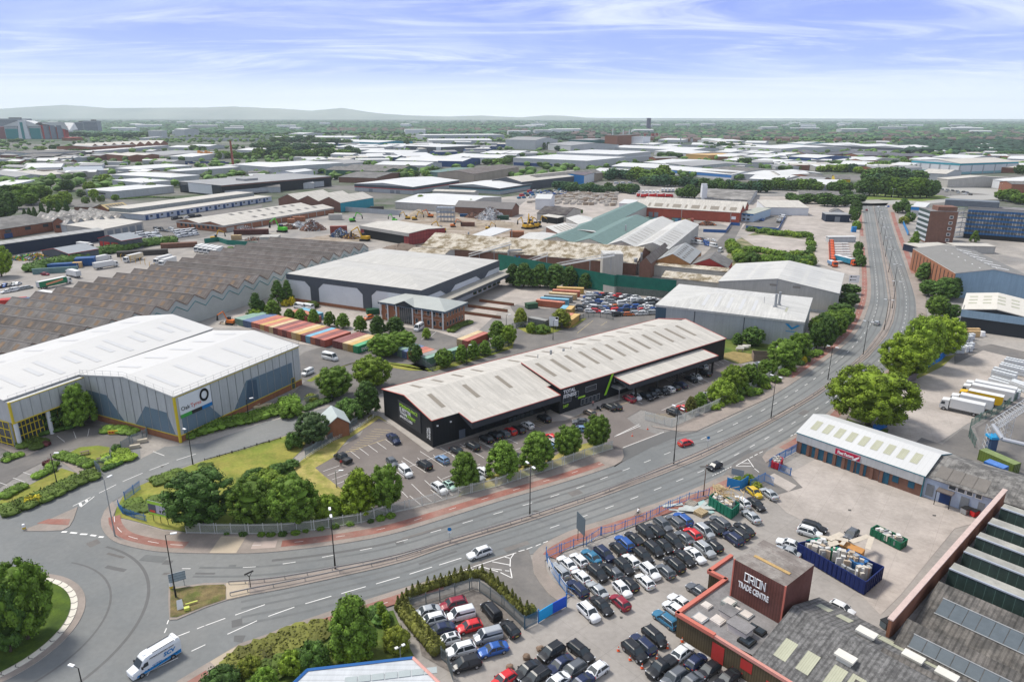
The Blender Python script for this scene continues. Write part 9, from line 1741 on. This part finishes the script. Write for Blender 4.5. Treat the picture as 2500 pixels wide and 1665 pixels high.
def crown(kind,seed,n,s):
 """unit crown: radius 1, from z=0 to z=1 is the whole tree height; returns mesh"""
 r_=RN(seed);v,f=[],[];lumps=[]
 if kind=='round':prof=lambda z:max(.05,(1-((z-.56)/.46)**2))**.5 if .12<z<1.0 else 0;nl,lr,zr=120,(.13,.21),(.14,.95)
 elif kind=='broad':prof=lambda z:max(.05,(1-((z-.58)/.44)**2))**.45;nl,lr,zr=150,(.10,.18),(.24,.95)
 elif kind=='egg':prof=lambda z:(1-((z-.42)/.58)**2)**.5*(1.05-.35*z)if z<1 else 0;nl,lr,zr=95,(.15,.25),(.14,.95)
 elif kind=='cone':prof=lambda z:(1-z)**.7*1.0;nl,lr,zr=46,(.20,.34),(.08,.96)
 elif kind=='column':prof=lambda z:(1-((z-.45)/.57)**2)**.5;nl,lr,zr=30,(.35,.55),(.08,.93)
 else:prof=lambda z:(1-((z-.35)/.66)**2)**.5;nl,lr,zr=34,(.25,.42),(.12,.85)
 for i in range(nl):
  z=zr[0]+(zr[1]-zr[0])*(i+r_.random())/nl;a=i*2.4+r_.uniform(-.5,.5);R0=prof(z);rad=R0*(r_.uniform(.75,1)if r_.random()<.9 else r_.uniform(.3,.7));l=r_.uniform(*lr)
  if z>zr[1]-.2:rad=R0*r_.random()**.5
  rad=max(0,min(rad,R0-l*.55));lumps.append((V((cos(a)*rad,sin(a)*rad,z)),l,l*r_.uniform(.20,.30)))
 HR={'round':1.9,'broad':1.5,'egg':2.4,'cone':3.0,'column':4.5}.get(kind,1.3)
 lumps=[(V((c.x,c.y,c.z*HR)),l,l*r_.uniform(.62,.85))for c,l,_ in lumps]
 for c,l,lz in lumps:blob(v,f,c,l*.70,l*.70,lz*.70,r_,.16)
 if nl>80:
  for k in range(5):z=zr[0]+.1+(.72-zr[0])*k/4;blob(v,f,V((0,0,z*HR)),prof(z)*.6,prof(z)*.6,HR*.12,r_,.1)
 per=int(n/nl)
 for c,l,lz in lumps:
  for k in range(per):
   d=V((r_.gauss(0,1),r_.gauss(0,1),r_.gauss(.25,1))).normalized();q=r_.uniform(.72,1.16);p=c+V((d.x*l*q,d.y*l*q,d.z*lz*q))
   nn=d+V((r_.gauss(0,.4),r_.gauss(0,.4),r_.gauss(.25,.35)));leafquad(v,f,p,nn,s*r_.uniform(.6,1.3),r_)
 me=NME('crown');me.from_pydata(v,[],f);me.materials.append(LM['mid']);me.update();me['HR']=HR;return me
def trunk_mesh(seed,HR,multi=False):
 r_=RN(seed);q=MB();q.tb((0,0,0),(0,0,HR*.38),.075,.05,n=8)
 for i in range(6):a=i*1.05+r_.uniform(-.2,.2);q.tb((0,0,HR*(.2+.02*i)),(cos(a)*.5,sin(a)*.5,HR*(.5+.04*i)),.035,.012,n=5)
 q.tb((0,0,HR*.38),(0,0,HR*.8),.05,.012,n=6)
 return q.mesh('trunk',BARK)
TP={}
for k_,v_ in(('round',((11,8400,.042),(12,8400,.042),(13,8400,.042))),('broad',((21,13000,.03),)),('egg',((31,5700,.055),(32,5700,.055),(33,5700,.055))),('cone',((41,3000,.075),(42,3000,.075))),('column',((51,1800,.12),(52,1800,.12))),('bush',((61,3200,.065),(62,3200,.065),(63,3200,.065))),('lo',())):
 TP[k_]=[]
 for sd_,n_,s_ in v_:
  me=crown(k_,sd_,n_,s_);TP[k_].append((me,trunk_mesh(sd_,me['HR']),me['HR']))
for k_ in('round','bush','column'):TP['lo_'+k_]=[(lambda me:(me,trunk_mesh(sd_,me['HR']),me['HR']))(crown(k_,sd_,900,.13))for sd_ in(71,72,73)]
TR=RN(77)
def tree(pos,h,r,kind,colr,lb,gp=None,name=None,cat='tree',trunk=True):
 me,tr_,HR=TR.choice(TP[kind]);bush='bush' in kind
 e=em(name or('shrub' if bush else 'tree'),(pos.x,pos.y,0),TR.uniform(0,6.28));e.scale=(r*TR.uniform(.95,1.05),r*TR.uniform(.95,1.05),h/HR);tag(e,lb,'shrub' if bush else cat,gp)
 o=NOB('crown' if not bush else 'foliage',me);LNK(o);o.parent=e;o.material_slots[0].link='OBJECT';o.material_slots[0].material=LM[colr]
 if not bush:o=NOB('trunk',tr_);LNK(o);o.parent=e
 return e
KN={'round':'round','broad':'broad','egg':'oval','cone':'pointed','column':'columnar','bush':'bushy','lo_round':'round','lo_bush':'low','lo_column':'narrow'}
CNM={'mid':'mid green','light':'light green','dark':'dark green','deep':'deep green','blue':'blue-green','yellow':'yellow-green','lime':'lime green','hedge':'olive green','brown':'brownish','gorse':'bright yellow','maroon':'maroon','far':'green','farl':'pale green','fard':'dark green'}
KC={'r':'lo_round','b':'lo_bush','l':'lo_column','R':'round','D':'broad','E':'egg','C':'cone','L':'column','B':'bush'};CCD={'m':'mid','l':'light','d':'dark','e':'deep','b':'blue','y':'yellow','i':'lime','g':'farl','h':'fard','f':'far','o':'hedge','w':'brown','G':'gorse'}
def tlab(c,k,de,o=''):
 n_='shrub' if 'bush' in k else 'tree';f='%s %s %s %s%s'%(CNM[c],KN[k],n_,de,o)
 if len(f.split())>16:f='%s %s %s%s'%(KN[k],n_,de,o)
 if len(f.split())>16:f='%s %s%s'%(n_,de,o)
 return f
def ts(t,s_,de):
 gp='trees '+de
 L=[q.split(',')for q in s_.split()];L.sort(key=lambda q:float(q[0]));n=len(L)
 for i,q in enumerate(L):
  x,y,top,w_=map(float,q[:4]);k,c=KC[q[4][0]],CCD[q[4][1]];b=Q(t,'%f,%f'%(x,y))[0];p=G(*b);sc_=.26539 if t[0]=='a' else .2124
  h=hgt(b[0],b[1],Q(t,'0,%f'%top)[0][1]);r=w_*sc_/2*p.length/F/(1 if True else 1)
  dist=math.hypot(p.length,H);r=w_*sc_/2*(p.y*cos(pit)+H*sin(pit))/F
  tree(p,h,r*(1.15 if k=='egg' else 1),k,c,tlab(c,k,de,', '+nth(i,n)if n>1 else ''),gp)
ts('d1','-20,1120,540,740,Rd 570,1130,620,500,Rm 1040,1140,600,550,Rm 1790,1010,500,400,Ei 2090,960,460,380,Rm 1430,1040,800,300,Bl 700,700,540,380,Bl 870,720,600,330,Bl','behind the white palisade fence at the lawn corner')
ts('d2','635,705,300,300,Em 1072,585,180,370,Em 1460,470,70,380,Em 1815,355,0,330,Rm 2145,250,-120,310,Rm','in the roadside row along the gym car park')
ts('c4','560,1300,690,930,Di','by the blue fence at the goods yard corner');ts('c4','950,770,270,560,Ri 1150,640,60,420,Rl 1370,510,60,480,Ri','in the clump between the road and the blue fence')
ts('e0','330,1080,215,640,Rm -60,1150,330,640,Rm 130,1230,420,460,Rd','on the roundabout')
ts('e1','1720,1270,590,490,Em 1270,1400,1120,330,Be 700,1640,1430,280,Bm 200,1680,1440,420,Bd 2035,870,640,110,Ll 2090,960,760,90,Ll 2210,1180,930,300,By 1010,1440,1230,280,Bl 520,1470,1300,260,By 1750,1300,1080,300,Bl','in the planting above the blue-edged roof')
ts('c0','940,1330,840,310,Em 600,1360,1075,290,Re 760,1290,1180,150,Bd','in front of the yellow framed glazing')
ts('c1','1500,985,650,410,Rm 1930,870,520,430,Rl 1875,1180,800,270,Ee 1660,1240,1010,320,Be 1250,1520,1180,380,Rb 1030,1560,1390,190,Be 2060,520,270,380,Rm 2260,440,235,330,Rm 1230,1030,950,160,By 1000,1200,1040,250,Bm','between the tyre warehouse lane and the gym')
ts('b1','790,1400,1190,180,Em 980,1435,1290,130,Em 1110,1440,1290,130,Em 1255,1462,1290,120,Em 1440,1492,1320,130,Em 1590,1510,1340,150,Em 1790,1555,1370,150,Em','in the line of young trees behind the containers')
ts('b1','600,1375,1110,240,Cd 640,1370,1200,140,Bd 850,1240,965,230,Ce 960,1225,960,170,Ce 930,1255,1185,100,BG 1010,1250,1150,70,BG 590,1400,1290,150,Bl 1220,1270,1205,180,Bo','beside the pale stepped wall of the brown shed')
ts('c1','1990,280,50,180,Ee 2190,255,65,200,Ee','in front of the brick office')
ts('c2','195,315,190,100,El 70,600,380,170,Re 400,645,440,220,Rm 600,590,380,140,Em 735,545,340,140,Em 865,505,335,140,Em 1010,450,280,170,Rm 1010,330,110,190,Em 1140,390,160,180,Rl -20,480,340,130,Em','in the row behind the gym roof')
ts('b2','1275,1480,1280,140,Ey 1735,1500,1290,230,Ey','slim tree by the loop road');ts('c2','1395,245,125,110,Bl 1520,240,160,190,Bm','on the loop road lawn')
ts('b2','1190,1025,775,180,Ed 1310,1045,765,210,Ee 1500,1045,775,200,Ee 1680,1055,775,250,Ee 1840,1025,800,190,Ee 2020,1055,880,150,Ed 1410,1040,830,160,Ee 1590,1040,860,150,Ed','in front of the green netting screen')
ts('c3','1590,395,190,260,Re 1410,375,250,120,Ee 1940,660,330,370,Rm 2110,560,250,280,Rm 1750,745,560,200,Rm 1350,940,630,300,Rl 1550,865,610,250,Rm 1230,1030,800,300,Bl 870,1175,980,130,Ew 980,1120,930,160,Em 2320,430,130,200,Re 2160,600,510,90,BG 1700,850,720,160,Bm 1460,960,800,240,Bm','between the gym and the far carriageway')
ts('b4','350,1120,1010,220,re 330,1260,1110,250,Rd 240,1400,1230,280,Re 130,1560,1320,320,Rm 20,1640,1370,300,Rm 260,1500,1350,200,Re','in the belt behind the beige warehouse');ts('c4','60,440,60,240,Re 190,300,40,220,Rm 290,160,-30,190,Rm 20,320,30,240,Rd','in the lower belt beside the far carriageway')
ts('b4','1215,830,640,210,Re 1210,970,760,200,Ee 1340,940,770,190,Ed 1250,1140,960,210,Re 1430,1180,930,260,Ee 1540,1160,930,150,Ed 1340,1380,1140,260,Rm 1510,1400,1240,210,Re','in the belt beside the blue and brick hall')
ts('b4','1085,605,400,165,Cm 1780,525,390,115,Cm 900,190,60,130,Re 960,180,20,120,Ee 1030,200,90,110,Re 970,312,230,110,By 1040,285,180,120,Be','near the far offices')
ts('b4','420,175,40,130,Ed 395,295,120,130,Re 425,375,280,95,Bm 450,600,520,90,be 440,700,600,110,be 465,800,670,120,be 60,110,-40,200,rd 180,115,-10,180,rd 300,110,0,160,rd','along the left side of the far carriageway')
ts('b0','290,235,140,70,Cd 350,245,130,80,Cd 410,255,120,80,Cd 500,255,70,95,Cd 590,245,60,95,Cd 690,230,50,100,Cd 780,215,45,95,Cd','in the dark pointed row at the left')
ts('b0','20,920,570,260,Rl','at the left edge by the depot yard')
ts('b0','30,310,60,220,Re 90,250,-60,260,Re 200,140,-60,200,Rm 360,100,-40,160,Rm 650,150,-20,200,Rl 760,110,-60,160,Rl 560,100,10,150,Rl','in the green belt at the upper left')
ts('a0','60,940,760,200,Rd 230,930,750,250,Rm 380,900,760,200,Rm 560,940,860,160,Rl 620,820,710,130,Rd 205,685,630,110,Rm 710,690,640,40,Em 830,830,730,110,Rl 980,760,660,120,Rl 870,890,800,90,rl 750,870,800,80,ld 775,930,870,45,lm 810,935,870,40,lm 865,920,860,35,lm 915,915,860,35,lm 950,915,850,40,lm 1065,910,850,70,rm 1520,500,455,70,re 490,450,390,60,rd 390,460,405,90,rl 40,620,545,130,rm 180,370,335,80,re 110,370,340,70,re 60,400,370,60,re 700,480,430,100,rd 800,480,430,90,rd 870,470,425,50,ld 645,475,430,40,ld 1300,435,400,30,ld 1860,605,565,80,rl 2200,670,630,110,bl 1490,470,450,60,rd','among the left workshops')
ts('b2','130,110,-20,120,El 400,80,0,90,El 710,150,30,70,Em 560,120,70,60,bm 60,120,60,80,bm 1980,200,150,30,rd','in the demolition yard');
def bl(t,s_,n,w_,hp,kinds,cols,de,seed):
 gp='trees '+de
 r_=RN(seed);pl=Q(t,s_);tot=len(pl)-1;L=[]
 for i in range(n):
  u=(i+r_.uniform(.2,.8))/n*tot;k=min(int(u),tot-1);a,b=pl[k],pl[k+1];x=a[0]+(b[0]-a[0])*(u-k);y=a[1]+(b[1]-a[1])*(u-k)+r_.uniform(-1,1)*1.5;L.append((x,y))
 L.sort();sc_=.26539 if t[0]=='a' else .2124
 for i,(x,y)in enumerate(L):
  p=G(x,y);h=hgt(x,y,y-hp*sc_*r_.uniform(.75,1.15));r=w_*sc_*r_.uniform(.8,1.2)/2*(p.y*cos(pit)+H*sin(pit))/F;k,c=r_.choice(kinds),r_.choice(cols)
  tree(p,h,r,k,c,tlab(c,k,de,', '+nth(i,n)),gp)
LR=['lo_round']
bl('a2','400,790 560,830 800,840 1000,830 1140,850',16,100,85,LR,['far','deep','farl'],'in the belt above the slab yard',1)
bl('a2','850,720 1000,700 1120,730',5,110,90,LR,['deep','far'],'right of the blue hall',2);bl('a2','1130,720 1280,760 1390,700',6,150,120,LR,['light','deep','mid'],'in the bright clump behind the lorry park',3)
bl('a2','1200,770 1500,775 1800,800 2100,820 2354,830',22,130,100,LR,['far','deep','dark'],'in the long belt across the right centre',4);bl('a2','1530,870 1700,880',3,140,110,LR,['deep'],'beside the mottled hall',5)
bl('a3','0,800 200,810 480,820',8,120,100,LR,['far','mid','deep'],'in front of the right brick units',6);bl('a3','580,830 740,830',3,130,120,LR,['deep','mid'],'left of the dense wood',7)
bl('a3','870,850 1000,870 1200,875 1400,880 1530,870',11,170,180,['round'],['dark','deep','mid'],'in the dense wood by the far roundabout',8);bl('a3','900,770 1100,760 1400,740',7,190,150,LR,['deep','farl'],'at the back of the dense wood',9)
bl('a3','450,640 650,640 850,650 1050,620 1300,600 1450,600',14,110,70,LR,['mid','far','light'],'in the middle belt at the right',10);bl('a3','180,900 300,930 500,930 700,910 850,930',10,130,90,LR,['dark','deep'],'behind the left verge of the road end',11)
bl('a3','2130,900 2250,920 2354,940',4,150,100,['round'],['mid','deep'],'at the right edge above the offices',12);bl('a3','2030,520 2180,515 2354,520',6,110,60,LR,['light','farl'],'light belt behind the tall teal-edged hall',13);bl('a3','2290,660 2354,660',2,90,100,LR,['dark'],'beside the tall teal-edged hall',14)
bl('a1','0,520 200,510 450,510 700,510 950,500',20,120,90,LR,['far','farl','deep','mid'],'in the front row of the central left wood',15);bl('a1','0,440 200,440 450,460 700,440',13,130,80,LR,['far','farl','deep'],'in the middle rows of the central left wood',16)
bl('a1','150,380 400,370 600,380 850,400',11,110,60,LR,['far','deep'],'in the back rows of the central left wood',17);bl('a1','955,385 1060,385',5,28,60,['lo_column'],['dark'],'slim dark poplar left of centre',18);bl('a1','1360,395 1430,395',4,28,60,['lo_column'],['dark'],'slim dark poplar in the centre',19)
bl('a1','1050,700 1200,690 1400,690 1600,690',8,110,70,LR,['mid','deep','light'],'beyond the red-striped depot',20);bl('a1','2110,570 2250,580 2354,560',5,110,70,LR,['deep','mid'],'beside the tan shed',21);bl('a0','1980,520 2354,520',12,60,65,['lo_column','lo_round'],['deep','mid'],'in the poplar row beside the chimney',22)
bl('a2','85,430 160,425',3,40,70,['lo_column'],['dark'],'poplar in front of the grey skyline depot, left group',23);bl('a2','270,430 345,430',4,34,70,['lo_column'],['dark'],'poplar in front of the grey skyline depot, right group',24);bl('a2','410,445 480,445 760,420 1000,400 1080,390',9,80,45,LR,['deep','far'],'in front of the arched halls',25)
bl('a2','1750,420 1900,420 2030,430 2354,450',9,80,50,LR,['deep','far'],'among the white sheds at right',26);bl('a2','1330,510 1460,510 1560,505',4,90,50,LR,['mid','deep'],'in front of the orange flat unit',27);bl('a2','2100,590 2190,590',2,110,90,LR,['dark'],'beside the low green-glazed unit',28)
bl('a0','640,320 900,330 1200,335 1380,320',12,90,45,LR,['deep','far'],'in front of the grey tower blocks',29);bl('a0','1760,450 1900,460',3,80,60,LR,['dark','deep'],'behind the orange stacks',30)
bl('b3','1560,400 1850,440 2100,460 2240,470',11,110,55,['lo_bush'],['mid','light','deep'],'along the top of the derelict plot',31);bl('b3','1330,560 1380,640 1450,720',6,150,90,['bush'],['mid','light'],'at the left of the derelict plot',32)
bl('b3','1420,740 1650,770 1900,780 2150,800 2240,790',14,170,120,['bush'],['mid','deep','light'],'along the bottom of the derelict plot',33);bl('b3','1500,620 1700,640 1900,690 2200,680',9,130,60,['lo_bush'],['light','mid'],'in the middle of the derelict plot',34);bl('b3','2240,500 2270,600 2200,720',6,100,70,['lo_bush'],['mid','deep'],'at the right of the derelict plot',35)
bl('b1','260,620 450,640 620,620',5,110,55,['lo_bush'],['deep','mid'],'below the green mesh fence',36);bl('d3','1370,690 1450,640 1560,650 1640,720',6,130,80,['bush'],['mid','yellow'],'in the clump at the yard entrance',37)
bl('d1','500,600 620,590 760,560 900,520 1050,430',6,170,90,['bush'],['mid','dark','yellow','deep'],'in the rough hedge between the lawns',38);bl('d1','200,1240 600,1260 900,1250 1200,1220 1500,1160 1950,1100 2250,1010',13,90,40,['bush'],['mid','deep'],'in the weeds along the white palisade fence',39)
bl('c3','1100,1130 1300,1060 1600,960 1800,850 2000,700 2200,560 2354,480',14,130,60,['bush'],['mid','deep','light'],'along the road side of the white fence',40)
# --- hedges ----------------------------------------------------------------
def hd(pl,wd,hh,colr,lb,seed=1,dens=34,ls=.16,name='hedge',rough=.12,cat='hedge',tip=0):
 r_=RN(seed);o=pl[0].copy();o.z=0;pl=[p-o for p in pl];v,f=[],[];tot=0
 for a,b in zip(pl,pl[1:]):
  d=b-a;L=d.length
  if L<.05:continue
  u=d/L;n=V((-u.y,u.x,0));k=max(1,int(L/(wd*.45)))
  for i in range(k):
   for s_ in(-.28,.28):c=a+u*(L*(i+.5)/k)+n*s_*wd+V((0,0,hh*.48));blob(v,f,c,wd*.42,wd*.42,hh*.5,r_,rough)
  area=L*(wd+2*hh)
  for q in range(int(area*dens)):
   t_,s_=r_.random()*L,r_.random()*(wd+2*hh)
   if s_<hh:p=n*(-wd/2)+V((0,0,s_));nn=-n
   elif s_<hh+wd:p=n*(s_-hh-wd/2)+V((0,0,hh));nn=V((0,0,1))
   else:p=n*(wd/2)+V((0,0,s_-hh-wd));nn=n
   p=a+u*t_+p*r_.uniform(.86,1.06)+V((r_.gauss(0,.06),r_.gauss(0,.06),r_.gauss(0,.06)))
   leafquad(v,f,p,nn+V((r_.gauss(0,.5),r_.gauss(0,.5),r_.gauss(0,.5))),ls*r_.uniform(.6,1.3),r_)
  if tip:
   for i in range(int(L/tip)):
    c=a+u*(i+.5)*tip+n*r_.uniform(-.2,.2)
    for q in range(100):zz=r_.random();rr_=.5*(1-zz)+.04;an=r_.uniform(0,6.28);leafquad(v,f,c+V((cos(an)*rr_,sin(an)*rr_,hh*.7+zz*1.7)),V((cos(an),sin(an),.5)),ls,r_)
 me=NME(name);me.from_pydata(v,[],f);me.materials.append(LM[colr]);q=NOB(name,me);LNK(q);q.location=o;tag(q,lb,cat);return q
hd(QG('d0','0,1020 200,950 420,870 700,740 950,620 1130,560'),4.2,1.3,'hedge','long wide clipped hedge between the lawn strip and the side road',1,14,.22)
hd(QG('d0','20,840 150,760 290,690'),2.4,1.0,'mid','green clipped hedge at the far left of the lawn strip',2,16);hd(QG('d0','400,610 520,550 640,500'),1.8,1.1,'mid','short clipped hedge beside the black lamp post',3,18);hd(QG('d0','560,470 660,470'),1.9,1.2,'mid','rounded hedge end beside a maroon bush',4,18)
hd(QG('d0','520,470 600,430'),1.5,1.2,'maroon','small maroon clipped bush',5,18);hd(QG('d0','670,345 800,380 940,420'),2.4,1.1,'mid','clipped hedge on the left side of the picnic lawn',6,16);hd(QG('d0','950,430 1060,470'),2.4,1.2,'mid','squat hedge block below the picnic lawn',7,16);hd(QG('d0','1290,340 1380,380 1420,430'),5,1.3,'light','flowering rounded hedge at the forecourt corner',8,14,.22);hd(QG('d0','1180,520 1290,480 1400,430'),1.2,1.0,'dark','narrow dark hedge at the corner fence',9,16);hd(QG('d0','1290,280 1390,270'),1.4,1.3,'dark','small dark hedge at the end of the mesh fence',10,16)
hd(QG('d0','290,190 400,230 500,220'),4.6,1.1,'hedge','big square mixed hedge bed outside the glazed entrance',11,14,.2);hd(QG('d0','500,240 560,210'),1.5,1.0,'maroon','maroon corner of the square hedge bed',12,18);hd(QG('d0','40,420 150,370 270,330'),1.8,.9,'mid','low clipped hedge at the left edge car bays',13,16);hd(QG('d0','60,370 130,340'),1.8,1.1,'deep','round dark bush at the left edge car bays',14,16)
hd(QG('d0','440,110 640,60 850,10'),2.2,1.2,'dark','dark hedge strip under the trees by the glazed entrance',15,14);hd(QG('d0','1160,60 1300,50 1440,60 1580,80'),3.4,1.0,'mid','low hedge bank beside the yellow barriers',16,14);hd(QG('d0','1730,670 1900,610 2100,540'),3.6,.9,'hedge','long low oval shrub bed on the lawn',17,14);hd(QG('d0','2300,480 2354,470 2420,480'),2.4,.7,'hedge','small oval shrub bed on the lawn',18,14)
hd(QG('d0','1420,960 1650,900 1850,900 1950,940'),5,.8,'hedge','rough mound of shrubs inside the bent blue railing',19,12);hd(QG('d0','290,900 400,885 480,860'),1.7,1.5,'gorse','bright yellow flowering shrubs in the clipped hedge',20,9,.16,rough=.3)
hd(QG('c1','-240,1450 0,1380 200,1320 450,1270 700,1200 870,1140'),4.2,1.8,'mid','long bushy hedge below the tyre warehouse wall',21,13,.26,rough=.3);hd(QG('c1','880,1130 960,1110 1080,1080'),3.6,3.0,'mid','tall bushy part of the lane hedge',22,13,.26,rough=.3);hd(QG('c1','1130,1140 1300,1070 1450,1020'),2.2,1.0,'deep','low hedge at the end of the weathered fence',23,13,rough=.3)
hd(QG('e2','-140,760 0,600 180,520 420,440 650,370 800,350 900,400 1060,540 1200,680 1310,790 1440,760'),1.0,1.3,'brown','ragged conifer hedge around two sides of the gravel yard',24,14,.2,rough=.2,tip=1.15);hd(QG('e2','-60,780 60,930 190,1080 340,1260'),1.9,1.8,'brown','thick conifer hedge on the left side of the gravel yard',25,13,.22,tip=1.3)
hd(QG('b2','470,1560 560,1500 700,1450'),2.6,1.2,'hedge','dark clipped hedge at the office car bays',26,14);hd(QG('b0','350,870 500,820 700,780 1000,700 1300,640 1600,580 1850,540 2040,530'),7,4,'deep','long tall hedge along the top of the left depot yard',27,2.2,.5,rough=.3);hd(QG('b0','1130,640 1300,620'),4,2,'mid','short scrub by the grey workshop',28,3,.4)
hd(QG('e1','300,1420 600,1250 900,1130 1200,1010 1400,990'),4.2,.8,'brown','broad low brown-green shrub bank along the pavement',29,9,.24,rough=.3);hd(QG('e1','500,1540 800,1420 1100,1300'),3.5,.8,'hedge','broad low olive shrub bank above the blue-edged roof',30,8,.26,rough=.3);hd(QG('e1','1950,760 2060,900'),2.4,1.6,'dark','dark shrub clump by the pavement corner',31,12,rough=.3)
hd(QG('b0','1300,40 1700,10 2000,20'),3,1,'deep','thin hedge in front of the pale grey warehouse',32,3,.4);hd(QG('a3','300,870 640,880'),6,3,'dark','dark hedge in front of the low grey office',33,1.5,.6)
# --- woods too far to count: one object per wood -------------------------------
def wood(name,pts,n,colr,seed,hr=(5,10),rr_=(5,9),lb=None,flat=.8):
 """pts: x0,x1,y0,y1 native pixel bands; crowns scattered evenly in the picture band"""
 r_=RN(seed);v,f=[],[]
 import bmesh;bm=bmesh.new();bmesh.ops.create_icosphere(bm,subdivisions=1,radius=1);bv=[x.co.copy()for x in bm.verts];bf=[[q.index for q in p.verts]for p in bm.faces];bm.free()
 keep=[i for i,p in enumerate(bv)]
 for x0,x1,y0,y1,m_ in pts:
  for k in range(m_):
   x=r_.uniform(x0,x1);y=y0+(y1-y0)*r_.random();p=G(x,y);h=r_.uniform(*hr);r=r_.uniform(*rr_)*(1+p.y/9000);i=len(v)
   for q in bv:j=1+r_.uniform(-.25,.25);v.append((p.x+q.x*r*j,p.y+q.y*r*j,h*.55+q.z*h*.5*j))
   f+=[tuple(i+t_ for t_ in g)for g in bf]
 me=NME(name);me.from_pydata(v,[],f);me.materials.append(LM[colr]);me.update();o=NOB(name,me);LNK(o);tag(o,lb,'woodland',kind='stuff');return o
wood('distant_woodland',[(-400,2900,296,312,5200),(-400,2900,310,330,3300),(-100,1250,316,328,900)],0,'far',1,(9,15),(9,16),'endless green treetops stretching to the horizon')
wood('distant_woodland',[(-400,2900,300,322,2600),(1600,2700,322,345,1500)],0,'farl',2,(9,14),(8,14),'lighter green treetops mixed into the distant woods')
wood('distant_woodland',[(-400,2900,298,325,2500),(1250,2700,320,344,1700),(2200,2750,338,378,800)],0,'fard',3,(9,15),(8,14),'darker treetops mixed into the distant woods')
wood('scattered_treetops',[(200,1250,325,350,700),(-300,640,345,470,520),(640,1250,345,440,330),(1250,1900,345,440,380),(1900,2700,345,420,620)],0,'deep',4,(6,10),(4,7),'loose treetops between the distant sheds')
# --- far houses and white roofs -------------------------------------------------
hm=MB();hm.box(-9,9,-4,4,0,5.5);hw_=hm.mesh('wall',M('house_brick',(.27,.15,.11),.9,.1,.05));hm=MB()
hm.fc([(-9.4,-4.5,5.3),(9.4,-4.5,5.3),(9.4,0,8.6),(-9.4,0,8.6)]);hm.fc([(9.4,4.5,5.3),(-9.4,4.5,5.3),(-9.4,0,8.6),(9.4,0,8.6)]);hm.fc([(9,-4,5.3),(9,4,5.3),(9,0,8.5)]);hm.fc([(-9,4,5.3),(-9,-4,5.3),(-9,0,8.5)]);hr_=hm.mesh('roof',M('house_roof',(.17,.13,.12),.9,.1,.05))
r_=RN(12)
for i in range(270):
 x,y=(r_.uniform(1250,2600),r_.uniform(322,350))if i%3 else(r_.uniform(800,1300),r_.uniform(318,326));p=G(x,y);e=em('terraced_house',(p.x,p.y,3),r_.uniform(-.6,.6));e.scale=(1.3,1.3,1.5);tag(e,'small brick house with a dark pitched roof among the distant trees','house','distant houses among the trees')
 for nm,me in(('wall',hw_),('roof',hr_)):o=NOB(nm,me);LNK(o);o.parent=e
def lowbox(n,x0,x1,y0,y1,seed,lb,gp,mats,hh=(5,10),L=(20,60),D=(15,40),nm='small_workshop'):
 r_=RN(seed)
 for i in range(n):
  x,y=r_.uniform(x0,x1),r_.uniform(y0,y1);p=G(x,y);a=r_.choice((-.35,.4,.3,-.3))+r_.uniform(-.1,.1);l,d,h=r_.uniform(*L)/2,r_.uniform(*D)/2,r_.uniform(*hh);e=em(nm,(p.x,p.y,0),a);tag(e,lb,'building',gp)
  q=MB();q.box(-l,l,-d,d,0,h);q.fc([(l,-d,h),(l,d,h),(l,0,h+d*.15)]);q.fc([(-l,d,h),(-l,-d,h),(-l,0,h+d*.15)]);q.bd('wall',r_.choice(mats[0]),e)
  q=MB();q.fc([(-l-.4,-d-.4,h+.1),(l+.4,-d-.4,h+.1),(l+.4,0,h+d*.15+.15),(-l-.4,0,h+d*.15+.15)]);q.fc([(l+.4,d+.4,h+.1),(-l-.4,d+.4,h+.1),(-l-.4,0,h+d*.15+.15),(l+.4,0,h+d*.15+.15)]);q.bd('roof',r_.choice(mats[1]),e)
lowbox(75,-20,420,375,440,1,'small unit filling the gaps between the left workshops','small left workshops',[[WL,BRKD,WY,WBEI],[WF,GFAR,DRKR,CRM]],(5,8),(18,45),(12,26))
lowbox(50,750,1300,352,400,2,'small white-roofed unit in the centre distance','small centre units',[[WL,WY,DRB],[WF,WF,GFAR,CRM]],(6,9),(25,60),(15,35))
lowbox(70,1600,2560,352,425,3,'small pale-roofed unit in the right distance','small right units',[[WL,WY,BRK,WBEI],[WF,WF,GFAR,CRM]],(6,9),(25,55),(15,35))
lowbox(60,-100,2600,302,330,4,'tiny white building glinting among the distant woods','tiny far white buildings',[[WL,WWHT],[WF]],(14,24),(60,160),(20,40),nm='distant_building')
lowbox(26,560,760,425,470,5,'small shed between the terrace and the brick sheds','small sheds left of centre',[[WL,BRKD,WY],[WF,GFAR,DRKR]],(5,7),(16,40),(12,22))
# ================================================================ HAZE (one closed box of thin air)
HZ=0.000048
hm=bpy.data.materials.new('haze_air');hm.use_nodes=True;t_=hm.node_tree;t_.nodes.clear();ho=t_.nodes.new('ShaderNodeOutputMaterial');pv=t_.nodes.new('ShaderNodeVolumePrincipled')
pv.inputs['Color'].default_value=(.84,.94,1,1);pv.inputs['Density'].default_value=HZ;pv.inputs['Anisotropy'].default_value=0;t_.links.new(pv.outputs[0],ho.inputs['Volume'])
mb=MB();mb.box(-26000,26000,-700,21500,-3,560);o=mb.bd('haze',hm);tag(o,'thin blue summer haze over the far districts','haze',kind='stuff')
